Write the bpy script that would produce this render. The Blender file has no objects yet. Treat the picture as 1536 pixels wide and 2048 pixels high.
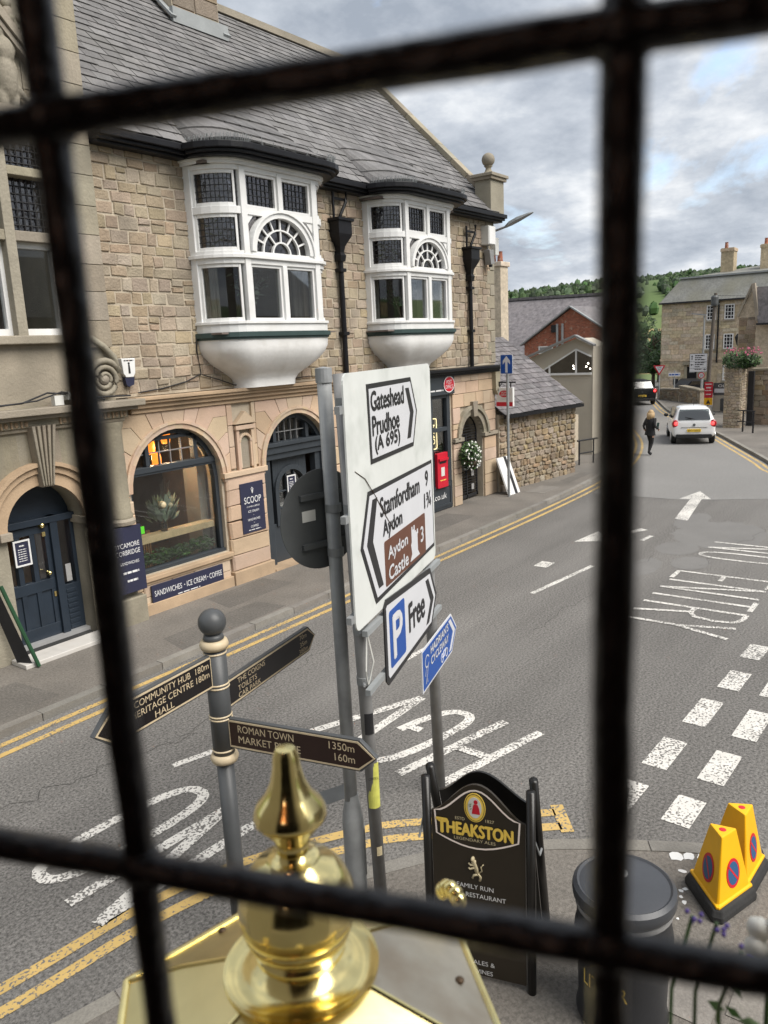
import bpy, bmesh, math, random
from mathutils import Matrix, Vector, noise
random.seed(7)
SC = bpy.context.scene
COL = SC.collection
PI = math.pi
R = math.radians
# ------------------------------------------------------------------ camera
cd = bpy.data.cameras.new('camera'); cam = bpy.data.objects.new('camera', cd); COL.objects.link(cam)
CM = ((0.5990666, 0.1913831, -0.7774906), (-0.7994264, 0.0882324, -0.5942495), (-0.0451295, 0.9775416, 0.2058538))
cam.matrix_world = Matrix(((*CM[0], 0.0), (*CM[1], 0.0), (*CM[2], 4.4), (0, 0, 0, 1)))
cd.sensor_fit = 'VERTICAL'; cd.sensor_height = 36.0; cd.sensor_width = 27.0; cd.lens = 27.42
cd.clip_start = 0.02; cd.clip_end = 6000
cd.dof.use_dof = True; cd.dof.focus_distance = 7.5; cd.dof.aperture_fstop = 5.6
SC.camera = cam
# ------------------------------------------------------------------ world: broken cloud over a Nishita sky
SUN_EL, SUN_AZ = 50.0, -84.0          # azimuth of the sun measured from +X towards +Y
W = bpy.data.worlds.new('World'); SC.world = W; W.use_nodes = True
nt = W.node_tree; nt.nodes.clear()
def N(t, tree=None, **k):
    n = (tree or nt).nodes.new(t)
    for a, b in k.items(): setattr(n, a, b)
    return n
out = N('ShaderNodeOutputWorld'); bg = N('ShaderNodeBackground'); bg.inputs[1].default_value = 0.13
sky = N('ShaderNodeTexSky', sky_type='NISHITA', sun_disc=False, sun_elevation=R(SUN_EL), sun_rotation=R(90 - SUN_AZ))
sky.air_density = 1.0; sky.dust_density = 2.0; sky.ozone_density = 1.0
tc = N('ShaderNodeTexCoord'); sep = N('ShaderNodeSeparateXYZ')
mx = N('ShaderNodeMath', operation='MAXIMUM'); mx.inputs[1].default_value = 0.0
ad = N('ShaderNodeMath', operation='ADD'); ad.inputs[1].default_value = 0.3
dv = N('ShaderNodeVectorMath', operation='DIVIDE'); cmb = N('ShaderNodeCombineXYZ')
L = nt.links.new
L(tc.outputs['Generated'], sep.inputs[0]); L(sep.outputs[2], mx.inputs[0]); L(mx.outputs[0], ad.inputs[0])
for i in range(3): L(ad.outputs[0], cmb.inputs[i])
L(tc.outputs['Generated'], dv.inputs[0]); L(cmb.outputs[0], dv.inputs[1])
n1 = N('ShaderNodeTexNoise'); n1.inputs['Scale'].default_value = 1.5; n1.inputs['Detail'].default_value = 9; n1.inputs['Roughness'].default_value = 0.56; n1.inputs['Distortion'].default_value = 0.35
n2 = N('ShaderNodeTexNoise'); n2.inputs['Scale'].default_value = 2.6; n2.inputs['Detail'].default_value = 8; n2.inputs['Roughness'].default_value = 0.6
off = N('ShaderNodeVectorMath', operation='ADD'); off.inputs[1].default_value = (3.7, 1.3, 0.4)
L(dv.outputs[0], off.inputs[0]); L(off.outputs[0], n1.inputs['Vector'])
off2 = N('ShaderNodeVectorMath', operation='ADD'); off2.inputs[1].default_value = (9.1, 5.2, 2.0)
L(dv.outputs[0], off2.inputs[0]); L(off2.outputs[0], n2.inputs['Vector'])
r1 = N('ShaderNodeValToRGB'); r1.color_ramp.elements[0].position = 0.30; r1.color_ramp.elements[1].position = 0.40
L(n1.outputs[0], r1.inputs[0])
r2 = N('ShaderNodeValToRGB'); e = r2.color_ramp.elements
e[0].position = 0.36; e[0].color = (3.0, 3.07, 3.15, 1); e[1].position = 0.66; e[1].color = (1.2, 1.36, 1.6, 1)
m = r2.color_ramp.elements.new(0.5); m.color = (1.95, 2.1, 2.32, 1)
L(n2.outputs[0], r2.inputs[0])
mix = N('ShaderNodeMix', data_type='RGBA'); L(r1.outputs[0], mix.inputs[0]); L(sky.outputs[0], mix.inputs[6]); L(r2.outputs[0], mix.inputs[7])
L(mix.outputs[2], bg.inputs[0]); L(bg.outputs[0], out.inputs[0])
sd = bpy.data.lights.new('sun', 'SUN'); sd.energy = 2.0; sd.angle = R(45); sd.color = (1.0, 0.95, 0.88)
so = bpy.data.objects.new('sun', sd); COL.objects.link(so)
sv = Vector((math.cos(R(SUN_EL)) * math.cos(R(SUN_AZ)), math.cos(R(SUN_EL)) * math.sin(R(SUN_AZ)), math.sin(R(SUN_EL))))
so.rotation_euler = sv.to_track_quat('Z', 'Y').to_euler(); so.location = (0, -5, 20)
SC.view_settings.view_transform = 'Standard'; SC.view_settings.look = 'None'; SC.view_settings.exposure = 1.33; SC.view_settings.gamma = 1.0
SC.render.engine = 'CYCLES'
SC.cycles.use_denoising = True
SC.cycles.max_bounces = 6; SC.cycles.transparent_max_bounces = 12; SC.cycles.caustics_reflective = False; SC.cycles.caustics_refractive = False
SC.cycles.sample_clamp_indirect = 6.0

# ------------------------------------------------------------------ materials
MATS = {}
def srgb(r, g, b):
    f = lambda c: ((c / 255 + .055) / 1.055) ** 2.4 if c > 10 else c / 255 / 12.92
    return (f(r), f(g), f(b))
def mat(name, base, var=.12, scale=3., rough=.8, metal=0., bump=0., bscale=25., piece=0., spec=.4, col2=None, grain=0., gscale=150., stain=None, sscale=.6, coat=0.):
    """procedural surface: world-position noise between two tones, optional piece-to-piece tone, fine grain, stains and relief"""
    mt = bpy.data.materials.new(name); mt.use_nodes = True; t = mt.node_tree; b = t.nodes['Principled BSDF']
    ln = t.links.new
    g = N('ShaderNodeNewGeometry', t)
    no = N('ShaderNodeTexNoise', t); no.inputs['Scale'].default_value = scale; no.inputs['Detail'].default_value = 6; no.inputs['Roughness'].default_value = .6
    ln(g.outputs['Position'], no.inputs['Vector'])
    rp = N('ShaderNodeValToRGB', t); rp.color_ramp.elements[0].position = .3; rp.color_ramp.elements[1].position = .7
    c2 = col2 or base
    rp.color_ramp.elements[0].color = (*[c * (1 - var) for c in base], 1); rp.color_ramp.elements[1].color = (*[min(1, c * (1 + var)) for c in c2], 1)
    ln(no.outputs[0], rp.inputs[0]); cur = rp.outputs[0]
    def mul(cur, fac, lo, hi):
        mr = N('ShaderNodeMapRange', t); mr.inputs[3].default_value = lo; mr.inputs[4].default_value = hi; ln(fac, mr.inputs[0])
        x = N('ShaderNodeVectorMath', t, operation='SCALE'); ln(cur, x.inputs[0]); ln(mr.outputs[0], x.inputs['Scale']); return x.outputs[0]
    if piece:
        oi = N('ShaderNodeObjectInfo', t); a = N('ShaderNodeMath', t, operation='ADD'); ln(oi.outputs['Random'], a.inputs[0]); ln(g.outputs['Random Per Island'], a.inputs[1])
        w = N('ShaderNodeTexWhiteNoise', t, noise_dimensions='1D'); ln(a.outputs[0], w.inputs['W'])
        cur = mul(cur, w.outputs['Value'], 1 - piece, 1 + piece)
        s = N('ShaderNodeSeparateColor', t); ln(w.outputs['Color'], s.inputs[0])
        hs = N('ShaderNodeHueSaturation', t); mr = N('ShaderNodeMapRange', t); mr.inputs[3].default_value = .485; mr.inputs[4].default_value = .515
        ln(s.outputs[1], mr.inputs[0]); ln(mr.outputs[0], hs.inputs['Hue']); 
        mr2 = N('ShaderNodeMapRange', t); mr2.inputs[3].default_value = 1 - piece * 1.3; mr2.inputs[4].default_value = 1 + piece; ln(s.outputs[2], mr2.inputs[0]); ln(mr2.outputs[0], hs.inputs['Saturation'])
        ln(cur, hs.inputs['Color']); cur = hs.outputs[0]
    if grain:
        n3 = N('ShaderNodeTexNoise', t); n3.inputs['Scale'].default_value = gscale; n3.inputs['Detail'].default_value = 5; n3.inputs['Roughness'].default_value = .75; ln(g.outputs['Position'], n3.inputs['Vector'])
        mr = N('ShaderNodeMapRange', t); mr.inputs[1].default_value = .32; mr.inputs[2].default_value = .68; ln(n3.outputs[0], mr.inputs[0])
        cur = mul(cur, mr.outputs[0], 1 - grain, 1 + grain)
    if stain:
        n4 = N('ShaderNodeTexNoise', t); n4.inputs['Scale'].default_value = sscale; n4.inputs['Detail'].default_value = 5; ln(g.outputs['Position'], n4.inputs['Vector'])
        r4 = N('ShaderNodeMapRange', t); r4.inputs[1].default_value = .48; r4.inputs[2].default_value = .72; r4.inputs[4].default_value = stain[3] if len(stain) > 3 else .7; ln(n4.outputs[0], r4.inputs[0])
        mm = N('ShaderNodeMix', t, data_type='RGBA'); ln(r4.outputs[0], mm.inputs[0]); ln(cur, mm.inputs[6]); mm.inputs[7].default_value = (*stain[:3], 1); cur = mm.outputs[2]
    ln(cur, b.inputs['Base Color'])
    b.inputs['Roughness'].default_value = rough; b.inputs['Metallic'].default_value = metal; b.inputs['Specular IOR Level'].default_value = spec
    if coat: b.inputs['Coat Weight'].default_value = coat; b.inputs['Coat Roughness'].default_value = .08
    if bump:
        n5 = N('ShaderNodeTexNoise', t); n5.inputs['Scale'].default_value = bscale; n5.inputs['Detail'].default_value = 5; ln(g.outputs['Position'], n5.inputs['Vector'])
        bp = N('ShaderNodeBump', t); bp.inputs['Strength'].default_value = min(1, bump); bp.inputs['Distance'].default_value = .02; ln(n5.outputs[0], bp.inputs['Height']); ln(bp.outputs[0], b.inputs['Normal'])
    MATS[name] = mt
    return mt
def worn(name, base, under, amount=.5, scale=38.):
    """road paint with the chippings showing through"""
    mt = mat(name, base, .1, 4, .75); t = mt.node_tree; b = t.nodes['Principled BSDF']; ln = t.links.new
    src = b.inputs['Base Color'].links[0].from_socket
    g = N('ShaderNodeNewGeometry', t); n = N('ShaderNodeTexNoise', t); n.inputs['Scale'].default_value = scale; n.inputs['Detail'].default_value = 3; ln(g.outputs['Position'], n.inputs['Vector'])
    n2 = N('ShaderNodeTexNoise', t); n2.inputs['Scale'].default_value = 1.3; ln(g.outputs['Position'], n2.inputs['Vector'])
    a = N('ShaderNodeMath', t, operation='MULTIPLY_ADD'); ln(n2.outputs[0], a.inputs[0]); a.inputs[1].default_value = .35; ln(n.outputs[0], a.inputs[2])
    mr = N('ShaderNodeMapRange', t); mr.inputs[1].default_value = .68 + .16 * (1 - amount) - .06; mr.inputs[2].default_value = mr.inputs[1].default_value + .05; ln(a.outputs[0], mr.inputs[0])
    mm = N('ShaderNodeMix', t, data_type='RGBA'); ln(mr.outputs[0], mm.inputs[0]); ln(src, mm.inputs[6]); mm.inputs[7].default_value = (*under, 1); ln(mm.outputs[2], b.inputs['Base Color'])
    return mt
def emit(name, colr, strength):
    mt = bpy.data.materials.new(name); mt.use_nodes = True; t = mt.node_tree; b = t.nodes['Principled BSDF']
    b.inputs['Base Color'].default_value = (*colr, 1); b.inputs['Emission Color'].default_value = (*colr, 1); b.inputs['Emission Strength'].default_value = strength; b.inputs['Roughness'].default_value = .4
    MATS[name] = mt; return mt
def glass(name, tint=(.8, .85, .85), gloss=.18, rough=.02, wavy=0.):
    mt = bpy.data.materials.new(name); mt.use_nodes = True; t = mt.node_tree; t.nodes.clear(); ln = t.links.new
    o = N('ShaderNodeOutputMaterial', t); tr = N('ShaderNodeBsdfTransparent', t); tr.inputs[0].default_value = (*tint, 1)
    gl = N('ShaderNodeBsdfGlossy', t); gl.inputs['Roughness'].default_value = rough; fr = N('ShaderNodeFresnel', t); fr.inputs[0].default_value = 1.5
    a = N('ShaderNodeMath', t, operation='MULTIPLY_ADD', use_clamp=True); a.inputs[1].default_value = .6; a.inputs[2].default_value = gloss; ln(fr.outputs[0], a.inputs[0])
    mx = N('ShaderNodeMixShader', t); ln(a.outputs[0], mx.inputs[0]); ln(tr.outputs[0], mx.inputs[1]); ln(gl.outputs[0], mx.inputs[2]); ln(mx.outputs[0], o.inputs[0])
    if wavy:
        g = N('ShaderNodeNewGeometry', t); n = N('ShaderNodeTexNoise', t); n.inputs['Scale'].default_value = 9; ln(g.outputs['Position'], n.inputs['Vector'])
        bp = N('ShaderNodeBump', t); bp.inputs['Strength'].default_value = wavy; bp.inputs['Distance'].default_value = .02; ln(n.outputs[0], bp.inputs['Height']); ln(bp.outputs[0], gl.inputs['Normal'])
    MATS[name] = mt; return mt
def clear(name):
    mt = bpy.data.materials.new(name); mt.use_nodes = True; t = mt.node_tree; t.nodes.clear()
    o = N('ShaderNodeOutputMaterial', t); tr = N('ShaderNodeBsdfTransparent', t); t.links.new(tr.outputs[0], o.inputs[0]); MATS[name] = mt; return mt
ASPH = (.15, .143, .134)
mat('asphalt', ASPH, .10, .35, .9, grain=.8, gscale=34, bump=.5, bscale=110, stain=(.185, .178, .168, .5), sscale=.25)
mat('pavement_patch', (.125, .115, .103), .12, 2, .92, grain=.4, gscale=30, bump=.3, bscale=80)
mat('asphalt_patch', (.168, .163, .156), .08, 1, .9, grain=.3, gscale=120, bump=.3, bscale=150)
mat('asphalt_far', (.2, .195, .187), .06, .3, .9, grain=.35, gscale=30, bump=.3, bscale=120)
_t = MATS['asphalt'].node_tree; _b = _t.nodes['Principled BSDF']; _src = _b.inputs['Base Color'].links[0].from_socket; _g = N('ShaderNodeNewGeometry', _t); _mp = N('ShaderNodeMapping', _t); _mp.inputs['Scale'].default_value = (.07, .9, 1); _n = N('ShaderNodeTexNoise', _t); _n.inputs['Scale'].default_value = 1.0; _n.inputs['Detail'].default_value = 4; _mr = N('ShaderNodeMapRange', _t); _mr.inputs[1].default_value = .3; _mr.inputs[2].default_value = .7; _mr.inputs[3].default_value = .8; _mr.inputs[4].default_value = 1.2; _x = N('ShaderNodeVectorMath', _t, operation='SCALE')
for _a, _c in ((_g.outputs['Position'], _mp.inputs[0]), (_mp.outputs[0], _n.inputs['Vector']), (_n.outputs[0], _mr.inputs[0]), (_src, _x.inputs[0]), (_mr.outputs[0], _x.inputs['Scale']), (_x.outputs[0], _b.inputs['Base Color'])): _t.links.new(_a, _c)
mat('pavement', (.165, .15, .132), .16, .9, .92, grain=.4, gscale=30, bump=.4, bscale=80, stain=(.105, .098, .088, .6), sscale=.8)
mat('kerb', (.21, .197, .176), .15, 3, .9, grain=.2, gscale=60, bump=.3, bscale=40, piece=.12)
worn('white_paint_road', (.62, .60, .56), ASPH, .5)
worn('yellow_paint_road', (.52, .36, .13), ASPH, .32)
mat('stone_tan', (.34, .275, .2), .16, 2.2, .92, grain=.2, gscale=45, bump=.8, bscale=30, piece=.15, stain=(.17, .142, .112, .6), sscale=1.4)
mat('stone_brown', (.27, .212, .145), .2, 3, .92, grain=.2, gscale=45, bump=.9, bscale=26, piece=.24, stain=(.14, .11, .08, .45), sscale=1.6)
mat('mortar', (.43, .37, .285), .14, 4, .95, grain=.15, gscale=60, bump=.5, bscale=50)
mat('ashlar', (.5, .375, .27), .1, 1.5, .9, grain=.1, gscale=60, bump=.3, bscale=30, piece=.1, stain=(.36, .265, .18, .5), sscale=1.0)
mat('ashlar_trim', (.42, .305, .2), .12, 2, .9, grain=.1, gscale=60, bump=.3, bscale=30, stain=(.25, .19, .13, .5), sscale=1.4)
mat('stone_grey', (.29, .255, .195), .16, 1.6, .92, grain=.14, gscale=50, bump=.45, bscale=25, piece=.1, stain=(.16, .145, .11, .6), sscale=.9)
mat('stone_far', (.46, .38, .275), .16, 1.5, .92, grain=.25, gscale=6, piece=.15)
mat('joint', (.05, .042, .035), .1, 5, .95)
mat('slate', (.15, .145, .145), .2, 2.5, .75, grain=.25, gscale=30, bump=.6, bscale=35, piece=.24, stain=(.17, .165, .155, .45), sscale=.9)
mat('slate_purple', (.135, .126, .13), .25, 6, .8, grain=.35, gscale=5, bump=.4, bscale=12, piece=.22, stain=(.2, .18, .18, .5), sscale=1.5)
mat('lead', (.27, .285, .29), .15, 2, .55, bump=.2, bscale=12)
mat('black_paint', (.009, .009, .011), .2, 4, .42, bump=.1, bscale=30, spec=.25)
mat('black_matt', (.016, .016, .018), .2, 4, .7)
mat('white_wood', (.72, .72, .71), .05, 3, .45, bump=.15, bscale=40, stain=(.55, .54, .5, .35), sscale=2.5)
mat('white_plaster', (.78, .775, .76), .06, 2, .7, bump=.25, bscale=9, stain=(.6, .58, .54, .6), sscale=2.2)
mat('green_band', (.035, .06, .058), .1, 3, .5)
mat('navy_paint', (.018, .027, .04), .15, 3, .42, bump=.1, bscale=20)
mat('shop_paint', (.036, .043, .051), .1, 3, .45)
mat('navy_sign', (.028, .03, .06), .06, 3, .4)
mat('sign_letter', (.7, .7, .7), .03, 3, .6)
mat('interior', (.17, .14, .125), .3, 1.2, .9)
mat('interior_wood', (.3, .19, .1), .2, 6, .6)
mat('curtain', (.3, .28, .24), .1, 3, .9)
mat('pine', (.66, .5, .28), .15, 7, .6)
mat('came', (.02, .02, .022), .1, 4, .6)
glass('pane_glass', (.93, .95, .95), .015)
glass('leaded_glass', (.3, .27, .3), .1, .12, .6)
glass('car_glass', (.1, .12, .12), .14)
clear('clear_glass')
mat('galvanised', (.27, .28, .285), .16, 6, .55, metal=.1, bump=.08, bscale=40, stain=(.28, .29, .29, .5), sscale=5)
mat('grey_post', (.25, .25, .25), .12, 5, .5, metal=.1, stain=(.17, .165, .16, .5), sscale=7)
mat('sign_back', (.085, .09, .092), .15, 3, .55, metal=.2)
mat('board_white', (.66, .68, .66), .05, 3, .42, stain=(.4, .43, .4, .55), sscale=3.5)
mat('plate_white', (.62, .63, .66), .03, 4, .35)
mat('sign_black', (.022, .022, .024), .1, 4, .4)
mat('sign_brown', (.125, .05, .03), .06, 4, .4)
mat('sign_blue', (.012, .075, .33), .06, 4, .35)
mat('sign_red', (.5, .012, .03), .05, 4, .4)
mat('finger_dark', (.014, .012, .013), .2, 3, .3)
mat('finger_brown', (.03, .015, .012), .2, 3, .35)
mat('finger_grey', (.072, .076, .08), .1, 4, .42)
mat('finger_gold', (.56, .46, .31), .12, 8, .45)
mat('brass', (.92, .76, .35), .12, 5, .17, metal=1., bump=.05, bscale=14, stain=(.5, .35, .12, .5), sscale=9)
mat('brass_sheet', (.9, .76, .38), .1, 4, .32, metal=1., bump=.05, bscale=9, stain=(.5, .4, .16, .4), sscale=5)
mat('brass_grey_reflect', (.42, .39, .33), .2, 5, .5, metal=.6, bump=.1, bscale=20, stain=(.26, .2, .14, .6), sscale=9)  # weathered brass roof panel; its grey reflection is put into the colour
mat('rivet', (.12, .08, .05), .2, 9, .5, metal=.6)
mat('bin_plastic', (.022, .023, .026), .15, 4, .42, bump=.05, bscale=60)
mat('bin_lid', (.05, .053, .06), .1, 4, .38, bump=.05, bscale=60)
mat('steel_plate', (.55, .55, .55), .05, 4, .35, metal=.5)
mat('cone_yellow', (.85, .45, .008), .06, 4, .42)
mat('cone_red', (.55, .02, .03), .06, 4, .45)
mat('cone_blue', (.03, .1, .22), .06, 4, .45)
mat('rubber', (.03, .03, .03), .25, 5, .85, bump=.2, bscale=40)
mat('aboard', (.012, .011, .01), .15, 3, .3, bump=.03, bscale=15)
mat('aboard_panel', (.026, .02, .013), .15, 2, .28)
mat('gold_letter', (.8, .56, .1), .1, 6, .45)
mat('pale_gold', (.55, .47, .3), .12, 12, .5)
mat('pink_line', (.8, .7, .64), .05, 4, .5)
mat('lead_bar', (.026, .026, .03), .35, 60, .36, bump=.3, bscale=70, spec=.6)
mat('room_dark', (.035, .03, .026), .2, 1, .9)
mat('render_cream', (.44, .4, .33), .06, 1, .9, bump=.15, bscale=20)
mat('roof_far', (.21, .21, .195), .2, 1.2, .85, grain=.25, gscale=8, stain=(.2, .19, .13, .5), sscale=.5)
mat('car_white', (.78, .78, .78), .02, 2, .22, coat=.8, spec=.5)
mat('car_black', (.01, .01, .012), .1, 2, .5, spec=.2)
mat('car_trim', (.014, .014, .015), .1, 4, .55)
mat('tyre', (.016, .016, .016), .15, 8, .85)
mat('tail_light', (.35, .01, .015), .1, 6, .2, coat=.6)
emit('tail_lit', (1., .05, .05), 1.2)
mat('number_yellow', (.75, .5, .05), .04, 4, .45)
mat('cloth_black', (.012, .012, .014), .2, 10, .85)
mat('skin', (.5, .3, .22), .06, 10, .6)
mat('hair_blonde', (.4, .28, .15), .2, 30, .6)
mat('folder_green', (.02, .12, .1), .1, 5, .5)
mat('bark', (.09, .07, .05), .2, 8, .9, bump=.5, bscale=20)
mat('leaf', (.05, .095, .03), .3, 3, .6, piece=.35)
mat('leaf_dark', (.028, .055, .02), .3, 2, .7, piece=.35)
mat('leaf_grey', (.22, .27, .2), .2, 4, .6, piece=.25)
mat('petal_white', (.85, .85, .8), .05, 8, .6)
mat('petal_pink', (.5, .12, .2), .2, 8, .6)
mat('petal_purple', (.12, .08, .35), .2, 8, .6)
mat('wood_far', (.075, .11, .055), .35, .02, .9, piece=.3, col2=(.05, .085, .035))  # leaf colour lightened: the far hill's haze is put into it
mat('pole_wood', (.11, .095, .08), .2, 6, .85)
mat('paper', (.6, .6, .57), .05, 5, .7)
mat('sticker_yellow', (.55, .55, .12), .12, 20, .6)
mat('green_sticker', (.1, .55, .03), .05, 4, .5)
mat('marble', (.55, .53, .5), .12, 4, .5, stain=(.4, .37, .33, .6), sscale=4)
mat('green_pole', (.015, .06, .025), .1, 5, .5)
emit('amber_lamp', (1.0, .27, .03), .75); emit('bulb', (1., .75, .3), 14.); emit('neon_yellow', (1., .85, .45), .5); emit('lamp_white', (1., .93, .8), 5.)
# ------------------------------------------------------------------ geometry helpers
CAMP = Vector((0, 0, 4.4))
class MB:
    def __init__(s): s.v = []; s.f = []
    def add(s, vs, fs):
        o = len(s.v); s.v += [tuple(x) for x in vs]; s.f += [tuple(i + o for i in f) for f in fs]; return s
    def box(s, x0, x1, y0, y1, z0, z1):
        return s.add([(x0, y0, z0), (x1, y0, z0), (x1, y1, z0), (x0, y1, z0), (x0, y0, z1), (x1, y0, z1), (x1, y1, z1), (x0, y1, z1)],
                     [(0, 3, 2, 1), (4, 5, 6, 7), (0, 1, 5, 4), (1, 2, 6, 5), (2, 3, 7, 6), (3, 0, 4, 7)])
    def prism(s, poly, P, d0, d1):
        """polygon (s,t) in the frame P(s,t,d), from depth d0 to d1"""
        a = sum(poly[i][0] * poly[(i + 1) % len(poly)][1] - poly[(i + 1) % len(poly)][0] * poly[i][1] for i in range(len(poly)))
        if a < 0: poly = poly[::-1]
        n = len(poly)
        return s.add([P(x, y, d0) for x, y in poly] + [P(x, y, d1) for x, y in poly],
                     [tuple(range(n - 1, -1, -1)), tuple(range(n, 2 * n))] + [(i, (i + 1) % n, n + (i + 1) % n, n + i) for i in range(n)])
    def ring(s, outer, inner, P, d0, d1):
        """frame between two polygons of the same count"""
        n = len(outer); V = [P(x, y, d1) for x, y in outer] + [P(x, y, d1) for x, y in inner] + [P(x, y, d0) for x, y in outer] + [P(x, y, d0) for x, y in inner]
        F = []
        for i in range(n):
            j = (i + 1) % n
            F += [(i, j, n + j, n + i), (2 * n + j, 2 * n + i, 3 * n + i, 3 * n + j), (2 * n + i, 2 * n + j, j, i), (n + i, n + j, 3 * n + j, 3 * n + i)]
        return s.add(V, F)
    def lathe(s, prof, c=(0, 0, 0), seg=24, M=None):
        V = []; F = []; n = len(prof)
        for k in range(seg):
            a = 2 * PI * k / seg
            for r, z in prof:
                p = Vector((r * math.cos(a), r * math.sin(a), z))
                if M: p = M @ p
                V.append((p[0] + c[0], p[1] + c[1], p[2] + c[2]))
        for k in range(seg):
            j = (k + 1) % seg
            for i in range(n - 1): F.append((k * n + i, j * n + i, j * n + i + 1, k * n + i + 1))
        if prof[0][0] > 1e-4: F.append(tuple(k * n for k in range(seg))[::-1])
        if prof[-1][0] > 1e-4: F.append(tuple(k * n + n - 1 for k in range(seg)))
        return s.add(V, F)
    def tube(s, pts, r, seg=8, flat=1.0, up=(0, 0, 1)):
        pts = [Vector(p) for p in pts]; n = len(pts); rs = r if isinstance(r, (list, tuple)) else [r] * n; V = []; F = []
        for i, p in enumerate(pts):
            t = (pts[min(i + 1, n - 1)] - pts[max(i - 1, 0)]).normalized(); u = Vector(up)
            if abs(t.dot(u)) > .95: u = Vector((1, 0, 0)) if abs(t.x) < .9 else Vector((0, 1, 0))
            a = t.cross(u).normalized(); b = a.cross(t).normalized()
            for k in range(seg):
                w = 2 * PI * k / seg; q = p + a * (rs[i] * math.cos(w)) + b * (rs[i] * flat * math.sin(w)); V.append(tuple(q))
        for i in range(n - 1):
            for k in range(seg): F.append((i * seg + k, i * seg + (k + 1) % seg, (i + 1) * seg + (k + 1) % seg, (i + 1) * seg + k))
        F.append(tuple(range(seg))[::-1]); F.append(tuple(range((n - 1) * seg, n * seg)))
        return s.add(V, F)
    def bar(s, a, b, w, h=None):
        """square bar from a to b"""
        a = Vector(a); b = Vector(b); t = (b - a).normalized(); u = Vector((0, 0, 1)) if abs(t.z) < .95 else Vector((0, 1, 0))
        p = t.cross(u).normalized() * w / 2; q = p.cross(t).normalized() * (h or w) / 2
        V = [a - p - q, a + p - q, a + p + q, a - p + q, b - p - q, b + p - q, b + p + q, b - p + q]
        return s.add(V, [(0, 3, 2, 1), (4, 5, 6, 7), (0, 1, 5, 4), (1, 2, 6, 5), (2, 3, 7, 6), (3, 0, 4, 7)])
    def sphere(s, c, r, seg=14, rings=9, sx=1, sy=1, sz=1, rough=0.):
        V = []; F = []
        for i in range(rings + 1):
            th = PI * i / rings
            for k in range(seg):
                a = 2 * PI * k / seg; q = 1 + (random.uniform(-rough, rough) if rough else 0)
                V.append((c[0] + r * sx * q * math.sin(th) * math.cos(a), c[1] + r * sy * q * math.sin(th) * math.sin(a), c[2] - r * sz * q * math.cos(th)))
        for i in range(rings):
            for k in range(seg): F.append((i * seg + k, i * seg + (k + 1) % seg, (i + 1) * seg + (k + 1) % seg, (i + 1) * seg + k))
        return s.add(V, F)
    def sweep(s, pts, z0, z1, o, i, nrm=None):
        """upright wall along plan points: outward offset o, inward offset i (outward is to the right of travel)"""
        n = len(pts); V = []
        for k in range(n):
            a = Vector(pts[max(k - 1, 0)]); b = Vector(pts[min(k + 1, n - 1)]); t = (b - a).normalized(); nn = Vector((t.y, -t.x)); p = Vector(pts[k])
            A = p + nn * o; B = p - nn * i
            V += [(A.x, A.y, z0), (A.x, A.y, z1), (B.x, B.y, z1), (B.x, B.y, z0)]
        F = [(3, 2, 1, 0), tuple(4 * (n - 1) + q for q in (0, 1, 2, 3))]
        for k in range(n - 1):
            for q in range(4): F.append((4 * k + q, 4 * k + (q + 1) % 4, 4 * k + 4 + (q + 1) % 4, 4 * k + 4 + q))
        return s.add(V, F)
    def mesh(s, name):
        me = bpy.data.meshes.new(name); me.from_pydata(s.v, [], s.f); me.update(); return me
def mesh_obj(name, me, m, parent=None, local=False, smooth=False, bevel=0., bseg=2):
    o = bpy.data.objects.new(name, me); COL.objects.link(o)
    if m:
        me.materials.clear(); me.materials.append(MATS[m])
    if parent is not None:
        o.parent = parent
        if not local: o.matrix_parent_inverse = parent_matrix(parent).inverted()
    if smooth:
        for p in me.polygons: p.use_smooth = True
    if bevel:
        b = o.modifiers.new('bevel', 'BEVEL'); b.width = bevel; b.segments = bseg; b.limit_method = 'ANGLE'
    return o
def parent_matrix(p):
    m = p.matrix_basis.copy()
    while p.parent:
        m = p.parent.matrix_basis @ p.matrix_parent_inverse @ m if False else parent_matrix(p.parent) @ p.matrix_parent_inverse @ p.matrix_basis; break
    return m
def ob(name, mb, m, parent=None, local=False, smooth=False, bevel=0., fix=True, **props):
    me = mb.mesh(name)
    if fix:
        bm = bmesh.new(); bm.from_mesh(me); bmesh.ops.recalc_face_normals(bm, faces=bm.faces); bm.to_mesh(me); bm.free()
    o = mesh_obj(name, me, m, parent, local, smooth, bevel)
    for k, v in props.items(): o[k] = v
    return o
def smooth_angle(o, ang=40):
    for p in o.data.polygons: p.use_smooth = True
    try: o.data.set_sharp_from_angle(angle=R(ang))
    except Exception: pass
    return o
def thing(name, label, cat, loc=(0, 0, 0), rz=0., group=None):
    o = bpy.data.objects.new(name, None); COL.objects.link(o); o.location = loc; o.rotation_euler = (0, 0, rz); o.empty_display_size = .2
    o.matrix_basis = Matrix.Translation(loc) @ Matrix.Rotation(rz, 4, 'Z')
    o['label'] = label; o['category'] = cat
    if group: o['group'] = group
    return o
def tag(o, label, cat, group=None):
    o['label'] = label; o['category'] = cat
    if group: o['group'] = group
    return o
def structure(o): o['kind'] = 'structure'; return o
def frame(o, ang):
    """upright frame: s along heading ang, t up, d towards the viewer side"""
    a = R(ang); c, sn = math.cos(a), math.sin(a)
    return lambda s, t, d=0.: (o[0] + s * c + d * sn, o[1] + s * sn - d * c, o[2] + t)
FAC = frame((0, 11.05, 0), 0)         # the street front of the shop: s = x, t = z, d = out of the wall
def rect(x0, x1, z0, z1): return [(x0, z0), (x1, z0), (x1, z1), (x0, z1)]
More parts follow.
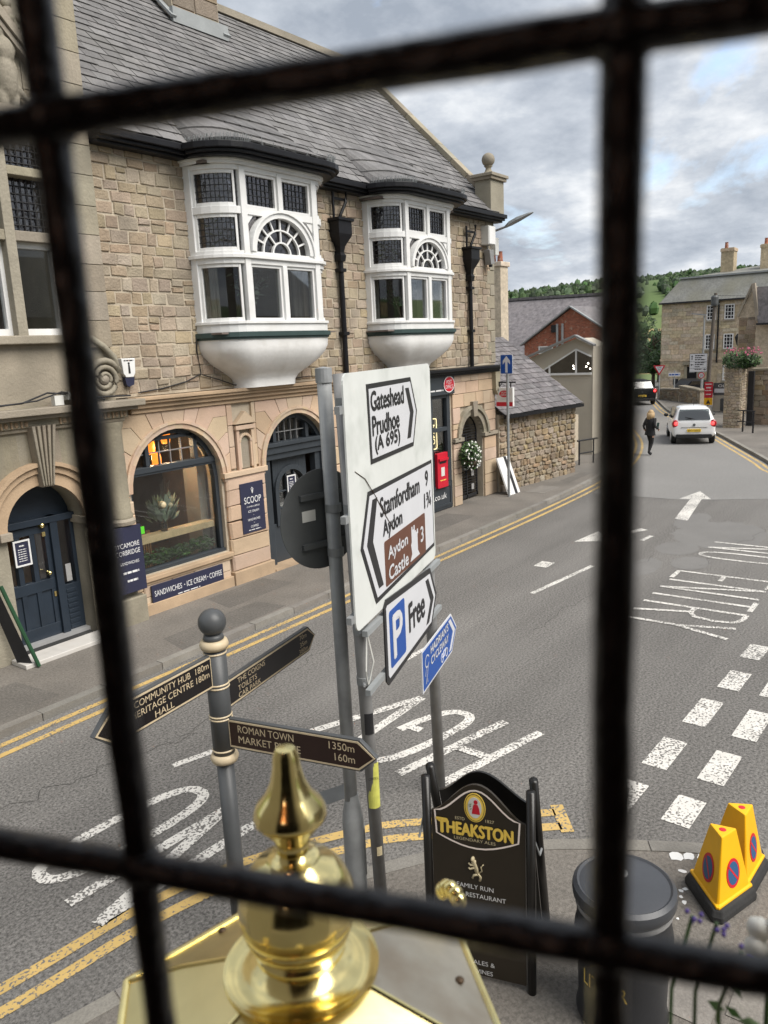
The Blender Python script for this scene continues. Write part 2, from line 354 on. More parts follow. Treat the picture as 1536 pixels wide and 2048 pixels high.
def arc(cx, cz, r, a0, a1, n): return [(cx + r * math.cos(R(a0 + (a1 - a0) * i / n)), cz + r * math.sin(R(a0 + (a1 - a0) * i / n))) for i in range(n + 1)]
def rrect(x0, x1, z0, z1, r, n=4):
    p = []
    for cx, cz, a in ((x1 - r, z0 + r, -90), (x1 - r, z1 - r, 0), (x0 + r, z1 - r, 90), (x0 + r, z0 + r, 180)): p += arc(cx, cz, r, a, a + 90, n)
    return p
def inset(poly, d):
    cx = sum(p[0] for p in poly) / len(poly); cz = sum(p[1] for p in poly) / len(poly); o = []
    for x, z in poly:
        l = math.hypot(x - cx, z - cz) or 1; k = max(0, 1 - d * 1.3 / l); o.append((cx + (x - cx) * k, cz + (z - cz) * k))
    return o
TXT = {}
def text_mesh(s):
    if s in TXT: return TXT[s]
    cu = bpy.data.curves.new('t', 'FONT'); cu.body = s; cu.size = 1.0; cu.resolution_u = 3
    o = bpy.data.objects.new('t', cu); COL.objects.link(o); dg = bpy.context.evaluated_depsgraph_get(); dg.update()
    me = bpy.data.meshes.new_from_object(o.evaluated_get(dg)); v = [tuple(x.co) for x in me.vertices]; f = [tuple(p.vertices) for p in me.polygons]
    bpy.data.objects.remove(o); bpy.data.curves.remove(cu); bpy.data.meshes.remove(me)
    x0 = min(p[0] for p in v); x1 = max(p[0] for p in v); y0 = min(p[1] for p in v); y1 = max(p[1] for p in v)
    TXT[s] = ([((p[0] - x0) / (x1 - x0), (p[1] - y0) / (y1 - y0)) for p in v], f, (x1 - x0) / (y1 - y0)); return TXT[s]
def lettering(s, P, x, z, w, h, d, m, parent, name='lettering', local=False, bold=0.):
    """a line of writing fitted in the box x..x+w, z..z+h of a frame"""
    if s.startswith('~'):                               # print too small to read in the photograph: plain strokes, no words
        mb = MB(); q = x; k = 0
        while q < x + w - .002:
            e_ = min(q + w * (.2 + .13 * ((k * 7) % 3) / 2), x + w); mb.add([P(q, z + h * .15, d), P(e_, z + h * .15, d), P(e_, z + h * .85, d), P(q, z + h * .85, d)], [(0, 1, 2, 3)]); q = e_ + w * .05; k += 1
        return ob('small_print', mb, m, parent, local, fix=False)
    v, f, asp = text_mesh(s); mb = MB(); mb.add([P(x + a * w, z + b * h, d) for a, b in v], f)
    if bold:
        for dx, dz in ((bold, 0), (-bold, 0), (0, bold), (0, -bold)): mb.add([P(x + a * w + dx, z + b * h + dz, d + .0004 * (1 + (dx > 0) + 2 * (dz > 0))) for a, b in v], f)
    return ob(name, mb, m, parent, local, fix=False)
def ribbon(mb, pts, w, P, d, closed=False):
    n = len(pts); Lh = []
    for i in range(n):
        a = pts[(i - 1) % n] if (closed or i) else pts[0]; b = pts[(i + 1) % n] if (closed or i < n - 1) else pts[-1]; c = pts[i]
        tx, tz = b[0] - a[0], b[1] - a[1]; l = math.hypot(tx, tz) or 1; nx, nz = -tz / l * w / 2, tx / l * w / 2
        Lh += [P(c[0] + nx, c[1] + nz, d), P(c[0] - nx, c[1] - nz, d)]
    F = [(2 * i, 2 * i + 1, 2 * i + 3, 2 * i + 2) for i in range(n - 1)]
    if closed: F.append((2 * n - 2, 2 * n - 1, 1, 0))
    mb.add(Lh, F)
def pieces(parent, lst, m, name, rest, limit=300, smooth=False):
    """lst of (verts, faces): the largest in view as parts of their own, the others joined into one part of kind stuff"""
    def key(p):
        c = Vector(p[0][0]); return (c - CAMP).length
    lst = sorted(lst, key=key); pi = parent_matrix(parent).inverted()
    for k, (v, f) in enumerate(lst[:limit]):
        c = sum((Vector(x) for x in v), Vector()) / len(v)
        me = bpy.data.meshes.new(name); me.from_pydata([tuple(Vector(x) - c) for x in v], [], f); me.update()
        o = mesh_obj(name, me, m, None, smooth=smooth); o.parent = parent; o.matrix_parent_inverse = pi; o.location = c
    if len(lst) > limit:
        mb = MB()
        for v, f in lst[limit:]: mb.add(v, f)
        o = ob(rest, mb, m, parent, fix=False); o['kind'] = 'stuff'
def block(poly, P, d, ch=.012, jit=0., base=-.03):
    """a dressed stone: polygon face standing d proud with a chamfer"""
    a = sum(poly[i][0] * poly[(i + 1) % len(poly)][1] - poly[(i + 1) % len(poly)][0] * poly[i][1] for i in range(len(poly)))
    if a < 0: poly = poly[::-1]
    if jit: poly = [(x + random.uniform(-jit, jit), z + random.uniform(-jit, jit)) for x, z in poly]
    inn = inset(poly, ch); n = len(poly)
    dd = [d + (random.uniform(-jit, jit) * .6 if jit else 0) for _ in poly]
    v = [P(x, z, base) for x, z in poly] + [P(x, z, d - ch) for x, z in poly] + [P(x, z, q) for (x, z), q in zip(inn, dd)]
    f = [tuple(range(2 * n, 3 * n))]
    for i in range(n):
        j = (i + 1) % n; f += [(i, j, n + j, n + i), (n + i, n + j, 2 * n + j, 2 * n + i)]
    return v, f
def rows(x0, x1, z0, z1, h, w, skip=(), gap=.014, jx=.35, jh=.25, round_=0.):
    """courses of stones in a rectangle, cut round the skip rectangles; returns list of polygons"""
    out = []; z = z0
    while z < z1 - .04:
        hh = min(h * random.uniform(1 - jh, 1 + jh), z1 - z)
        if z1 - (z + hh) < h * .45: hh = z1 - z
        xs = [(x0, x1)]
        for a, b, c, d in skip:
            if c < z + hh * .6 and d > z + hh * .4:
                nx = []
                for p, q in xs:
                    if a > p: nx.append((p, min(a, q)))
                    if b < q: nx.append((max(b, p), q))
                xs = [t for t in nx if t[1] - t[0] > .05]
        for p, q in xs:
            x = p
            while x < q - .03:
                ww = w * random.uniform(1 - jx, 1 + jx)
                if q - (x + ww) < w * .4: ww = q - x
                if hh > h * 1.05 and random.random() < .16 and ww < w * 1.1:
                    zz = z + hh * random.uniform(.4, .6); out.append(rect(x + gap / 2, x + ww - gap / 2, z + gap / 2, zz - gap / 2)); out.append(rect(x + gap / 2, x + ww - gap / 2, zz + gap / 2, z + hh - gap / 2))
                else: out.append(rect(x + gap / 2, x + ww - gap / 2, z + gap / 2, z + hh - gap / 2))
                x += ww
        z += hh
    return out
def arch_wall(mb, P, x0, x1, z0, z1, xc, r, zs, zb, d0, d1, n=14):
    """slab x0..x1, z0..z1 with a round-headed opening from zb, springing at zs"""
    if xc - r > x0: mb.prism(rect(x0, xc - r, z0, z1), P, d0, d1)
    if x1 > xc + r: mb.prism(rect(xc + r, x1, z0, z1), P, d0, d1)
    if zb > z0: mb.prism(rect(xc - r, xc + r, z0, zb), P, d0, d1)
    a = arc(xc, zs, r, 180, 0, n)
    for i in range(n): mb.prism([a[i], a[i + 1], (a[i + 1][0], z1), (a[i][0], z1)], P, d0, d1)
def slates(x0, x1, base, up, n, exposure, width, thick=.014, lim=None, jit=.01, along=None, overlap=1.35):
    """courses of slates on a pitched plane: base point at x=0, up = slope vector per metre, along = eaves direction"""
    A = Vector(along or (1, 0, 0)); U = Vector(up).normalized(); Nn = A.cross(U).normalized(); out = []; B = Vector(base)
    if Nn.z < 0: Nn = -Nn
    for c in range(n):
        x = x0 - (width / 2 if c % 2 else 0); wob = random.uniform(-.006, .006)
        while x < x1:
            w = width * random.uniform(.86, 1.14); a = max(x, x0); b = min(x + w, x1)
            if lim: 
                l = lim(c * exposure); a = max(a, l[0]); b = min(b, l[1])
            if b - a > .05:
                s0 = c * exposure + wob + random.uniform(-jit, jit); s1 = s0 + exposure * overlap; g = .007; lift = thick * 2.3 + random.uniform(0, .012)
                q = lambda s, t, h: tuple(B + A * s + U * t + Nn * h)
                v = [q(a + g, s0, lift - thick), q(b - g, s0, lift - thick), q(b - g, s1, -.002), q(a + g, s1, -.002), q(a + g, s0, lift), q(b - g, s0, lift), q(b - g, s1, thick), q(a + g, s1, thick)]
                out.append((v, [(4, 5, 6, 7), (0, 1, 5, 4), (1, 2, 6, 5), (3, 0, 4, 7)]))
            x += w
    return out
def leaves(mb, c, rad, n, size, flat=(1, 1, 1), shell=.35):
    for _ in range(n):
        d = Vector((random.gauss(0, 1), random.gauss(0, 1), random.gauss(0, 1))).normalized() * (random.uniform(shell, 1) ** .7)
        p = Vector(c) + Vector((d.x * rad * flat[0], d.y * rad * flat[1], d.z * rad * flat[2])); s = size * random.uniform(.6, 1.3)
        u = Vector((random.gauss(0, 1), random.gauss(0, 1), random.gauss(0, .6))).normalized(); w = u.orthogonal().normalized(); w = (w + Vector((random.uniform(-.4, .4),) * 3)).normalized()
        mb.add([p - u * s, p - w * s * .4, p + u * s, p + w * s * .4], [(0, 1, 2, 3)])
def copy_tree(o, parent=None):
    c = o.copy(); COL.objects.link(c); c.parent = parent
    for ch in list(o.children): copy_tree(ch, c)
    return c
# ------------------------------------------------------------------ the setting: ground, road, pavements, hills
def sheet(name, poly, z, m):
    mb = MB(); mb.add([(x, y, z) for x, y in poly], [tuple(range(len(poly)))]); return ob(name, mb, m)
def spline(pts, n=8):
    o = []
    for i in range(len(pts) - 1):
        p0, p1, p2, p3 = (Vector(pts[max(0, min(len(pts) - 1, i + k))]) for k in (-1, 0, 1, 2))
        for j in range(n):
            t = j / n; o.append(tuple(.5 * ((2 * p1) + (-p0 + p2) * t + (2 * p0 - 5 * p1 + 4 * p2 - p3) * t * t + (-p0 + 3 * p1 - 3 * p2 + p3) * t ** 3)))
    o.append(tuple(pts[-1])); return o
def offset(pts, d):
    o = []
    for i, p in enumerate(pts):
        a = Vector(pts[max(i - 1, 0)]); b = Vector(pts[min(i + 1, len(pts) - 1)]); t = (b - a).normalized(); o.append((p[0] - t.y * d, p[1] + t.x * d))
    return o
road = structure(sheet('road', [(-40, -30), (80, -30), (80, 40), (-40, 40)], 0., 'asphalt'))
# terrain: a valley beyond the town rising to a wooded ridge
def hill_z(r, a):
    prof = [(60, -.25), (90, -1.2), (180, -6), (320, -9), (480, 2), (650, 20), (850, 46), (1050, 66), (1250, 77), (1500, 82), (2200, 70), (3500, 60)]
    for (r0, z0), (r1, z1) in zip(prof, prof[1:]):
        if r <= r1:
            t = (r - r0) / (r1 - r0); t = t * t * (3 - 2 * t); z = z0 + (z1 - z0) * t; break
    else: z = prof[-1][1]
    k = min(1, max(0, (r - 200) / 700))
    return z + k * (5 * math.sin(a * 6 + 1.0) + 4 * math.sin(a * 13 + r * .004) + 6 * noise.noise(Vector((r * .003 * math.cos(a), r * .003 * math.sin(a), 0))))
mb = MB(); rr = [60, 75, 95, 130, 180, 240, 320, 400, 480, 560, 650, 750, 850, 950, 1050, 1150, 1250, 1400, 1700, 2200, 3500]; NA = 180
for r_ in rr:
    for k in range(NA): a = 2 * PI * k / NA; mb.v.append((r_ * math.cos(a), r_ * math.sin(a), hill_z(r_, a)))
for i in range(len(rr) - 1):
    for k in range(NA): j = (k + 1) % NA; mb.f.append((i * NA + k, i * NA + j, (i + 1) * NA + j, (i + 1) * NA + k))
mt = bpy.data.materials.new('fields'); mt.use_nodes = True; t_ = mt.node_tree; b_ = t_.nodes['Principled BSDF']
g_ = N('ShaderNodeNewGeometry', t_); vo = N('ShaderNodeTexVoronoi', t_); vo.inputs['Scale'].default_value = .006; t_.links.new(g_.outputs['Position'], vo.inputs['Vector'])
sp = N('ShaderNodeSeparateColor', t_); t_.links.new(vo.outputs['Color'], sp.inputs[0]); rp = N('ShaderNodeValToRGB', t_)
for k, (p, c) in enumerate(((0, (.075, .12, .03)), (.4, (.1, .14, .04)), (.62, (.07, .11, .03)), (.8, (.26, .2, .09)), (1, (.2, .18, .08)))):
    e_ = rp.color_ramp.elements[k] if k < 1 else rp.color_ramp.elements.new(p) if k < 4 else rp.color_ramp.elements[-1]
    e_.position = p; e_.color = (*c, 1)
rp.color_ramp.interpolation = 'CONSTANT'; t_.links.new(sp.outputs[0], rp.inputs[0]); t_.links.new(rp.outputs[0], b_.inputs['Base Color']); b_.inputs['Roughness'].default_value = .95
MATS['fields'] = mt
structure(ob('hills', mb, 'fields', smooth=True))
structure(sheet('ground', [(-3200, -3200), (3200, -3200), (3200, 3200), (-3200, 3200)], -14., 'fields'))
mb = MB()
for _ in range(17000):
    a = R(random.uniform(-2, 48)); r_ = random.choice((random.uniform(300, 560), random.uniform(560, 900), random.uniform(780, 1180), random.uniform(1150, 1330)))
    dens = noise.noise(Vector((r_ * math.cos(a) * .006, r_ * math.sin(a) * .006, 3.1)))
    thr = -.02 if a > R(20.2) else .17
    if r_ > 1150: thr = -.25
    if dens < thr and random.random() < .95: continue
    x, y = r_ * math.cos(a), r_ * math.sin(a); s_ = random.uniform(1.8, 4.2); mb.sphere((x, y, hill_z(r_, a) + s_ * random.uniform(.5, 1.3)), s_, 6, 4, random.uniform(.8, 1.3), random.uniform(.8, 1.3), random.uniform(.9, 1.5), rough=.3)
o = ob('woodland', mb, 'wood_far', kind='stuff'); tag(o, 'dark green woodland covering the far hillside beyond the roofs', 'woodland')
# pavements
FK = spline([(-12, 9.02), (0, 9.03), (8, 9.05), (16, 9.08), (21, 9.2), (24.5, 9.5), (28.5, 10.25), (33.5, 11.9), (40, 15), (48, 19.4), (60, 27)], 6)
pav = structure(ob('pavement', MB().add([(x, y, .1) for x, y in FK] + [(60, 34, .1), (-12, 34, .1)], [tuple(range(len(FK) + 2))]), 'pavement'))
NK = spline([(-2.0, 5.55), (0.6, 4.95), (2.1, 4.52), (3.4, 4.2), (4.3, 3.86), (5.05, 3.35), (5.6, 2.72), (6.0, 2.1), (6.35, 1.45), (6.8, .4), (7.6, -1.6), (9, -6)], 6)
pavn = structure(ob('pavement', MB().add([(x, y, .1) for x, y in NK] + [(-8, -6, .1), (-8, 5.5, .1)], [tuple(range(len(NK) + 2))[::-1]]), 'pavement'))
RK = spline([(24.0, 1.0), (25.2, 3.3), (27.0, 4.75), (28.8, 5.55), (32, 7.05), (36.3, 9.1), (41, 11.65), (46, 14.1), (51, 16.2), (58, 19), (66, 22)], 6)
pavr = structure(ob('pavement', MB().add([(x, y, .1) for x, y in RK] + [(90, 22, .1), (90, -20, .1), (24, -20, .1)], [tuple(range(len(RK) + 2 + 1))[::-1]]), 'pavement'))
def kerbs(line, parent, side, ln=.92, w=.13):
    P = [Vector(p) for p in line]; acc = 0; lst = []; seg = [P[0]]; 
    for a, b in zip(P, P[1:]):
        l = (b - a).length; 
        while acc + l >= ln:
            t = (ln - acc) / l; a = a.lerp(b, t); seg.append(a); l = (b - a).length; acc = 0; lst.append(seg); seg = [a]
        acc += l
        if l > 1e-6: seg.append(b)
    out = []
    for sg in lst:
        t = (sg[-1] - sg[0]).normalized(); sg = [sg[0] + t * .006] + sg[1:-1] + [sg[-1] - t * .006]; mb = MB()
        mb.sweep([tuple(p) for p in sg], -.01, .106 + random.uniform(-.003, .003), .012 if side > 0 else w, w if side > 0 else .012); out.append((mb.v, mb.f))
    pieces(parent, out, 'kerb', 'kerb_stone', 'kerb_run')
kerbs(FK, pav, 1); kerbs(NK, pavn, -1); kerbs(RK, pavr, -1)
# road surface patches and the newer surfacing beyond the seam
mb = MB(); fl = [(21.3, 8.6), (21.35, 6.0), (22.4, 4.1), (24, 1.2), (25.2, 3.4), (27, 4.85), (28.8, 5.65), (36.3, 9.2), (46, 14.2), (58, 19.1), (58, 25), (48, 19.2), (40, 14.8), (33.5, 11.7), (28.5, 10.05), (24.5, 9.35)]
ob('surfacing', mb.add([(x, y, .0048) for x, y in fl], [tuple(range(len(fl)))]), 'asphalt_far', road)
for k, (x, y, a, b) in enumerate(((17.9, 4.3, 1.3, .95), (16.3, 4.75, .55, .42), (19.0, 5.2, .9, .35), (15.3, 4.2, .5, .35), (14.6, 4.9, .7, .3))):
    pts = [(x + a * math.cos(t * PI / 20) * (1 + .22 * noise.noise(Vector((t * .8, k, 0)))), y + b * math.sin(t * PI / 20) * (1 + .22 * noise.noise(Vector((t * .8, k, 4))))) for t in range(40)]
    ob('surface_patch', MB().add([(p, q, .0015 + .0006 * k) for p, q in pts], [tuple(range(40))]), 'asphalt_patch', road)
# painted markings
GR = lambda x, y, d=0.: (x, y, .006 + d)
def marking(name, strokes, w, m='white_paint_road', closed=False):
    mb = MB()
    for k, s_ in enumerate(strokes): ribbon(mb, s_, w, GR, .0012 * k, closed)
    return ob(name, mb, m, road, fix=False)
def letter_frame(o, ux, uy): return lambda p: (o[0] + ux[0] * p[0] + uy[0] * p[1], o[1] + ux[1] * p[0] + uy[1] * p[1])
def ell(cx, cy, rx, ry, a0, a1, n=18, pw=.75):
    o_ = []
    for i in range(n + 1):
        a = R(a0 + (a1 - a0) * i / n); c, s_ = math.cos(a), math.sin(a); o_.append((cx + rx * math.copysign(abs(c) ** pw, c), cy + ry * math.copysign(abs(s_) ** pw, s_)))
    return o_
GLY = {'N': [[(0, 0), (0, 1)], [(0, 1), (1, 0)], [(1, 0), (1, 1)]], 'O': [ell(.5, .5, .5, .5, 0, 360, 26)], 'H': [[(0, 0), (0, 1)], [(1, 0), (1, 1)], [(0, .5), (1, .5)]],
       'G': [ell(.5, .5, .5, .5, 40, 360, 24), [(1, .5), (1, .42), (.6, .42)]], 'V': [[(0, 1), (.5, 0)], [(.5, 0), (1, 1)]], 'E': [[(0, 0), (0, 1)], [(0, 1), (1, 1)], [(0, .5), (.7, .5)], [(0, 0), (1, 0)]],
       'T': [[(.5, 0), (.5, 1)], [(0, 1), (1, 1)]], 'R': [[(0, 0), (0, 1)], [(0, 1), (.5, 1), (.85, .95), (1, .78), (.85, .58), (.5, .52), (0, .52)], [(.45, .52), (1, 0)]], 'Y': [[(0, 1), (.5, .5)], [(1, 1), (.5, .5)], [(.5, .5), (.5, 0)]]}
def road_letter(ch, o, ux, uy, w):
    f = letter_frame(o, ux, uy); mb = MB()
    for k, s_ in enumerate(GLY[ch]):
        pts = [f(p) for p in s_]
        if len(pts) == 2: a, b = pts; pts = [a, ((a[0] + b[0]) / 2, (a[1] + b[1]) / 2), b]
        ribbon(mb, pts, w, GR, .0012 * k, ch == 'O')
    ob('road_letter', mb, 'white_paint_road', road, fix=False)
# HGV (read driving towards -x), NO further along, NO ENTRY across the side street
for ch, o, ux, uy in (('H', (7.55, 3.66), (.02, .46), (-1.62, .4)), ('G', (7.5, 4.4), (.0, .5), (-1.5, .36)), ('V', (7.6, 5.02), (-.02, .62), (-1.42, .3))): road_letter(ch, o, ux, uy, .12)
for ch, o, ux, uy in (('N', (4.5, 5.16), (0, .42), (-1.66, .08)), ('O', (4.58, 5.82), (0, .5), (-1.68, .1))): road_letter(ch, o, ux, uy, .12)
for ch, x in (('N', 17.15), ('O', 16.35), ('E', 14.68), ('N', 14.06), ('T', 13.38), ('R', 12.68), ('Y', 12.0)): road_letter(ch, (x, 4.22), (-.5, 0), (.02, -1.62), .085)
for x0, x1, y in ((10.94, 11.5, 2.17), (9.8, 10.42, 2.18), (8.64, 9.38, 2.27), (7.5, 8.18, 2.35), (6.55, 7.12, 2.42)): marking('road_dash', [[(x0, y), (x1, y - .02)]], .26)
for x0, x1, y in ((10.9, 11.5, 1.66), (9.8, 10.4, 1.69), (8.58, 9.35, 1.72), (7.5, 8.18, 1.79), (6.62, 7.12, 1.87)): marking('road_dash', [[(x0, y), (x1, y - .02)]], .26)
for x0, y0, x1, y1 in ((12.1, 6.02, 14.25, 5.77), (4.75, 6.72, 5.3, 6.55), (8.2, 6.25, 9.4, 6.18), (16.6, 5.6, 17.1, 5.55)): marking('centre_line', [[(x0, y0), (x1, y1)]], .1)
ob('road_arrow', MB().add([GR(*p) for p in ((18.95, 5.3), (18.98, 5.62), (21.5, 5.97), (21.48, 6.25), (22.75, 6.05), (21.72, 5.48), (21.62, 5.7))], [(0, 1, 2, 6), (3, 4, 5)]), 'white_paint_road', road, fix=False)
ob('road_arrow', MB().add([GR(*p) for p in ((15.85, 6.85), (16.25, 6.2), (17.0, 6.75), (16.2, 6.52), (17.6, 5.8), (17.7, 6.0))], [(0, 1, 2), (3, 4, 5)]), 'white_paint_road', road, fix=False)
ob('stud_patch', MB().add([GR(*p) for p in ((13.7, 6.5), (14.1, 6.5), (14.1, 6.78), (13.7, 6.78))], [(0, 1, 2, 3)]), 'white_paint_road', road, fix=False)
def yl(line, d, x0=None): 
    return offset(line, d)
for d in (-.18, -.42):
    marking('yellow_line', [offset(FK, d)], .095, 'yellow_paint_road')
for d in (.19, .42):
    l = [p for p in offset(RK, d) if p[0] > 25.5]; marking('yellow_line', [l], .095, 'yellow_paint_road')
NYA = spline([(-1.5, 6.0), (.6, 5.5), (2.1, 5.24), (3.2, 5.1), (4.04, 4.82), (5.0, 4.22), (5.4, 3.82), (5.85, 3.28), (6.2, 2.86)], 6)
marking('yellow_line', [NYA], .11, 'yellow_paint_road'); marking('yellow_line', [[p for p in offset(NYA, -.22)]], .11, 'yellow_paint_road'); marking('yellow_bar', [[(5.98, 2.63), (6.32, 2.9)]], .12, 'yellow_paint_road')
for k, (x0, x1, y0, y1) in enumerate(((3.2, 5.0, 9.3, 10.3), (6.9, 9.2, 9.2, 9.9), (8.6, 10.3, 10.05, 10.85), (11.2, 13.8, 9.25, 9.75), (14.2, 16.9, 9.9, 10.8), (22.2, 24.2, 9.75, 10.2))): ob('tarmac_patch', MB().add([(x0, y0, .1015), (x1, y0 + .06, .1015), (x1 - .1, y1, .1015), (x0 + .15, y1 - .05, .1015)], [(0, 1, 2, 3)]), 'pavement_patch', pav)
ob('cover_slab', MB().box(20.3, 21.4, 9.7, 10.3, .1, .104), 'kerb', pav)
ob('cover_plate', MB().add([GR(4.95, 4.86, -.0035), GR(5.4, 4.66, -.0035), GR(5.5, 4.88, -.0035), GR(5.05, 5.08, -.0035)], [(0, 1, 2, 3)]), 'sign_back', road)

mat('crack', (.05, .048, .045), .2, 5, .9)
for k, (x0, y0, x1, y1) in enumerate(((10.5, 5.2, 15.6, 5.0), (15.2, 4.0, 19.8, 3.4), (13.8, 5.3, 19.2, 6.4), (5.2, 7.2, 9.4, 7.6), (3.0, 7.6, 5.4, 7.1))):
    n = 26; ribbon(mb_ := MB(), [(x0 + (x1 - x0) * i / n + .1 * noise.noise(Vector((i * .7, k, 1))), y0 + (y1 - y0) * i / n + .22 * noise.noise(Vector((i * .45, k, 7)))) for i in range(n + 1)], .007, GR, -.002); ob('surface_crack', mb_, 'crack', road, fix=False)
# ------------------------------------------------------------------ the shop and post office building
SHOP = thing('shop_building', 'tan stone corner building with two white bay windows and slate roof', 'building', (13.7, 11.05, .1))
# ---- core walls behind the stone facing
mb = MB()
arch_wall(mb, FAC, 7.42, 10.1, .0, 3.8, 8.58, .98, 2.22, .78, -.4, -.02)
arch_wall(mb, FAC, 10.1, 13.7, .0, 3.8, 11.62, .95, 2.24, .0, -.4, -.02)
mb.prism(rect(13.7, 17.55, 3.2, 3.8), FAC, -.4, -.02)
arch_wall(mb, FAC, 17.55, 19.93, .0, 3.8, 18.62, .6, 1.9, .0, -.4, -.02)
for x0, x1 in ((7.42, 9.5), (12.1, 14.4), (16.75, 19.93)): mb.prism(rect(x0, x1, 3.8, 7.7), FAC, -.4, .02)
for x0, x1 in ((9.5, 12.1), (14.4, 16.75)): mb.prism(rect(x0, x1, 3.8, 4.9), FAC, -.4, .018)
mb.box(19.5, 19.93, 11.45, 20, 0, 7.8)
mb.add([(19.93, 11.45, 7.8), (19.93, 15.5, 12.4), (19.93, 20, 7.8), (19.6, 11.45, 7.8), (19.6, 15.5, 12.4), (19.6, 20, 7.8)], [(0, 2, 1), (3, 4, 5), (0, 1, 4, 3), (1, 2, 5, 4)])
ob('wall', mb, 'mortar', SHOP)
# ---- upper rubble stonework
lst = []
SK = [(9.3, 12.26, 4.6, 7.7), (9.6, 11.95, 4.2, 4.6), (10.0, 11.55, 3.7, 4.2), (14.15, 16.95, 4.6, 7.7), (14.45, 16.65, 4.2, 4.6), (14.85, 16.25, 3.7, 4.2)]
for p in rows(7.46, 19.72, 3.84, 7.68, .185, .285, SK, gap=.024): lst.append(block(p, FAC, .034 + random.uniform(-.008, .014), .012, .012))
pieces(SHOP, lst, 'stone_tan', 'stone', 'stonework')
lst = []
z = 3.84; k = 0
while z < 7.6:                                         # quoins at the corner and dressed jambs by the bays
    h = random.uniform(.26, .38); w = .42 if k % 2 else .24; lst.append(block(rect(19.95 - w, 19.95, z + .008, min(z + h, 7.68) - .008), FAC, .045, .012, .004)); z += h; k += 1
pieces(SHOP, lst, 'stone_grey', 'quoin', 'quoins')
# ---- ground floor: voussoirs and rusticated piers
def arch_blocks(xc, ra, zs, xl, xr, ztop):
    out = []; th = [0, 17, 34, 51]; top = [51, 66, 79]
    A = lambda a, sg, r=ra: (xc + sg * r * math.cos(R(a)), zs + r * math.sin(R(a)))
    for sg, xe in ((-1, xl), (1, xr)):
        for a, b in zip(th, th[1:]):
            ka = A(a, sg, ra + .3); kb = A(b, sg, ra + .3); cl = (lambda p: (max(p[0], xe), p[1])) if sg < 0 else (lambda p: (min(p[0], xe), p[1]))
            ka, kb = cl(ka), cl(kb); poly = [A(a, sg), A((a + b) / 2, sg), A(b, sg), kb, (xe, kb[1]), (xe, ka[1]), ka]
            poly = [q for i, q in enumerate(poly) if math.hypot(q[0] - poly[i - 1][0], q[1] - poly[i - 1][1]) > .01]; out.append(poly)
        k3 = A(51, sg, ra + .3); t66 = (xc + sg * (ztop - zs) / math.tan(R(66)), ztop)
        out.append([A(51, sg), A(58, sg), A(66, sg), t66, (xe, ztop), (xe, k3[1]), k3])
        t79 = (xc + sg * (ztop - zs) / math.tan(R(79)), ztop); out.append([A(66, sg), A(72, sg), A(79, sg), t79, t66])
    out.append([A(79, -1), A(90, 1), A(79, 1), (xc + (ztop - zs) / math.tan(R(79)), ztop), (xc - (ztop - zs) / math.tan(R(79)), ztop)])
    return out
lst = []
for xc, ra, zs, xl, xr in ((8.58, 1.1, 2.22, 7.44, 9.78), (11.62, 1.07, 2.24, 10.5, 12.85)):
    for p in arch_blocks(xc, ra, zs, xl, xr, 3.52):
        cx = sum(q[0] for q in p) / len(p); cz = sum(q[1] for q in p) / len(p); p = [(cx + (x - cx) * .975, cz + (y - cz) * .965) for x, y in p]; v, f = block(p, FAC, .03, .004, 0); lst.append((v, f))
for p in rows(9.78, 10.5, 2.3, 3.52, .4, .36, [(9.92, 10.4, 2.2, 3.3)], gap=.012, jx=.1, jh=.05): lst.append(block(p, FAC, .03, .006, 0))
pieces(SHOP, lst, 'ashlar', 'voussoir', 'voussoirs')
lst = []
for p in rows(9.6, 10.62, .35, 2.12, .3, 1.3, [], gap=.016, jx=.05, jh=.12): lst.append(block(p, FAC, .07, .03, .012))
for p in rows(7.44, 7.6, .3, 2.1, .28, .3, [], gap=.012): lst.append(block(p, FAC, .05, .015, .004))
for p in rows(12.6, 13.6, .2, 3.5, .34, .6, [], gap=.014): lst.append(block(p, FAC, .05, .02, .006))
for p in rows(7.6, 9.56, .22, .66, .24, .7, [], gap=.012): lst.append(block(p, FAC, .04, .015, .006))
for p in rows(17.6, 18.0, .1, 1.8, .3, .5, [], gap=.012) + rows(19.24, 19.92, .1, 1.8, .32, .6, [], gap=.012) + rows(17.6, 19.9, 2.75, 3.6, .3, .55, [], gap=.012) + rows(17.6, 17.98, 1.95, 2.75, .3, .5, []) + rows(19.26, 19.9, 1.95, 2.75, .3, .5, []): lst.append(block(p, FAC, .04, .012, .004))
pieces(SHOP, lst, 'ashlar', 'ashlar_block', 'ashlar_blocks')
for x0, x1, z1, d in ((7.44, 9.57, .3, .1), (9.58, 10.64, .36, .125), (12.56, 13.65, .24, .1)): ob('plinth', MB().prism(rect(x0, x1, .08, z1), FAC, -.02, d), 'ashlar_trim', SHOP, bevel=.015)
for xc, r_, zs in ((8.58, .98, 2.22), (11.62, .95, 2.24)):
    mb = MB(); a = arc(xc, zs, r_ + .13, 180, 0, 20); b = arc(xc, zs, r_, 180, 0, 20)
    for i in range(20): mb.prism([a[i], a[i + 1], b[i + 1], b[i]], FAC, -.1, .05)
    a = arc(xc, zs, r_ + .13, 180, 0, 20); b = arc(xc, zs, r_ + .085, 180, 0, 20)
    for i in range(20): mb.prism([a[i], a[i + 1], b[i + 1], b[i]], FAC, .05, .075)
    ob('archivolt', mb, 'ashlar', SHOP)
mb = MB()
for z0, z1, d in ((3.52, 3.6, .07), (3.6, 3.68, .13), (3.68, 3.73, .2), (3.73, 3.79, .24)): mb.prism(rect(7.72, 13.72, z0, z1), FAC, -.02, d)
ob('cornice', mb, 'ashlar_trim', SHOP, bevel=.012)
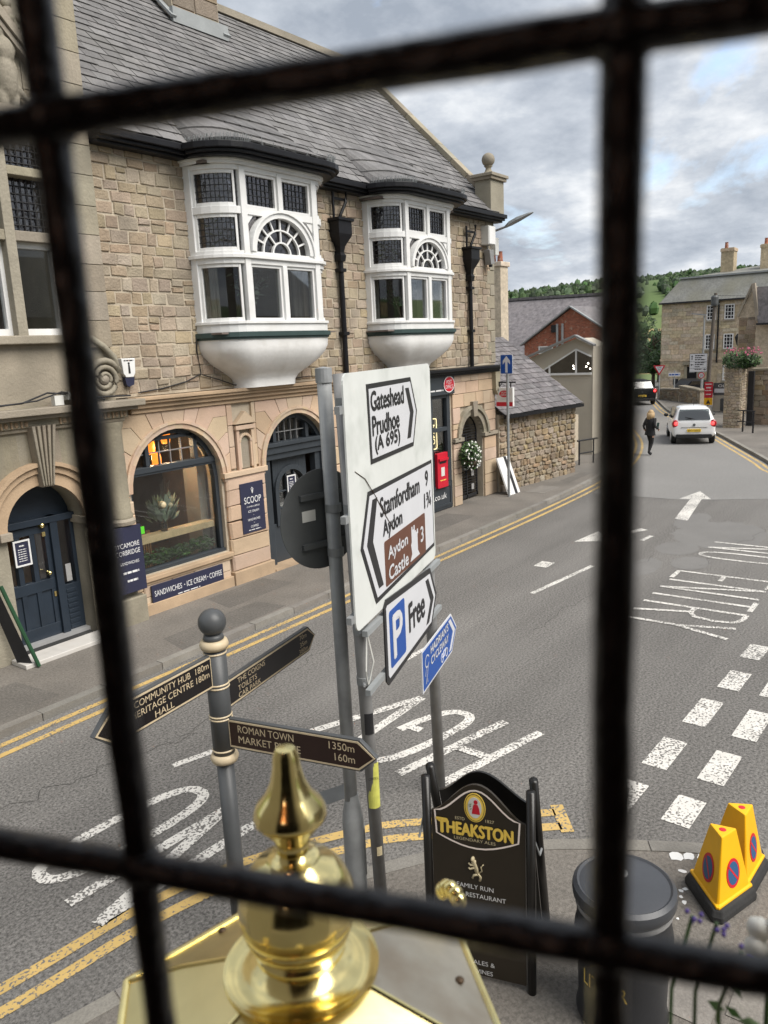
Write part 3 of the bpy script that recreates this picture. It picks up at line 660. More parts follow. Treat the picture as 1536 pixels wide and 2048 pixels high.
mb = MB(); mb.prism(rect(9.55, 10.66, 2.16, 2.26), FAC, -.02, .1); mb.prism(rect(9.58, 10.63, 2.1, 2.16), FAC, -.02, .06); ob('impost', mb, 'ashlar', SHOP, bevel=.008)
mb = MB(); mb.prism([(9.9, 3.13), (10.44, 3.13), (10.17, 3.36)], FAC, 0, .12); mb.prism(rect(9.92, 10.42, 3.02, 3.1), FAC, 0, .1)
for x in (9.95, 10.33): mb.prism(rect(x, x + .07, 2.26, 3.02), FAC, 0, .07)
a = arc(10.17, 2.78, .17, 180, 0, 10); b = arc(10.17, 2.78, .12, 180, 0, 10)
for i in range(10): mb.prism([a[i], a[i + 1], b[i + 1], b[i]], FAC, 0, .07)
mb.prism(rect(10.0, 10.05, 2.3, 2.78), FAC, 0, .06); mb.prism(rect(10.29, 10.34, 2.3, 2.78), FAC, 0, .06)
ob('niche', mb, 'ashlar', SHOP, bevel=.006)
mb = MB(); mb.prism(rect(10.06, 10.28, 2.28, 2.78), FAC, 0, .012); mb.prism(arc(10.17, 2.78, .11, 0, 180, 8), FAC, 0, .012); ob('niche_back', mb, 'stone_grey', SHOP)
mb = MB()
for z0, z1, d in ((.68, .76, .1), (.62, .68, .06)): mb.prism(rect(7.56, 9.62, z0, z1), FAC, -.2, d)
ob('window_sill', mb, 'ashlar_trim', SHOP, bevel=.01)
# ---- shop window
WIN = ob('shop_window', MB().prism(rect(7.6, 9.56, .76, .84), FAC, -.22, -.06), 'shop_paint', SHOP)
mb = MB(); a = arc(8.58, 2.22, .98, 180, 0, 22); b = arc(8.58, 2.22, .89, 180, 0, 22)
for i in range(22): mb.prism([a[i], a[i + 1], b[i + 1], b[i]], FAC, -.22, -.1)
for x in (7.6, 9.48): mb.prism(rect(x, x + .08, .84, 2.22), FAC, -.22, -.1)
mb.prism(rect(7.66, 9.5, 2.5, 2.6), FAC, -.24, -.07); mb.prism(rect(7.64, 9.52, 2.46, 2.5), FAC, -.24, -.09)
for x in (8.02, 9.06): mb.prism(rect(x, x + .08, 2.6, 3.08), FAC, -.22, -.1)
mb.prism(rect(8.1, 9.06, 3.02, 3.08), FAC, -.22, -.1)
ob('frame', mb, 'shop_paint', WIN, bevel=.008)
mb = MB()
for x in (8.35, 8.58, 8.82): mb.prism(rect(x - .008, x + .008, 2.6, 3.05), FAC, -.2, -.15)
mb.prism(rect(8.1, 9.06, 2.81, 2.826), FAC, -.2, -.148); mb.prism(rect(7.74, 8.02, 2.8, 2.815), FAC, -.2, -.15); mb.prism(rect(9.14, 9.42, 2.8, 2.815), FAC, -.2, -.15)
ob('glazing_bars', mb, 'grey_post', WIN)
ob('pane', MB().prism(rect(7.68, 9.48, .84, 2.46), FAC, -.17, -.165), 'pane_glass', WIN)
ob('pane', MB().prism([(8.58 + .89 * math.cos(R(a)), 2.22 + .89 * math.sin(R(a))) for a in range(25, 156, 10)], FAC, -.18, -.175), 'pane_glass', WIN)
# interior of the cafe: a real room
mb = MB(); mb.box(7.45, 13.4, 15.2, 15.3, .1, 3.5); mb.box(7.35, 7.45, 11.5, 15.3, .1, 3.5); mb.box(13.4, 13.5, 11.5, 15.3, .1, 3.5); mb.box(7.35, 13.5, 11.46, 15.3, 3.5, 3.6); mb.box(10.0, 10.12, 11.5, 13.4, .1, 3.5)
ob('interior_walls', mb, 'interior', SHOP); ob('interior_floor', MB().box(7.35, 13.5, 11.46, 15.3, .06, .12), 'interior_wood', SHOP)
mb = MB()
for k in range(14): mb.box(8.3 + k * .05, 8.325 + k * .05, 12.6, 12.63, .3, 1.15)
ob('slatted_counter', mb, 'interior_wood', SHOP)
ob('inner_pillar', MB().box(7.62, 7.86, 11.5, 11.8, .1, 2.4), 'curtain', SHOP); ob('inner_pillar', MB().box(9.36, 9.54, 11.5, 11.9, .1, 2.4), 'curtain', SHOP)
# ---- shop door
DOOR = ob('shop_door', MB().prism(rect(10.98, 12.26, .14, .95), FAC, -.3, -.24), 'shop_paint', SHOP, bevel=.006)
mb = MB(); a = arc(11.62, 2.24, .95, 180, 0, 22); b = arc(11.62, 2.24, .85, 180, 0, 22)
for i in range(22): mb.prism([a[i], a[i + 1], b[i + 1], b[i]], FAC, -.3, -.1)
for x in (10.67, 12.45): mb.prism(rect(x, x + .12, .12, 2.3), FAC, -.3, -.08)
for x in (10.8, 12.3): mb.prism(rect(x, x + .16, .12, 2.3), FAC, -.3, -.14)
for z0, z1, d in ((2.42, 2.56, -.06), (2.56, 2.64, -.02), (2.3, 2.42, -.1)): mb.prism(rect(10.7, 12.54, z0, z1), FAC, -.3, d)
for x in (11.1, 12.06): mb.prism(rect(x, x + .09, 2.64, 3.05), FAC, -.28, -.14)
ob('door_frame', mb, 'shop_paint', DOOR, bevel=.008)
mb = MB(); a = arc(11.62, 1.62, .5, 180, 0, 16); b = arc(11.62, 1.62, .4, 180, 0, 16)
for i in range(16): mb.prism([a[i], a[i + 1], b[i + 1], b[i]], FAC, -.3, -.2)
for x in (11.12, 12.02): mb.prism(rect(x, x + .1, .9, 1.62), FAC, -.3, -.2)
for i in range(16): mb.prism([a[i], a[i + 1], (a[i + 1][0], 2.3), (a[i][0], 2.3)], FAC, -.3, -.25)
for x in (11.49, 11.73): mb.prism(rect(x - .012, x + .012, .95, 2.0), FAC, -.3, -.24)
for z in (1.25, 1.6): mb.prism(rect(11.2, 12.04, z - .012, z + .012), FAC, -.3, -.238)
ob('door_panel', mb, 'shop_paint', DOOR, bevel=.004)
mb = MB()
for x in (11.32, 11.5, 11.68, 11.86): mb.prism(rect(x - .007, x + .007, 2.64, 3.08), FAC, -.26, -.2)
mb.prism(rect(10.9, 12.35, 2.82, 2.834), FAC, -.26, -.198); ob('glazing_bars', mb, 'grey_post', DOOR)
ob('pane', MB().prism(rect(11.14, 12.1, .95, 2.1), FAC, -.285, -.28), 'pane_glass', DOOR)
ob('pane', MB().prism([(11.62 + .85 * math.cos(R(a)), 2.24 + .85 * math.sin(R(a))) for a in range(28, 153, 10)], FAC, -.24, -.235), 'pane_glass', DOOR)
ob('letter_plate', MB().prism(rect(11.28, 11.42, .98, 1.06), FAC, -.24, -.225), 'brass', DOOR); ob('door_step', MB().prism(rect(10.66, 12.58, .08, .14), FAC, -.3, .12), 'ashlar_trim', SHOP)
# ---- post office shopfront
PO = ob('post_office_front', MB().prism(rect(13.72, 17.58, .12, .85), FAC, -.14, -.02), 'shop_paint', SHOP, bevel=.01)
mb = MB()
for x in (13.72, 14.6, 15.6, 16.55, 17.38): mb.prism(rect(x, x + .16, .85, 3.15), FAC, -.14, -.01)
for z0, z1 in ((2.2, 2.3), (3.05, 3.15)): mb.prism(rect(13.72, 17.54, z0, z1), FAC, -.13, -.015)
ob('frame', mb, 'shop_paint', PO, bevel=.006)
ob('fascia', MB().prism(rect(13.72, 17.64, 3.15, 3.6), FAC, -.1, .08), 'shop_paint', PO); ob('fascia_cap', MB().prism(rect(13.72, 17.66, 3.6, 3.64), FAC, -.1, .1), 'lead', PO)
ob('pane', MB().prism(rect(13.8, 17.45, .85, 3.1), FAC, -.09, -.085), 'pane_glass', PO)
ob('panel_moulding', MB().ring(rect(16.6, 17.5, .2, .78), rect(16.66, 17.44, .26, .72), FAC, -.03, 0), 'shop_paint', PO)
mb = MB(); mb.box(13.75, 17.5, 12.4, 12.5, .1, 3.1); mb.box(13.7, 17.5, 11.2, 12.5, .08, .12); ob('interior_screen', mb, 'interior', SHOP)
lettering('.co.uk', FAC, 16.62, .42, .62, .16, .002, 'sign_letter', PO)
lettering('~', FAC, 16.3, 3.24, .8, .05, .083, 'sign_letter', PO)
def po_oval(P, x, z, w, h, d, parent):
    ob('oval_badge', MB().prism([(x + w * math.cos(t * PI / 12), z + h * math.sin(t * PI / 12)) for t in range(24)], P, d, d + .012), 'sign_red', parent)
    mb = MB(); ribbon(mb, [(x + w * math.cos(t * PI / 12), z + h * math.sin(t * PI / 12)) for t in range(24)], .022, P, d + .014, True); ob('oval_rim', mb, 'sign_letter', parent)
    lettering('POST', P, x - w * .5, z + h * .06, w, h * .48, d + .015, 'sign_letter', parent); lettering('OFFICE', P, x - w * .7, z - h * .55, w * 1.4, h * .48, d + .015, 'sign_letter', parent)
po_oval(FAC, 17.36, 3.4, .25, .2, .085, PO)
mb = MB()
for s_ in range(4):
    pass
lettering('OPEN', (lambda s, t, d: FAC(16.86 - t, 1.9 + s, d)), 0, 0, .5, .12, -.07, 'neon_yellow', PO, 'neon_open')
ob('neon_ring', MB().ring(rrect(16.64, 16.96, 1.76, 2.14 + .42, .06), rrect(16.655, 16.945, 1.775, 2.125 + .42, .05), FAC, -.075, -.065), 'neon_yellow', PO)
mb = MB()
for z0, z1, d in ((3.6, 3.66, .12), (3.66, 3.72, .2), (3.72, 3.79, .3)): mb.prism(rect(13.74, 20.02 + d * .3, z0, z1), FAC, -.02, d)
ob('black_cornice', mb, 'black_paint', SHOP, bevel=.012)
mb = MB(); mb.prism([(19.72, 3.6), (20.0, 3.6), (19.96, 3.2), (19.84, 2.95), (19.74, 3.1)], FAC, 0, .16); mb.sphere(FAC(19.86, 3.12, .1), .1, 10, 7); ob('console', mb, 'stone_grey', SHOP, smooth=False)
# ---- arched passage with gate
mb = MB(); a = arc(18.62, 1.9, .76, 180, 0, 16); b = arc(18.62, 1.9, .6, 180, 0, 16)
for i in range(16): mb.prism([a[i], a[i + 1], b[i + 1], b[i]], FAC, -.1, .045)
a = arc(18.62, 1.9, .86, 180, 0, 16); b = arc(18.62, 1.9, .76, 180, 0, 16)
for i in range(16): mb.prism([a[i], a[i + 1], b[i + 1], b[i]], FAC, -.02, .1)
mb.prism([(18.53, 2.45), (18.71, 2.45), (18.75, 2.86), (18.49, 2.86)], FAC, -.02, .14); mb.prism(rect(17.6, 18.06, 1.84, 1.94), FAC, -.02, .1); mb.prism(rect(19.18, 19.94, 1.84, 1.94), FAC, -.02, .1)
ob('passage_arch', mb, 'stone_grey', SHOP, bevel=.006)
ob('passage_back', MB().box(18.0, 19.3, 12.6, 12.7, .1, 2.6), 'stone_brown', SHOP)
GATE = ob('gate', MB().prism(rect(18.04, 19.2, .16, .24), FAC, -.22, -.18), 'black_matt', SHOP)
mb = MB()
for x in (18.05, 18.6, 19.16): mb.prism(rect(x - .025, x + .025, .16, 1.95), FAC, -.22, -.18)
for k in range(26): mb.prism(rect(18.05, 19.16, .3 + k * .075, .318 + k * .075), FAC, -.215, -.19)
a = arc(18.62, 1.9, .56, 180, 0, 14)
for i in range(14): mb.bar(FAC(a[i][0], a[i][1], -.2), FAC(a[i + 1][0], a[i + 1][1], -.2), .03)
ob('gate_bars', mb, 'black_matt', GATE)
for z in (.36, .75): ob('gate_lock', MB().prism(rect(18.82, 18.95, z, z + .16), FAC, -.18, -.165), 'steel_plate', GATE)
# ---- eaves, gutter, roof
def bay_plan(xc, hw, hf, p, y0=11.05, n=7):
    L_ = [(xc - hf - (hw - hf) * math.cos(R(90 * i / n)), y0 - p * math.sin(R(90 * i / n))) for i in range(n + 1)]
    return L_ + [(2 * xc - x, y) for x, y in L_[::-1]]
BAYS = ((10.78, 1.49, .9, .78), (15.55, 1.4, .84, .78))
mb = MB(); path = [(7.5, 10.86)]
for b_ in BAYS:
    pl = bay_plan(b_[0], b_[1] + .12, b_[2] + .06, b_[3] + .02, 10.86); path += pl
path += [(20.1, 10.86)]
mb.sweep(path, 7.64, 7.69, .13, .2); mb.sweep(path, 7.69, 7.79, .2, .0); mb.sweep(path, 7.6, 7.64, .05, .2)
ob('gutter', mb, 'black_paint', SHOP, bevel=.01)
UPV = Vector((0, 4.9, 4.83)).normalized()
RB = (0, 10.72, 7.80)
lst = slates(7.5, 19.75, RB, UPV, 29, .24, .37)
pieces(SHOP, lst, 'slate', 'slate', 'slates')
mb = MB(); mb.add([(7.45, 10.75, 7.74), (19.8, 10.75, 7.74), (19.8, 15.5, 12.42), (7.45, 15.5, 12.42), (19.8, 20.2, 7.74), (7.45, 20.2, 7.74)], [(0, 1, 2, 3), (3, 2, 4, 5)]); ob('roof', mb, 'slate', SHOP)
for b_ in BAYS:                                         # swept slate aprons where the eaves break forward over the bays
    pl = bay_plan(b_[0], b_[1] + .12, b_[2] + .06, b_[3] + .1, 10.86); mb = MB(); n = len(pl); tz = 1.15
    for k in range(5):
        t = k / 4
        for (x, y) in pl:
            yy = y + (11.9 - y) * t; zz = 7.8 + t * (8.98 - 7.8) + .03; zz = 7.815 + (8.97 - 7.815) * (t ** 1.12) + .02; mb.v.append((x + (b_[0] - x) * .1 * t, yy, zz))
    for k in range(4):
        for i in range(n - 1): mb.f.append((k * n + i, k * n + i + 1, (k + 1) * n + i + 1, (k + 1) * n + i))
    ob('bay_roof', mb, 'slate', SHOP); V_ = [Vector(p) for p in mb.v]; lst = []
    for k in range(4):
        for i in range(n - 1):
            for q_ in range(1 if i != n // 2 - 1 else 5):
                m_ = 1 if i != n // 2 - 1 else 5; f0, f1 = q_ / m_ + .006, (q_ + 1) / m_ - .006
                a0, a1 = V_[k * n + i].lerp(V_[k * n + i + 1], f0), V_[k * n + i].lerp(V_[k * n + i + 1], f1); b0, b1 = V_[(k + 1) * n + i].lerp(V_[(k + 1) * n + i + 1], f0), V_[(k + 1) * n + i].lerp(V_[(k + 1) * n + i + 1], f1); h_ = Vector((0, -.02, .034)); g_ = Vector((0, -.004, .01))
                lst.append(([a0 + g_, a1 + g_, b1 + g_, b0 + g_, a0 + h_, a1 + h_], [(4, 5, 2, 3), (0, 1, 5, 4)]))
    pieces(SHOP, lst, 'slate', 'apron_slate', 'apron_slates')
    mb = MB(); random.seed(int(b_[0]))
    for (x, y), (x2, y2) in zip(pl, pl[1:]):
        for q in range(7): t = q / 7; mb.bar((x + (x2 - x) * t, y + (y2 - y) * t - .06, 7.8), (x + (x2 - x) * t + random.uniform(-.04, .04), y + (y2 - y) * t - .06 - random.uniform(0, .06), 7.92), .006)
    ob('bird_spikes', mb, 'lead', SHOP)
mb = MB(); q0 = Vector((19.86, 11.2, 8.42)); 
for k in range(9):
    a = q0 + UPV * (k * .68); mb.bar(a + UPV * .005, a + UPV * .675, .34, .14)
ob('verge_coping', mb, 'stone_grey', SHOP, bevel=.01)
mb = MB(); mb.bar((7.5, 15.5, 12.56), (19.9, 15.5, 12.56), .3, .16); ob('ridge', mb, 'stone_grey', SHOP)
mb = MB(); mb.box(19.3, 20.02, 10.72, 11.2, 7.8, 8.62); mb.box(19.24, 20.08, 10.66, 11.26, 8.62, 8.7); mb.box(19.2, 20.12, 10.62, 11.3, 8.7, 8.78); ob('kneeler', mb, 'stone_grey', SHOP, bevel=.01)
mb = MB(); mb.lathe([(.001, 0), (.2, 0), (.19, .04), (.1, .09), (.07, .17), (.08, .2), (.12, .23)], (19.62, 10.96, 8.78), 20); mb.sphere((19.62, 10.96, 9.17), .175, 20, 12); o = ob('ball_finial', mb, 'stone_grey', SHOP, smooth=True)
# chimney on the slope near the ridge
mb = MB(); mb.box(12.2, 13.5, 14.35, 15.3, 10.9, 14.2); ob('chimney', mb, 'mortar', SHOP)
lst = [block(p, frame((0, 14.35, 0), 0), .03, .012, .008) for p in rows(12.22, 13.48, 11.4, 14.2, .32, .5, [])] + [block(p, frame((13.5, 14.35, 0), 90), .03, .012, .008) for p in rows(.02, .93, 11.4, 14.2, .32, .5, [])]
pieces(SHOP, lst, 'stone_brown', 'chimney_stone', 'chimney_stones')
mb = MB(); mb.bar((12.1, 14.27, 11.48), (13.65, 14.27, 11.48), .1, .3); mb.bar((13.6, 14.2, 11.42), (13.6, 15.3, 12.5), .2, .05); mb.bar((12.1, 14.2, 11.42), (12.1, 15.3, 12.5), .14, .05); ob('lead_flashing', mb, 'lead', SHOP)
# ---- bay windows
def bay(b_, nm):
    xc, hw, hf, p = b_; B = ob('bay_window', MB().sweep(bay_plan(xc, hw, hf, p), 4.78, 4.93, .03, .1), 'white_wood', SHOP, bevel=.008)
    pl = bay_plan(xc, hw, hf, p); n = len(pl); h = n // 2; side1 = pl[:h]; front = pl[h - 1:h + 1]; side2 = pl[h:]
    mb = MB()
    for z0, z1, o in ((5.93, 6.02, .02), (6.02, 6.08, .07), (6.08, 6.14, .03), (6.74, 6.86, .02), (7.44, 7.52, .02), (7.52, 7.57, .08), (7.57, 7.62, .11), (4.92, 4.97, .06)): mb.sweep(pl, z0, z1, o, .1)
    ob('rail', mb, 'white_wood', B, bevel=.006)
    mb = MB(); yf = 11.05 - p
    for x, w in ((xc - hf, .13), (xc + hf, .13), (xc, .11)):
        z1 = 5.93 if x == xc else 7.5; mb.box(x - w / 2, x + w / 2, yf - .035, yf + .1, 4.9, z1)
    mb.box(xc - .055, xc + .055, yf - .035, yf + .1, 6.8, 7.5)
    for sd in (side1, side2[::-1]):
        for k in (0, h - 1):
            x, y = sd[k]; mb.sweep([sd[0], sd[1]] if k == 0 else [sd[h - 2], sd[h - 1]], 4.9, 7.5, .03, .08) if k == 0 and sd is side1 else None
    mb.box(pl[-1][0] - .02, pl[-1][0] + .05, 10.85, 11.05, 4.9, 7.5)
    ob('mullion', mb, 'white_wood', B, bevel=.01)
    FB = frame((0, yf, 0), 0)
    # inner sash frames
    mb = MB()
    lights = [(xc - hf + .07, xc - .055), (xc + .055, xc + hf - .07)]
    for x0, x1 in lights:
        for z0, z1 in ((4.97, 5.93), (6.86, 7.44)): mb.ring(rect(x0, x1, z0, z1), rect(x0 + .05, x1 - .05, z0 + .05, z1 - .05), FB, -.09, -.01)
    s1 = side1[1:-1]; s2 = side2[1:-1]
    for sd in (s1, s2):
        for z0, z1 in ((4.97, 5.93), (6.14, 6.74), (6.86, 7.44)):
            mb.sweep(sd, z0, z0 + .06, -.01, .06); mb.sweep(sd, z1 - .06, z1, -.01, .06)
            for e in (sd[:2], sd[-2:]): 
                a, b = Vector(e[0]), Vector(e[1]); q = (a, a.lerp(b, .3)) if e is sd[:2] or e == sd[:2] else (a.lerp(b, .7), b); mb.sweep([tuple(q[0]), tuple(q[1])], z0, z1, -.005, .06)
    ob('sash_frame', mb, 'white_wood', B, bevel=.005)
    # fanlight
    rf = hf - .1; zc = 6.14; mb = MB()
    for r0, r1, d0, d1 in ((rf * .86, rf * .98, -.08, .05), (rf * .98, rf * 1.03, -.08, .08)):
        a = arc(xc, zc, r1, 180, 0, 20); b = arc(xc, zc, r0, 180, 0, 20)
        a = [(x, min(zc + (z - zc) * .88, 6.95)) for x, z in a]; b = [(x, min(zc + (z - zc) * .88, 6.93)) for x, z in b]
        for i in range(20): mb.prism([a[i], a[i + 1], b[i + 1], b[i]], FB, d0, d1)
    for rr_, w in ((rf * .28, .03), (rf * .58, .03)):
        a = arc(xc, zc, rr_ + w / 2, 180, 0, 14); b = arc(xc, zc, rr_ - w / 2, 180, 0, 14)
        for i in range(14): mb.prism([(x, zc + (z - zc) * .88) for x, z in (a[i], a[i + 1], b[i + 1], b[i])], FB, -.06, -.01)
    for k in range(1, 8):
        a = 180 * k / 8; mb.bar(FB(xc + rf * .58 * math.cos(R(a)), zc + rf * .51 * math.sin(R(a)), -.035), FB(xc + rf * .88 * math.cos(R(a)), zc + rf * .775 * math.sin(R(a)), -.035), .03, .03)
    for a in (50, 90, 130): mb.bar(FB(xc + rf * .28 * math.cos(R(a)), zc + rf * .25 * math.sin(R(a)), -.035), FB(xc + rf * .58 * math.cos(R(a)), zc + rf * .51 * math.sin(R(a)), -.035), .03, .03)
    ob('fanlight_bars', mb, 'white_wood', B)
    mb = MB()                                            # spandrels beside the fanlight
    for sg in (-1, 1):
        mb.prism([(xc + sg * hf * .94, 6.86), (xc + sg * hf * .94, 6.55), (xc + sg * hf * .62, 6.86)], FB, -.08, .0)
    mb.prism([(xc - hf + .06, 6.86), (xc + hf - .06, 6.86), (xc + hf - .06, 6.82), (xc - hf + .06, 6.82)], FB, -.08, .02)
    ob('spandrel', mb, 'white_wood', B)
    # glazing
    mb = MB(); mb.prism(rect(xc - hf, xc + hf, 4.95, 5.95), FB, -.07, -.065); mb.sweep(side1, 4.95, 5.95, -.04, .045); mb.sweep(side2, 4.95, 5.95, -.04, .045); ob('pane', mb, 'pane_glass', B)
    mb = MB(); mb.prism(rect(xc - hf, xc + hf, 6.1, 7.46), FB, -.07, -.065); mb.sweep(side1, 6.1, 7.46, -.04, .045); mb.sweep(side2, 6.1, 7.46, -.04, .045); ob('leaded_pane', mb, 'leaded_glass', B)
    mb = MB()
    for x0, x1 in lights:
        k = 1
        while x0 + .05 + k * .1 < x1 - .05: mb.prism(rect(x0 + .05 + k * .1 - .005, x0 + .05 + k * .1 + .005, 6.9, 7.4), FB, -.065, -.052); k += 1
        for z in (6.98, 7.08, 7.18, 7.28): mb.prism(rect(x0 + .05, x1 - .05, z - .005, z + .005), FB, -.065, -.05)
    for sd in (side1, side2):
        pts = spline(sd, 2)
        for z0, z1 in ((6.18, 6.7), (6.9, 7.4)):
            for z in [z0 + (z1 - z0) * q / 5 for q in range(1, 5)]: mb.sweep(sd, z - .005, z + .005, -.028, .045)
            for (x, y) in pts[1:-1]:
                c = Vector((xc, 11.05)); d_ = (Vector((x, y)) - c).normalized(); q = Vector((x, y)) - d_ * .04; mb.box(q.x - .005, q.x + .005, q.y - .005, q.y + .005, z0, z1)
    ob('lead_cames', mb, 'came', B)
    # corbelled plaster base with its green band
    mb = MB(); mb.sweep(bay_plan(xc, hw + .05, hf + .03, p + .04), 4.66, 4.7, .0, .1); mb.sweep(bay_plan(xc, hw + .08, hf + .04, p + .07), 4.7, 4.78, .0, .1); ob('green_band', mb, 'green_band', B)
    prof = [(4.66, 1.02), (4.52, 1.01), (4.4, .965), (4.28, .88), (4.17, .77), (4.07, .65), (3.98, .56), (3.89, .51), (3.79, .5)]; mb = MB(); base = bay_plan(xc, hw, hf, p)
    for z, s_ in prof:
        for x, y in base: mb.v.append((xc + (x - xc) * s_, 11.06 + (y - 11.06) * s_ * (1 if z > 4 else .9), z))
    for k in range(len(prof) - 1):
        for i in range(n - 1): mb.f.append((k * n + i, k * n + i + 1, (k + 1) * n + i + 1, (k + 1) * n + i))
    mb.f.append(tuple(range((len(prof) - 1) * n, len(prof) * n)))
    o = ob('plaster_corbel', mb, 'white_plaster', B); smooth_angle(o, 45)
    # behind the glass: a shallow dark room, curtain and plant stems
    mb = MB(); mb.box(xc - 1.5, xc + 1.5, 13.0, 13.05, 4.5, 7.7); mb.box(xc - 1.5, xc - 1.45, 11.46, 13.0, 4.5, 7.7); mb.box(xc + 1.45, xc + 1.5, 11.46, 13.0, 4.5, 7.7); mb.box(xc - 1.5, xc + 1.5, 10.4, 13, 4.75, 4.78); mb.box(xc - 1.5, xc + 1.5, 10.5, 13, 7.52, 7.56)
    ob('room_shell', mb, 'interior', B)
    mb = MB()
    for sg, x in ((-1, xc - 1.18), (1, xc + 1.1)):
        for k in range(5): mb.tube([(x + .07 * k, 11.1 + .02 * (k % 2), 4.8), (x + .07 * k, 11.1, 7.5)], .04, 6)
    ob('curtain', mb, 'curtain', B)
    return B
bay(BAYS[0], 1); bay(BAYS[1], 2)
def bay_plant(x, y, label, leafm, n):
    t = thing('potted_plant', label, 'plant', (x, y, 4.78), 0)
    ob('pot', MB().lathe([(.001, 0), (.09, 0), (.13, .26), (.12, .26), (.1, .05), (.001, .05)], (0, 0, 0), 16), 'pine', t, True, smooth=True)
    mb = MB(); ml = MB()
    for k in range(9):
        a = random.uniform(0, 6.28); l = random.uniform(.2, .45); pts = [(0, 0, .2), (l * .3 * math.cos(a), l * .3 * math.sin(a), .6), (l * math.cos(a), l * math.sin(a), random.uniform(.75, 1.15))]; mb.tube(pts, .008, 5)
        for q in range(n):
            s_ = q / n; p = Vector(pts[1]).lerp(Vector(pts[2]), s_); leaves(ml, p, .1, 2, .06)
    ob('stem', mb, 'bark', t, True); ob('foliage', ml, leafm, t, True)
bay_plant(10.45, 10.85, 'eucalyptus stems in basket pot behind wide bay window glass', 'leaf_grey', 9)
bay_plant(15.2, 10.85, 'bushy houseplant behind glass of bay window above post office', 'leaf', 10)
# ---- rainwater pipes
def downpipe(x, ztop, zb, par):
    mb = MB(); y = 10.93; mb.tube([(x, y, zb), (x, y, ztop - .45)], .055, 10); 
    for z in (zb + .9, ztop - .95): mb.box(x - .09, x + .09, y - .07, 11.06, z, z + .07)
    o = ob('downpipe', mb, 'black_paint', par)
    mb = MB(); z = ztop - .42; q = lambda w, d, zz: [(x - w, y - d, zz), (x + w, y - d, zz), (x + w, 11.04, zz), (x - w, 11.04, zz)]
    lv = [(.075, .07, z - .32), (.09, .09, z - .2), (.06, .06, z - .14), (.08, .08, z - .02), (.2, .17, z + .18), (.21, .18, z + .22), (.21, .18, z + .46), (.25, .22, z + .48), (.25, .22, z + .53)]
    for w, d, zz in lv: mb.v += q(w, d, zz)
    for k in range(len(lv) - 1):
        for i in range(4): mb.f.append((4 * k + i, 4 * k + (i + 1) % 4, 4 * k + 4 + (i + 1) % 4, 4 * k + 4 + i))
    mb.f.append(tuple(range(4 * len(lv) - 4, 4 * len(lv)))); ob('hopper_head', mb, 'black_paint', o)
    mb = MB(); mb.tube([(x + .02, y, z + .5), (x + .06, y - .02, z + .62), (x + .2, y - .06, z + .88), (x + .22, y - .06, z + 1.1)], .035, 8); mb.tube([(x - .14, y, z + .5), (x - .14, y, z + 1.05)], .028, 8); mb.box(x - .14, x + .22, y - .02, y + .02, z + .9, z + .95); ob('swan_neck', mb, 'black_paint', o)
downpipe(13.2, 6.95, 3.8, SHOP); downpipe(18.5, 6.75, 3.8, SHOP)
# ---- signs fixed to the shop
def wall_sign(label, x0, x1, z0, z1, lines, d=.09, m='navy_sign'):
    t = thing('wall_sign', label, 'sign', ((x0 + x1) / 2, 11.05, z0)); ob('board', MB().prism(rect(x0, x1, z0, z1), FAC, d - .03, d), m, t, bevel=.004)
    for s_, x, z, w, h in lines: lettering(s_, FAC, x, z, w, h, d + .003, 'sign_letter', t)
    return t
wall_sign('tall navy board reading SCOOP on pier beside shop door', 9.9, 10.5, 1.03, 2.0, [('SCOOP', 9.98, 1.6, .44, .13), ('SYCAMORE CORBRIDGE', 10.03, 1.52, .34, .03), ('ICE CREAM', 10.06, 1.42, .28, .045), ('.', 10.19, 1.36, .012, .012), ('SANDWICHES', 10.04, 1.26, .32, .045), ('.', 10.19, 1.21, .012, .012), ('COFFEE', 10.1, 1.12, .2, .045), ('~', 10.04, 1.07, .32, .018)])
s1_ = wall_sign('long navy board reading SANDWICHES ICE CREAM COFFEE under shop window', 7.72, 9.32, .26, .6, [('SANDWICHES', 7.77, .4, .58, .1), ('.', 8.4, .44, .02, .02), ('ICE CREAM', 8.46, .4, .44, .1), ('.', 8.93, .44, .02, .02), ('COFFEE', 8.98, .4, .3, .1), ('~', 8.25, .31, .5, .025)])
mb = MB()
for k in (-1, 0, 1): mb.tube([FAC(10.2, 1.78, .094), FAC(10.2 + k * .03, 1.9 - abs(k) * .02, .094)], .006, 5)
leaves(mb, FAC(10.2, 1.88, .095), .035, 8, .014, (1, .05, 1)); ob('tree_emblem', mb, 'sign_letter', [o for o in SC.objects if o.name == 'wall_sign'][0])
def menu(label, x0, x1, z0, z1, d, P=FAC):
    t = thing('menu_frame', label, 'menu', P((x0 + x1) / 2, z0, d)); ob('frame', MB().ring(rect(x0, x1, z0, z1), rect(x0 + .025, x1 - .025, z0 + .025, z1 - .025), P, d, d + .015), 'sign_letter', t); ob('sheet', MB().prism(rect(x0 + .02, x1 - .02, z0 + .02, z1 - .02), P, d, d + .006), 'navy_sign', t)
    w = x1 - x0; lettering('~', P, x0 + w * .35, z1 - .1, w * .3, .03, d + .008, 'sign_letter', t)
    for k in range(6): lettering('~', P, x0 + w * .25, z1 - .15 - k * .035, w * .5, .016, d + .008, 'sign_letter', t)
menu('white framed menu sheet hung on glazed shop door', 11.48, 11.74, 1.42, 1.9, -.22)
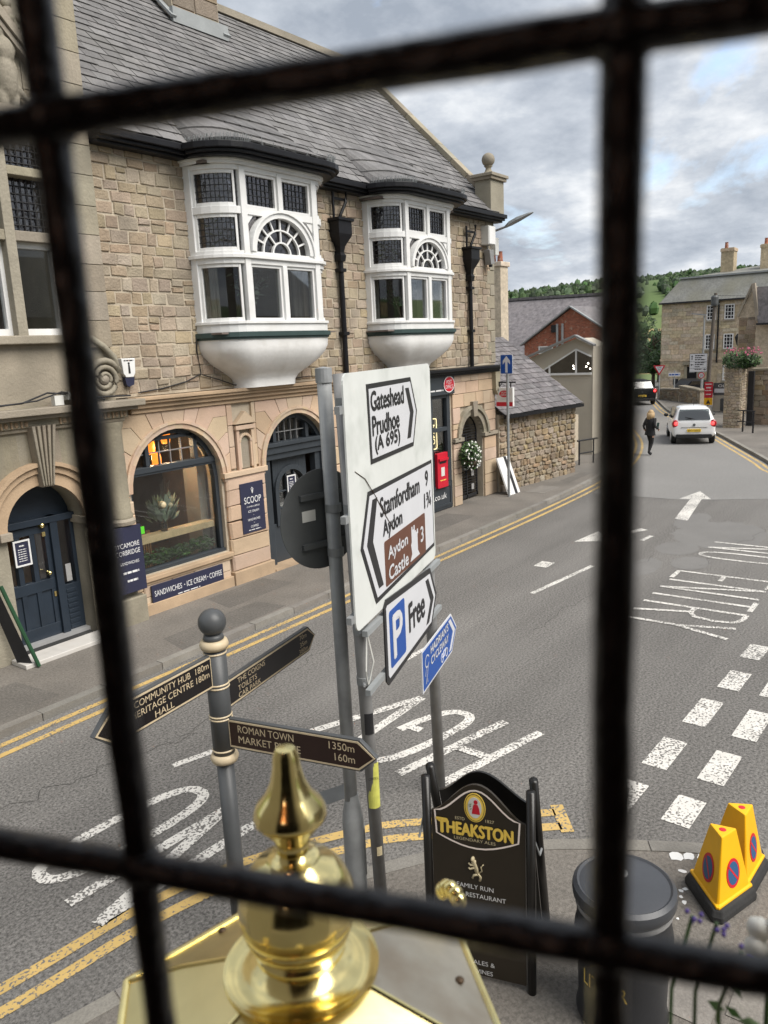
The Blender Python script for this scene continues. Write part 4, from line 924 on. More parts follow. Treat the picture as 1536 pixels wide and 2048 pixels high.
# ---- things in the shop window
t = thing('shop_shelf', 'pale pine plank shelf across the shop window', 'shelf', (8.5, 11.3, 1.26)); ob('plank', MB().box(7.66, 9.46, 11.26, 11.5, 1.26, 1.38), 'pine', t, bevel=.006)
t = thing('flower_vase', 'spiky protea and leaf bouquet in glass vase on window shelf', 'flowers', (8.42, 11.38, 1.38))
ob('vase', MB().lathe([(.001, 0), (.06, 0), (.07, .08), (.055, .26), (.065, .28)], (0, 0, 0), 16), 'leaded_glass', t, True, smooth=True)
ml = MB(); ms = MB()
for k in range(120):
    a = random.uniform(0, 6.28); l = random.uniform(.12, .42); e_ = Vector((l * math.cos(a), l * math.sin(a) * .5, random.uniform(.3, .72))); s0 = e_ * .55; w = Vector((-math.sin(a), math.cos(a), .3)) * .045; ml.add([s0, s0.lerp(e_, .5) + w, e_, s0.lerp(e_, .5) - w], [(0, 1, 2, 3)])
    ms.tube([(0, 0, .1), tuple(e_ * .5 + Vector((0, 0, .1)))], .004, 4)
for k in range(5): ms.tube([(0, 0, .3), (.05 * k - .02, -.03, .85 + .04 * (k % 3))], .007, 5)
ob('foliage', ml, 'leaf_grey', t, True); ob('stem', ms, 'bark', t, True)
mb = MB(); mb.sphere((-.08, -.12, .5), .07, 10, 8); mb.sphere((.1, -.1, .46), .05, 10, 8); ob('flower_head', mb, 'pale_gold', t, True)
t = thing('leaf_garland', 'green foliage garland lying along foot of shop window', 'garland', (8.5, 11.35, .84)); mb = MB()
for k in range(26): leaves(mb, (7.78 + k * .063, 11.36 + random.uniform(-.05, .05), .9 + random.uniform(0, .12)), .12, 34, .05)
ob('foliage', mb, 'leaf', t)
for k, (x, z, y) in enumerate(((8.77, 3.0, 11.55), (8.58, 2.82, 11.75), (8.57, 2.6, 11.6))):
    t = thing('pendant_lamp', ['amber glass pendant lamp hung highest in shop window', 'amber glass pendant lamp of middle height in shop window', 'amber glass pendant lamp hung lowest in shop window'][k], 'lamp', (x, y, z - .1), 0, 'amber pendant lamps in the shop window')
    ob('shade', MB().lathe([(.02, .25), (.07, .23), (.085, .17), (.082, .05), (.07, .0)], (0, 0, 0), 18), 'amber_lamp', t, True, smooth=True); ob('bulb', MB().sphere((0, 0, .06), .03, 10, 8), 'bulb', t, True); pl_ = bpy.data.lights.new('pendant_light', 'POINT'); pl_.energy = 6; pl_.color = (1, .72, .42); pl_.shadow_soft_size = .06; po_ = bpy.data.objects.new('pendant_light', pl_); COL.objects.link(po_); po_.parent = t; po_.location = (0, 0, -.06); ob('cord', MB().tube([(0, 0, .24), (0, 0, 3.5 - z + .1)], .006, 5), 'came', t, True)
tag(ob('hygiene_sticker', MB().prism(rect(7.7, 7.88, 1.47, 1.6), FAC, -.16, -.157), 'green_sticker'), 'small green hygiene rating sticker on shop window corner', 'sticker')
# ---- wall-mounted post box, hanging basket, parcel shelf, alarm boxes
t = thing('post_box', 'small red wall post box set in post office front', 'post box', (16.98, 11.0, .75)); ob('casing', MB().prism(rrect(16.74, 17.24, .74, 1.66, .03), FAC, -.02, .07), 'sign_red', t, bevel=.01)
ob('hood', MB().prism(rect(16.78, 17.2, 1.46, 1.52), FAC, .07, .12), 'sign_red', t); ob('slot', MB().prism(rect(16.84, 17.14, 1.38, 1.43), FAC, .07, .075), 'black_matt', t); ob('plate', MB().prism(rect(16.9, 17.06, 1.05, 1.28), FAC, .07, .076), 'paper', t); lettering('~', FAC, 16.85, .92, .28, .04, .072, 'gold_letter', t)
t = thing('hanging_basket', 'hanging basket of white flowers beside the arched gate', 'flower basket', (18.0, 10.75, 1.15)); mb = MB(); leaves(mb, (18.0, 10.76, 1.46), .34, 900, .06, (1, .8, 1.15)); ob('foliage', mb, 'leaf', t)
mb = MB()
for _ in range(60):
    d = Vector((random.gauss(0, 1), -abs(random.gauss(0, 1)), random.gauss(0, 1))).normalized() * random.uniform(.28, .37); mb.sphere((18.0 + d.x, 10.76 + d.y * .85, 1.46 + d.z * 1.15), .026, 6, 4, 1, .6, 1)
ob('blossom', mb, 'petal_white', t); ob('basket', MB().lathe([(.001, 0), (.1, .02), (.2, .14), (.22, .22)], (18.0, 10.72, 1.12), 14), 'bark', t); ob('bracket', MB().tube([(18.0, 11.02, 2.0), (18.0, 10.72, 2.02), (18.0, 10.72, 1.9)], .012, 6), 'black_matt', t)
t = thing('wire_tray', 'clear plastic tray fixed across the dark passage gate', 'tray', (18.5, 10.95, 1.0)); ob('tray', MB().ring(rect(18.1, 18.98, 1.02, 1.2), rect(18.13, 18.95, 1.05, 1.17), FAC, -.17, .04), 'galvanised', t); ob('tray_back', MB().prism(rect(18.12, 18.96, 1.04, 1.18), FAC, -.17, -.15), 'grey_post', t); ob('handle', MB().tube([FAC(18.3, 1.62, -.1), FAC(18.65, 1.5, -.02), FAC(18.85, 1.52, -.1)], .014, 6), 'steel_plate', t)
t = thing('alarm_box', 'white and navy burglar alarm box above the shop cornice', 'alarm', (7.72, 11.0, 4.05)); ob('cover', MB().prism([(7.6, 4.42), (7.86, 4.42), (7.84, 4.18), (7.8, 4.12), (7.66, 4.12), (7.62, 4.18)], FAC, .03, .13), 'white_wood', t, bevel=.01); ob('base', MB().prism([(7.64, 4.12), (7.82, 4.12), (7.8, 4.0), (7.7, 3.97), (7.66, 4.0)], FAC, .03, .12), 'navy_sign', t)
mb = MB(); mb.prism([(7.71, 4.18), (7.75, 4.18), (7.745, 4.32), (7.715, 4.32)], FAC, .131, .133); mb.sphere(FAC(7.73, 4.34, .131), .02, 8, 6, 1, .2, 1); ob('emblem', mb, 'sign_black', t); lettering('~', FAC, 7.64, 4.375, .18, .022, .134, 'sign_black', t)
t = thing('equipment_box', 'white electrical box under eaves at building corner', 'box', (19.45, 10.85, 7.0)); ob('casing', MB().box(19.25, 19.62, 10.78, 11.05, 6.98, 7.46), 'paper', t, bevel=.012); ob('lid', MB().box(19.27, 19.6, 10.765, 10.78, 7.0, 7.44), 'white_wood', t); ob('side_box', MB().box(19.76, 19.95, 10.86, 11.0, 6.75, 7.2), 'paper', t)
t = thing('security_camera', 'grey cctv camera hanging below the corner electrical box', 'camera', (19.4, 10.9, 6.6)); ob('housing', MB().prism([(19.27, 6.85), (19.5, 6.85), (19.56, 6.5), (19.36, 6.46)], FAC, .1, .28), 'grey_post', t, bevel=.01); ob('lens', MB().lathe([(.001, -.03), (.05, -.03), (.05, .03)], FAC(19.46, 6.44, .2), 12), 'black_matt', t); ob('bracket', MB().tube([FAC(19.42, 6.97, .12), FAC(19.4, 6.83, .18)], .02, 6), 'grey_post', t)
t = thing('street_lamp', 'grey street light head on arm at the building corner', 'street lamp', (19.95, 11.0, 7.3)); ob('arm', MB().tube([(19.93, 11.05, 7.38), (19.95, 10.85, 7.42), (19.98, 10.66, 7.47)], .03, 8), 'grey_post', t)
mb = MB(); pr = [(-.0, .05, .05), (.15, .11, .1), (.4, .13, .1), (.75, .08, .05), (.85, .03, .02)]
for y, w, hh in pr: mb.v += [(19.98 - w, 10.68 - y, 7.44 + y * .34), (19.98 + w, 10.68 - y, 7.44 + y * .34), (19.98 + w * .6, 10.68 - y, 7.44 + y * .34 + hh), (19.98 - w * .6, 10.68 - y, 7.44 + y * .34 + hh)]
for k in range(4):
    for i in range(4): mb.f.append((4 * k + i, 4 * k + (i + 1) % 4, 4 * k + 4 + (i + 1) % 4, 4 * k + 4 + i))
mb.f += [(0, 1, 2, 3), (16, 17, 18, 19)]; o = ob('lamp_head', mb, 'lead', t, bevel=.01)
t = thing('post_office_sign', 'white hanging POST OFFICE sign with red oval on iron bracket', 'sign', (19.9, 10.7, 2.6)); PS = frame((19.9, 11.05, 0), -90)
ob('panel', MB().prism(rect(.1, .62, 2.62, 3.14), PS, -.05, .05), 'white_wood', t, bevel=.006); ob('red_band', MB().prism(rect(.1, .62, 2.62, 2.74), PS, .05, .054), 'sign_red', t); po_oval(PS, .36, 2.97, .17, .11, .052, t)
ob('bracket', MB().box(19.88, 19.92, 10.36, 11.06, 3.27, 3.31).box(19.89, 19.91, 10.5, 10.53, 3.12, 3.27).box(19.89, 19.91, 10.86, 10.89, 3.12, 3.27).bar((19.9, 11.05, 3.0), (19.9, 10.8, 3.25), .02), 'black_matt', t)
tag(ob('cable', MB().tube([FAC(x, z, .06) for x, z in ((7.9, 3.86), (8.4, 3.9), (8.9, 3.98), (9.25, 4.1), (9.2, 4.5), (9.22, 4.72))], .012, 5).tube([FAC(x, z, .08) for x, z in ((9.25, 4.08), (9.6, 3.98), (10.0, 3.85), (10.8, 3.86), (12.0, 3.9), (13.1, 3.86))], .01, 5), 'black_matt'), 'loose black cable looping along wall above shop cornice', 'cable')
# ------------------------------------------------------------------ left-hand stone building
LB = thing('bank_building', 'grey sandstone building with arched navy door and carved keystone', 'building', (5.0, 10.98, .1))
LF = frame((0, 10.98, 0), 0)
mb = MB()
arch_wall(mb, LF, 1.5, 7.46, 0, 3.8, 6.02, .62, 2.03, 0, -.5, 0)
mb.prism(rect(1.5, 5.25, 3.8, 7.8), LF, -.5, 0); mb.prism(rect(6.86, 7.46, 3.8, 12.6), LF, -.5, 0); mb.prism(rect(5.25, 6.86, 3.8, 4.78), LF, -.5, 0); mb.prism(rect(1.5, 6.86, 7.72, 12.6), LF, -.5, 0)
mb.box(7.0, 7.46, 11.4, 17, 3.8, 13.2)
ob('wall', mb, 'stone_grey', LB)
lst = [block(p, LF, .05, .006, 0) for p in rows(6.9, 7.48, 4.6, 12.5, .42, .7, [], gap=.008, jx=.02, jh=.05)] + [block(p, LF, .02, .005, 0) for p in rows(4.2, 6.88, 7.75, 10.5, .4, .6, [], gap=.008, jx=.1, jh=.05)]
lst += [block(p, LF, .03, .006, 0) for p in rows(6.7, 7.46, .6, 1.8, .36, .8, [], gap=.008)] + [block(p, LF, .02, .005, 0) for p in rows(6.75, 7.1, 1.9, 3.45, .38, .4, [], gap=.008)]
pieces(LB, lst, 'stone_grey', 'ashlar_block', 'ashlar_blocks')
mb = MB()
for z0, z1, d in ((3.44, 3.5, .06), (3.5, 3.62, .1), (3.62, 3.68, .24), (3.68, 3.78, .34)): mb.prism(rect(1.5, 7.5 + d * .8, z0, z1), LF, -.02, d)
ob('cornice', mb, 'stone_grey', LB, bevel=.012)
mb = MB()
for k in range(40):
    x = 4.6 + k * .075
    if 5.9 < x < 6.34: continue
    if k % 2: mb.sphere(LF(x, 3.555, .1), .042, 8, 6, .8, .6, 1)
    else: mb.prism(rect(x - .012, x + .012, 3.51, 3.6), LF, .1, .125)
ob('egg_and_dart', mb, 'ashlar_trim', LB)
mb = MB()
for k in range(5):
    t0 = k / 5; t1 = (k + .62) / 5; mb.prism([(5.96 + .19 * t0, 2.64), (5.96 + .19 * t1, 2.64), (5.9 + .4 * t1, 3.52), (5.9 + .4 * t0, 3.52)], LF, .1, .2)
mb.prism([(5.96, 2.62), (6.15, 2.62), (6.3, 3.52), (5.9, 3.52)], LF, 0, .15); ob('keystone', mb, 'stone_grey', LB, bevel=.012)
mb = MB()
for r0, r1, d in ((.62, .8, .06), (.8, .9, .1), (.9, .96, .15)):
    a = arc(6.02, 2.03, r1, 180, 0, 20); b = arc(6.02, 2.03, r0, 180, 0, 20)
    for i in range(20): mb.prism([a[i], a[i + 1], b[i + 1], b[i]], LF, -.02, d)
ob('archivolt', mb, 'ashlar_trim', LB)
for x0 in (6.6, 5.26): ob('impost', MB().prism(rect(x0, x0 + .18, 1.93, 2.05), LF, -.5, .12), 'stone_grey', LB, bevel=.01)
mb = MB(); mb.lathe([(.22, 1.78), (.23, 1.84), (.19, 1.88), (.2, 1.92), (.175, 1.98), (.165, 3.3), (.19, 3.36), (.2, 3.44)], (7.3, 10.98, 0), 24); o = ob('half_column', mb, 'stone_grey', LB); smooth_angle(o, 40)
mb = MB(); mb.prism(rect(6.66, 7.52, .08, .55), LF, -.02, .16); ob('plinth', mb, 'joint', LB, bevel=.02) if False else ob('plinth', mb, 'stone_grey', LB, bevel=.02)
mb = MB()                                              # scroll volute beside the pilaster
for k in range(46):
    pass
sp_ = [(7.25 + (.3 - .0052 * k) * math.cos(k * .33 + .4), 4.12 + (.3 - .0052 * k) * math.sin(k * .33 + .4)) for k in range(50)]
mb.tube([LF(x, z, .08) for x, z in sp_], [.05 - .0005 * k for k in range(50)], 8); mb.lathe([(.001, .1), (.08, .09), (.1, .0)], LF(7.25, 4.12, 0), 14, Matrix.Rotation(R(90), 4, 'X')); mb.tube([LF(7.5, 4.2, .08), LF(7.46, 4.45, .08), LF(7.3, 4.62, .07), LF(7.1, 4.75, .06)], .05, 8)
ob('scroll', mb, 'stone_grey', LB, smooth=True)
# mullioned window
WL = ob('mullioned_window', MB().prism(rect(5.2, 6.9, 4.68, 4.8), LF, -.1, .14), 'stone_grey', LB, bevel=.015)
mb = MB(); mb.prism(rect(5.98, 6.13, 4.78, 7.72), LF, -.2, .05)
for z0, z1 in ((6.1, 6.24), (6.98, 7.1)): mb.prism(rect(5.25, 5.98, z0, z1), LF, -.2, .04); mb.prism(rect(6.13, 6.86, z0, z1), LF, -.2, .04)
mb.prism(rect(6.78, 6.9, 4.8, 7.72), LF, -.18, .06); ob('mullion', mb, 'stone_grey', WL, bevel=.01)
mb = MB()
for x0, x1 in ((5.28, 5.98), (6.13, 6.78)): mb.ring(rect(x0, x1, 4.8, 6.1), rect(x0 + .06, x1 - .06, 4.9, 6.02), LF, -.2, -.1)
ob('sash_frame', mb, 'white_wood', WL)
mb = MB()
for x0, x1 in ((5.28, 5.98), (6.13, 6.78)):
    for z0, z1 in ((6.24, 6.98), (7.1, 7.72)):
        for k in range(1, 7): x = x0 + (x1 - x0) * k / 7; mb.prism(rect(x - .006, x + .006, z0, z1), LF, -.16, -.145)
        for k in range(1, 7): z = z0 + (z1 - z0) * k / 7; mb.prism(rect(x0, x1, z - .006, z + .006), LF, -.16, -.143)
ob('lead_cames', mb, 'came', WL)
ob('pane', MB().prism(rect(5.28, 6.8, 4.85, 6.1), LF, -.17, -.165), 'pane_glass', WL); ob('leaded_pane', MB().prism(rect(5.28, 6.8, 6.24, 7.72), LF, -.18, -.175), 'leaded_glass', WL)
mb = MB(); mb.box(4.9, 7.0, 12.6, 12.65, 4.4, 8); mb.box(4.9, 7.0, 11.45, 12.6, 4.6, 4.66); ob('room_shell', mb, 'interior', WL)
# door
LD = ob('front_door', MB().prism(rect(5.42, 6.22, .2, 1.0), LF, -.42, -.34), 'navy_paint', LB, bevel=.006)
mb = MB()
for x0, x1 in ((5.42, 5.5), (5.66, 5.74), (5.9, 5.98), (6.14, 6.22)): mb.prism(rect(x0, x1, .2, 1.0), LF, -.34, -.315); mb.prism(rect(x0, x1, 1.0, 1.95), LF, -.42, -.315)
for z0, z1 in ((.2, .4), (.95, 1.12), (1.86, 1.98)): mb.prism(rect(5.42, 6.22, z0, z1), LF, -.42, -.31)
ob('door_rails', mb, 'navy_paint', LD, bevel=.005)
mb = MB(); mb.prism(rect(6.22, 6.34, .14, 2.1), LF, -.5, -.26); mb.prism(rect(5.38, 5.42, .14, 2.1), LF, -.5, -.26); mb.prism(rect(5.38, 6.66, 2.0, 2.1), LF, -.5, -.25); mb.prism(rect(6.34, 6.66, .14, .95), LF, -.48, -.32); mb.prism(rect(6.58, 6.66, .95, 2.0), LF, -.48, -.32)
for k in range(8): mb.prism(rect(6.38, 6.56, .22 + k * .085, .28 + k * .085), LF, -.32, -.31)
mb.prism([(6.02 + .66 * math.cos(R(a)), 2.08 + .64 * math.sin(R(a))) for a in range(0, 181, 12)], LF, -.46, -.4); ob('door_frame', mb, 'navy_paint', LD, bevel=.006)
ob('pane', MB().prism(rect(5.5, 6.14, 1.12, 1.86), LF, -.38, -.375), 'pane_glass', LD); ob('pane', MB().prism(rect(6.34, 6.58, .95, 2.0), LF, -.42, -.415), 'pane_glass', LD)
mb = MB()
for x, z, r_ in ((6.1, 2.14 - .16, .045), (6.12, 1.22, .035)): mb.lathe([(.001, .08), (r_ * .8, .07), (r_, .045), (r_ * .7, .02), (r_ * .4, .015), (r_ * 1.1, 0)], LF(x, z, -.31), 14, Matrix.Rotation(R(90), 4, 'X'))
ob('door_knob', mb, 'brass', LD, smooth=True); ob('keyhole_plate', MB().prism(rect(6.1, 6.15, 1.8, 1.87), LF, -.31, -.3).prism(rect(6.17, 6.21, .82, .9), LF, -.31, -.3), 'brass', LD); ob('letter_plate', MB().prism(rect(6.41, 6.5, 1.0, 1.28), LF, -.32, -.305), 'steel_plate', LD)
mb = MB(); mb.box(5.0, 7.0, 13.2, 13.3, .1, 3.4); mb.box(5.0, 7.0, 11.5, 13.3, .08, .14); ob('hall_wall', mb, 'interior_wood', LB)
for k, z in enumerate((1.25, 1.5, 1.78)): ob('lit_shelf', MB().box(5.4, 6.0, 12.3, 12.33, z, z + .02), 'amber_lamp', LB)
ob('step', MB().box(5.2, 6.66, 10.56, 10.97, .1, .17), 'marble', LB, bevel=.01); ob('threshold', MB().prism(rect(5.4, 6.64, .14, .2), LF, -.5, -.2), 'steel_plate', LB); ob('door_mat', MB().prism(rect(5.42, 6.62, .12, .145), LF, -.2, 0), 'rubber', LB)
menu('white framed notice hung on navy arched door', 5.62, 5.88, 1.42, 1.82, -.3, LF)
# carved heraldic figure and raking moulding in the gable
mb = MB(); c = (6.3, 8.4)
for x, z, r_, sx, sz in ((6.28, 8.2, .2, .75, 1.5), (6.3, 8.55, .17, .8, 1.1), (6.24, 8.78, .1, 1, 1), (6.38, 8.3, .08, 1.0, 2.2), (6.2, 7.95, .1, .8, 1.8), (6.36, 7.95, .09, .8, 1.8), (6.5, 8.0, .05, 1.5, .6), (6.42, 8.62, .06, 1, 1.8), (6.2, 8.85, .05, 1, .8)):
    mb.sphere(LF(x, z, .08), r_, 12, 9, sx, .7, sz)
mb.tube([LF(6.42, 8.1, .1), LF(6.55, 7.95, .1), LF(6.66, 8.05, .08), LF(6.7, 8.2, .05)], [.05, .045, .04, .02], 7); mb.tube([LF(6.18, 8.6, .12), LF(6.05, 8.45, .14), LF(6.0, 8.3, .12)], [.06, .05, .03], 7)
fig = ob('carved_figure', mb, 'stone_grey', LB); rm = fig.modifiers.new('r', 'REMESH'); rm.mode = 'VOXEL'; rm.voxel_size = .022; rm.use_smooth_shade = True; fig.data.polygons.foreach_set('use_smooth', [True] * len(fig.data.polygons))
mb = MB(); mb.bar(LF(5.4, 9.9, .1), LF(6.88, 8.35, .1), .2, .1); mb.bar(LF(5.4, 9.76, .08), LF(6.85, 8.24, .08), .16, .06); mb.prism(rect(4.5, 6.9, 7.74, 7.86), LF, 0, .14); ob('raking_moulding', mb, 'stone_grey', LB)
mb = MB(); random.seed(3)
for k in range(26): x = random.uniform(6.3, 6.85); mb.sphere(LF(x, random.uniform(9.0, 9.9), .02), random.uniform(.04, .09), 8, 6, 1, .6, random.uniform(.6, 1.5))
ob('carved_foliage', mb, 'stone_grey', LB, smooth=True)
t = thing('wall_sign', 'navy SYCAMORE CORBRIDGE board on pier beside navy arched door', 'sign', (7.25, 10.9, .66)); ob('board', MB().prism(rect(6.95, 7.52, .66, 1.76), LF, .16, .19), 'navy_sign', t)
for s_, x, z, w, h in (('SYCAMORE', 7.0, 1.42, .46, .08), ('CORBRIDGE', 7.0, 1.3, .46, .08), ('SANDWICHES', 7.06, 1.14, .36, .05), ('~', 7.1, .98, .3, .05), ('~', 7.16, .84, .2, .05)): lettering(s_, LF, x, z, w, h, .193, 'sign_letter', t)
t = thing('leaning_board', 'green edged sign board leaning beside the marble doorstep', 'sign', (5.2, 10.6, .1)); ob('edge', MB().tube([(5.36, 10.5, .12), (5.12, 10.78, 1.35)], .03, 8), 'green_pole', t); ob('panel', MB().add([(5.3, 10.56, .16), (5.08, 10.8, 1.3), (5.0, 10.98, 1.3), (5.2, 10.8, .16)], [(0, 1, 2, 3)]), 'black_matt', t)
t = thing('wall_lantern', 'small black lantern on jamb of navy arched door', 'lantern', (6.68, 10.9, 1.6)); ob('body', MB().lathe([(.02, 1.88), (.07, 1.8), (.05, 1.78), (.06, 1.6), (.03, 1.55)], (6.7, 10.86, 0), 6), 'black_matt', t); ob('arm', MB().tube([(6.7, 10.98, 1.88), (6.7, 10.86, 1.92), (6.7, 10.86, 1.86)], .012, 6), 'black_matt', t)
t = thing('flood_light', 'white flood light lying on the stone cornice', 'lamp', (6.65, 10.8, 3.8)); ob('housing', MB().prism([(6.48, 3.86), (6.78, 3.86), (6.74, 3.96), (6.5, 3.98)], LF, .06, .26), 'paper', t); ob('lens', MB().prism([(6.52, 3.87), (6.74, 3.87), (6.71, 3.945), (6.54, 3.96)], LF, .26, .264), 'lead', t); ob('junction_box', MB().box(6.28, 6.42, 10.74, 10.84, 3.79, 3.93), 'paper', t)
tag(ob('cable', MB().tube([LF(x, z, .2) for x, z in ((5.0, 3.84), (5.8, 3.86), (6.2, 3.98), (6.5, 3.94), (7.0, 3.86), (7.6, 3.84))], .014, 5).tube([LF(x, z, .24) for x, z in ((5.0, 3.82), (6.0, 3.88), (6.4, 3.98), (7.1, 3.82))], .012, 5), 'black_matt'), 'bundle of black cables lying on grey stone cornice', 'cable')

# ------------------------------------------------------------------ low stone outbuilding past the corner
OB = thing('stone_outbuilding', 'low rubble stone outbuilding with slate roof beside post office', 'building', (22, 11.2, .1))
A_ = (19.96, 10.92); LW = frame((19.96, 10.92, 0), -7.1); LEN = 4.2
mb = MB(); mb.prism(rect(0, LEN, 0, 2.36), LW, -.4, -.03); q = LW(LEN, 0, -.03); mb.add([LW(LEN, 0, -.03), LW(LEN, 2.36, -.03), LW(LEN, 4.5, -3.1), LW(LEN, 2.36, -6), LW(LEN, 0, -6), LW(LEN - .4, 0, -.03), LW(LEN - .4, 2.36, -.03), LW(LEN - .4, 4.5, -3.1), LW(LEN - .4, 2.36, -6), LW(LEN - .4, 0, -6)], [(0, 1, 2, 3, 4), (9, 8, 7, 6, 5), (0, 5, 6, 1)])
ob('wall', mb, 'mortar', OB)
lst = []
for p in rows(.02, LEN - .02, .06, 2.36, .17, .26, [], gap=.03, jx=.5, jh=.35):
    (x0, z0), (x1, _), (_, z1), _ = p; c = .18 * (x1 - x0); e_ = .22 * (z1 - z0); p8 = [(x0 + c, z0), (x1 - c, z0), (x1, z0 + e_), (x1, z1 - e_), (x1 - c, z1), (x0 + c, z1), (x0, z1 - e_), (x0, z0 + e_)]; lst.append(block(p8, LW, .02 + random.uniform(-.015, .02), .018, .016))
pieces(OB, lst, 'stone_brown', 'stone', 'stonework')
up_ = Vector(LW(0, 2.1, -2.95)) - Vector(LW(0, 0, 0)); al = Vector(LW(1, 0, 0)) - Vector(LW(0, 0, 0))
lst = slates(-.02, LEN + .12, Vector(LW(0, 2.34, .2)), up_, 15, .25, .33, along=al); pieces(OB, lst, 'slate_purple', 'slate', 'slates')
ob('gutter', MB().bar(LW(0, 2.3, .2), LW(LEN + .1, 2.3, .2), .1, .1), 'black_paint', OB)
mb = MB(); mb.add([LW(-.02, 2.32, .2), LW(LEN + .1, 2.32, .2), LW(LEN + .1, 4.52, -3.05), LW(-.02, 4.52, -3.05), LW(LEN + .1, 2.32, -6.1), LW(-.02, 2.32, -6.1)], [(0, 1, 2, 3), (3, 2, 4, 5)]); ob('roof', mb, 'slate_purple', OB)
t = thing('one_way_sign', 'blue one way arrow sign on slim grey pole by outbuilding', 'sign', (19.48, 10.39, .1)); ob('pole', MB().tube([(19.48, 10.39, .1), (19.48, 10.39, 4.05)], .038, 10), 'galvanised', t); OW = frame((19.44, 10.58, 0), -90)
ob('plate', MB().prism(rrect(0, .38, 3.54, 4.07, .03), OW, 0, .012), 'plate_white', t); ob('blue_field', MB().prism(rrect(.015, .365, 3.555, 4.055, .025), OW, .012, .016), 'sign_blue', t); ob('arrow', MB().prism([(.155, 3.58), (.225, 3.58), (.225, 3.88), (.3, 3.8), (.3, 3.9), (.19, 4.03), (.08, 3.9), (.08, 3.8), (.155, 3.88)], OW, .016, .019), 'plate_white', t)
for k, (dx, m_, lb) in enumerate(((0, 'white_wood', 'white framed sign leaning nearest the pole foot'), (.16, 'black_matt', 'black sign leaning against the outbuilding wall'), (.3, 'white_wood', 'wide white sign leaning behind the one way sign pole'))):
    x = 19.62 + dx; tag(ob('leaning_display_sign', MB().add([(x, 10.5, .1), (x + .3, 10.46, .1), (x + .3, 10.84, 1.15), (x, 10.88, 1.15), (x + .012, 10.46, .1), (x + .312, 10.42, .1), (x + .312, 10.8, 1.15), (x + .012, 10.84, 1.15)], [(0, 3, 2, 1), (4, 5, 6, 7), (0, 1, 5, 4), (1, 2, 6, 5), (2, 3, 7, 6), (3, 0, 4, 7)]), m_), lb, 'sign')
# ------------------------------------------------------------------ cream hall with glazed gable, brick house, slate roofs
CB = thing('cream_hall', 'cream rendered hall with triangular glazed gable', 'building', (28.3, 12.3, .1)); CF = frame((28, 14.6, 0), -90)
ob('wall', MB().prism([(.3, .1), (3.2, .1), (3.2, 4.1), (2.55, 4.42), (.3, 3.62)], CF, -1.6, 0), 'render_cream', CB)
ob('eaves', MB().bar(CF(.1, 3.62, .1), CF(2.55, 4.52, .1), .26, .07).bar(CF(2.55, 4.52, .1), CF(3.3, 4.14, .1), .26, .07), 'grey_post', CB)
GW = ob('gable_window', MB().prism(rect(1.0, 3.15, 3.08, 3.16), CF, 0, .06), 'white_wood', CB); mb = MB(); 
for x in (1.48, 2.55): mb.prism(rect(x - .03, x + .03, 3.16, 3.3 + (.72 if x == 2.55 else .16 if x < 2 else .3)), CF, 0, .05)
mb.bar(CF(1.05, 3.18, .03), CF(2.55, 4.02, .03), .05); mb.bar(CF(2.55, 4.02, .03), CF(3.15, 3.74, .03), .05); ob('frame', mb, 'white_wood', GW)
ob('pane', MB().prism([(1.05, 3.16), (3.15, 3.16), (3.15, 3.74), (2.55, 4.02)], CF, .01, .02), 'car_glass', GW)
mb = MB()
for x, z in ((1.14, 3.24), (2.44, 3.42), (2.46, 3.32), (3.02, 3.5), (2.95, 3.38), (3.1, 3.3)): ob('inside_light', MB().sphere(CF(x, z, .03), .028, 8, 6), 'lamp_white', CB)
t = thing('yard_wall', 'rough stone yard wall end beside cream hall', 'wall', (26.3, 11.6, .1)); lst = [block(p, frame((26.2, 12.6, 0), -90), .02, .02, .015) for p in rows(0, 1.25, .1, 1.75, .16, .24, [], gap=.025)]; ob('core', MB().box(26.22, 26.6, 11.36, 12.6, .05, 1.75), 'mortar', t); pieces(t, lst, 'stone_brown', 'stone', 'stonework')
t = thing('yard_railing', 'short black handrail at entrance to hall yard', 'railing', (25.6, 10.9, .1)); mb = MB()
for x, y in ((25.5, 10.85), (26.2, 10.62)): ob('post', MB().tube([(x, y, .05), (x, y, .95)], .03, 8), 'black_matt', t)
ob('rail', MB().tube([(25.4, 10.88, .95), (26.4, 10.55, .95)], .03, 8).tube([(25.5, 10.85, .5), (26.2, 10.62, .5)], .025, 8), 'black_matt', t)
BH = thing('brick_house', 'red brick gabled house rising behind the cream hall', 'building', (37, 16, .1)); BF = frame((36, 19, 0), -90)
mt = bpy.data.materials.new('brick'); mt.use_nodes = True; t_ = mt.node_tree; b_ = t_.nodes['Principled BSDF']; g_ = N('ShaderNodeNewGeometry', t_); s3 = N('ShaderNodeSeparateXYZ', t_); c3 = N('ShaderNodeCombineXYZ', t_); br = N('ShaderNodeTexBrick', t_)
t_.links.new(g_.outputs['Position'], s3.inputs[0]); t_.links.new(s3.outputs[1], c3.inputs[0]); t_.links.new(s3.outputs[2], c3.inputs[1]); t_.links.new(c3.outputs[0], br.inputs['Vector'])
br.inputs['Scale'].default_value = 4.0; br.inputs['Color1'].default_value = (.36, .115, .065, 1); br.inputs['Color2'].default_value = (.22, .075, .045, 1); br.inputs['Mortar'].default_value = (.3, .2, .15, 1); br.inputs['Mortar Size'].default_value = .012
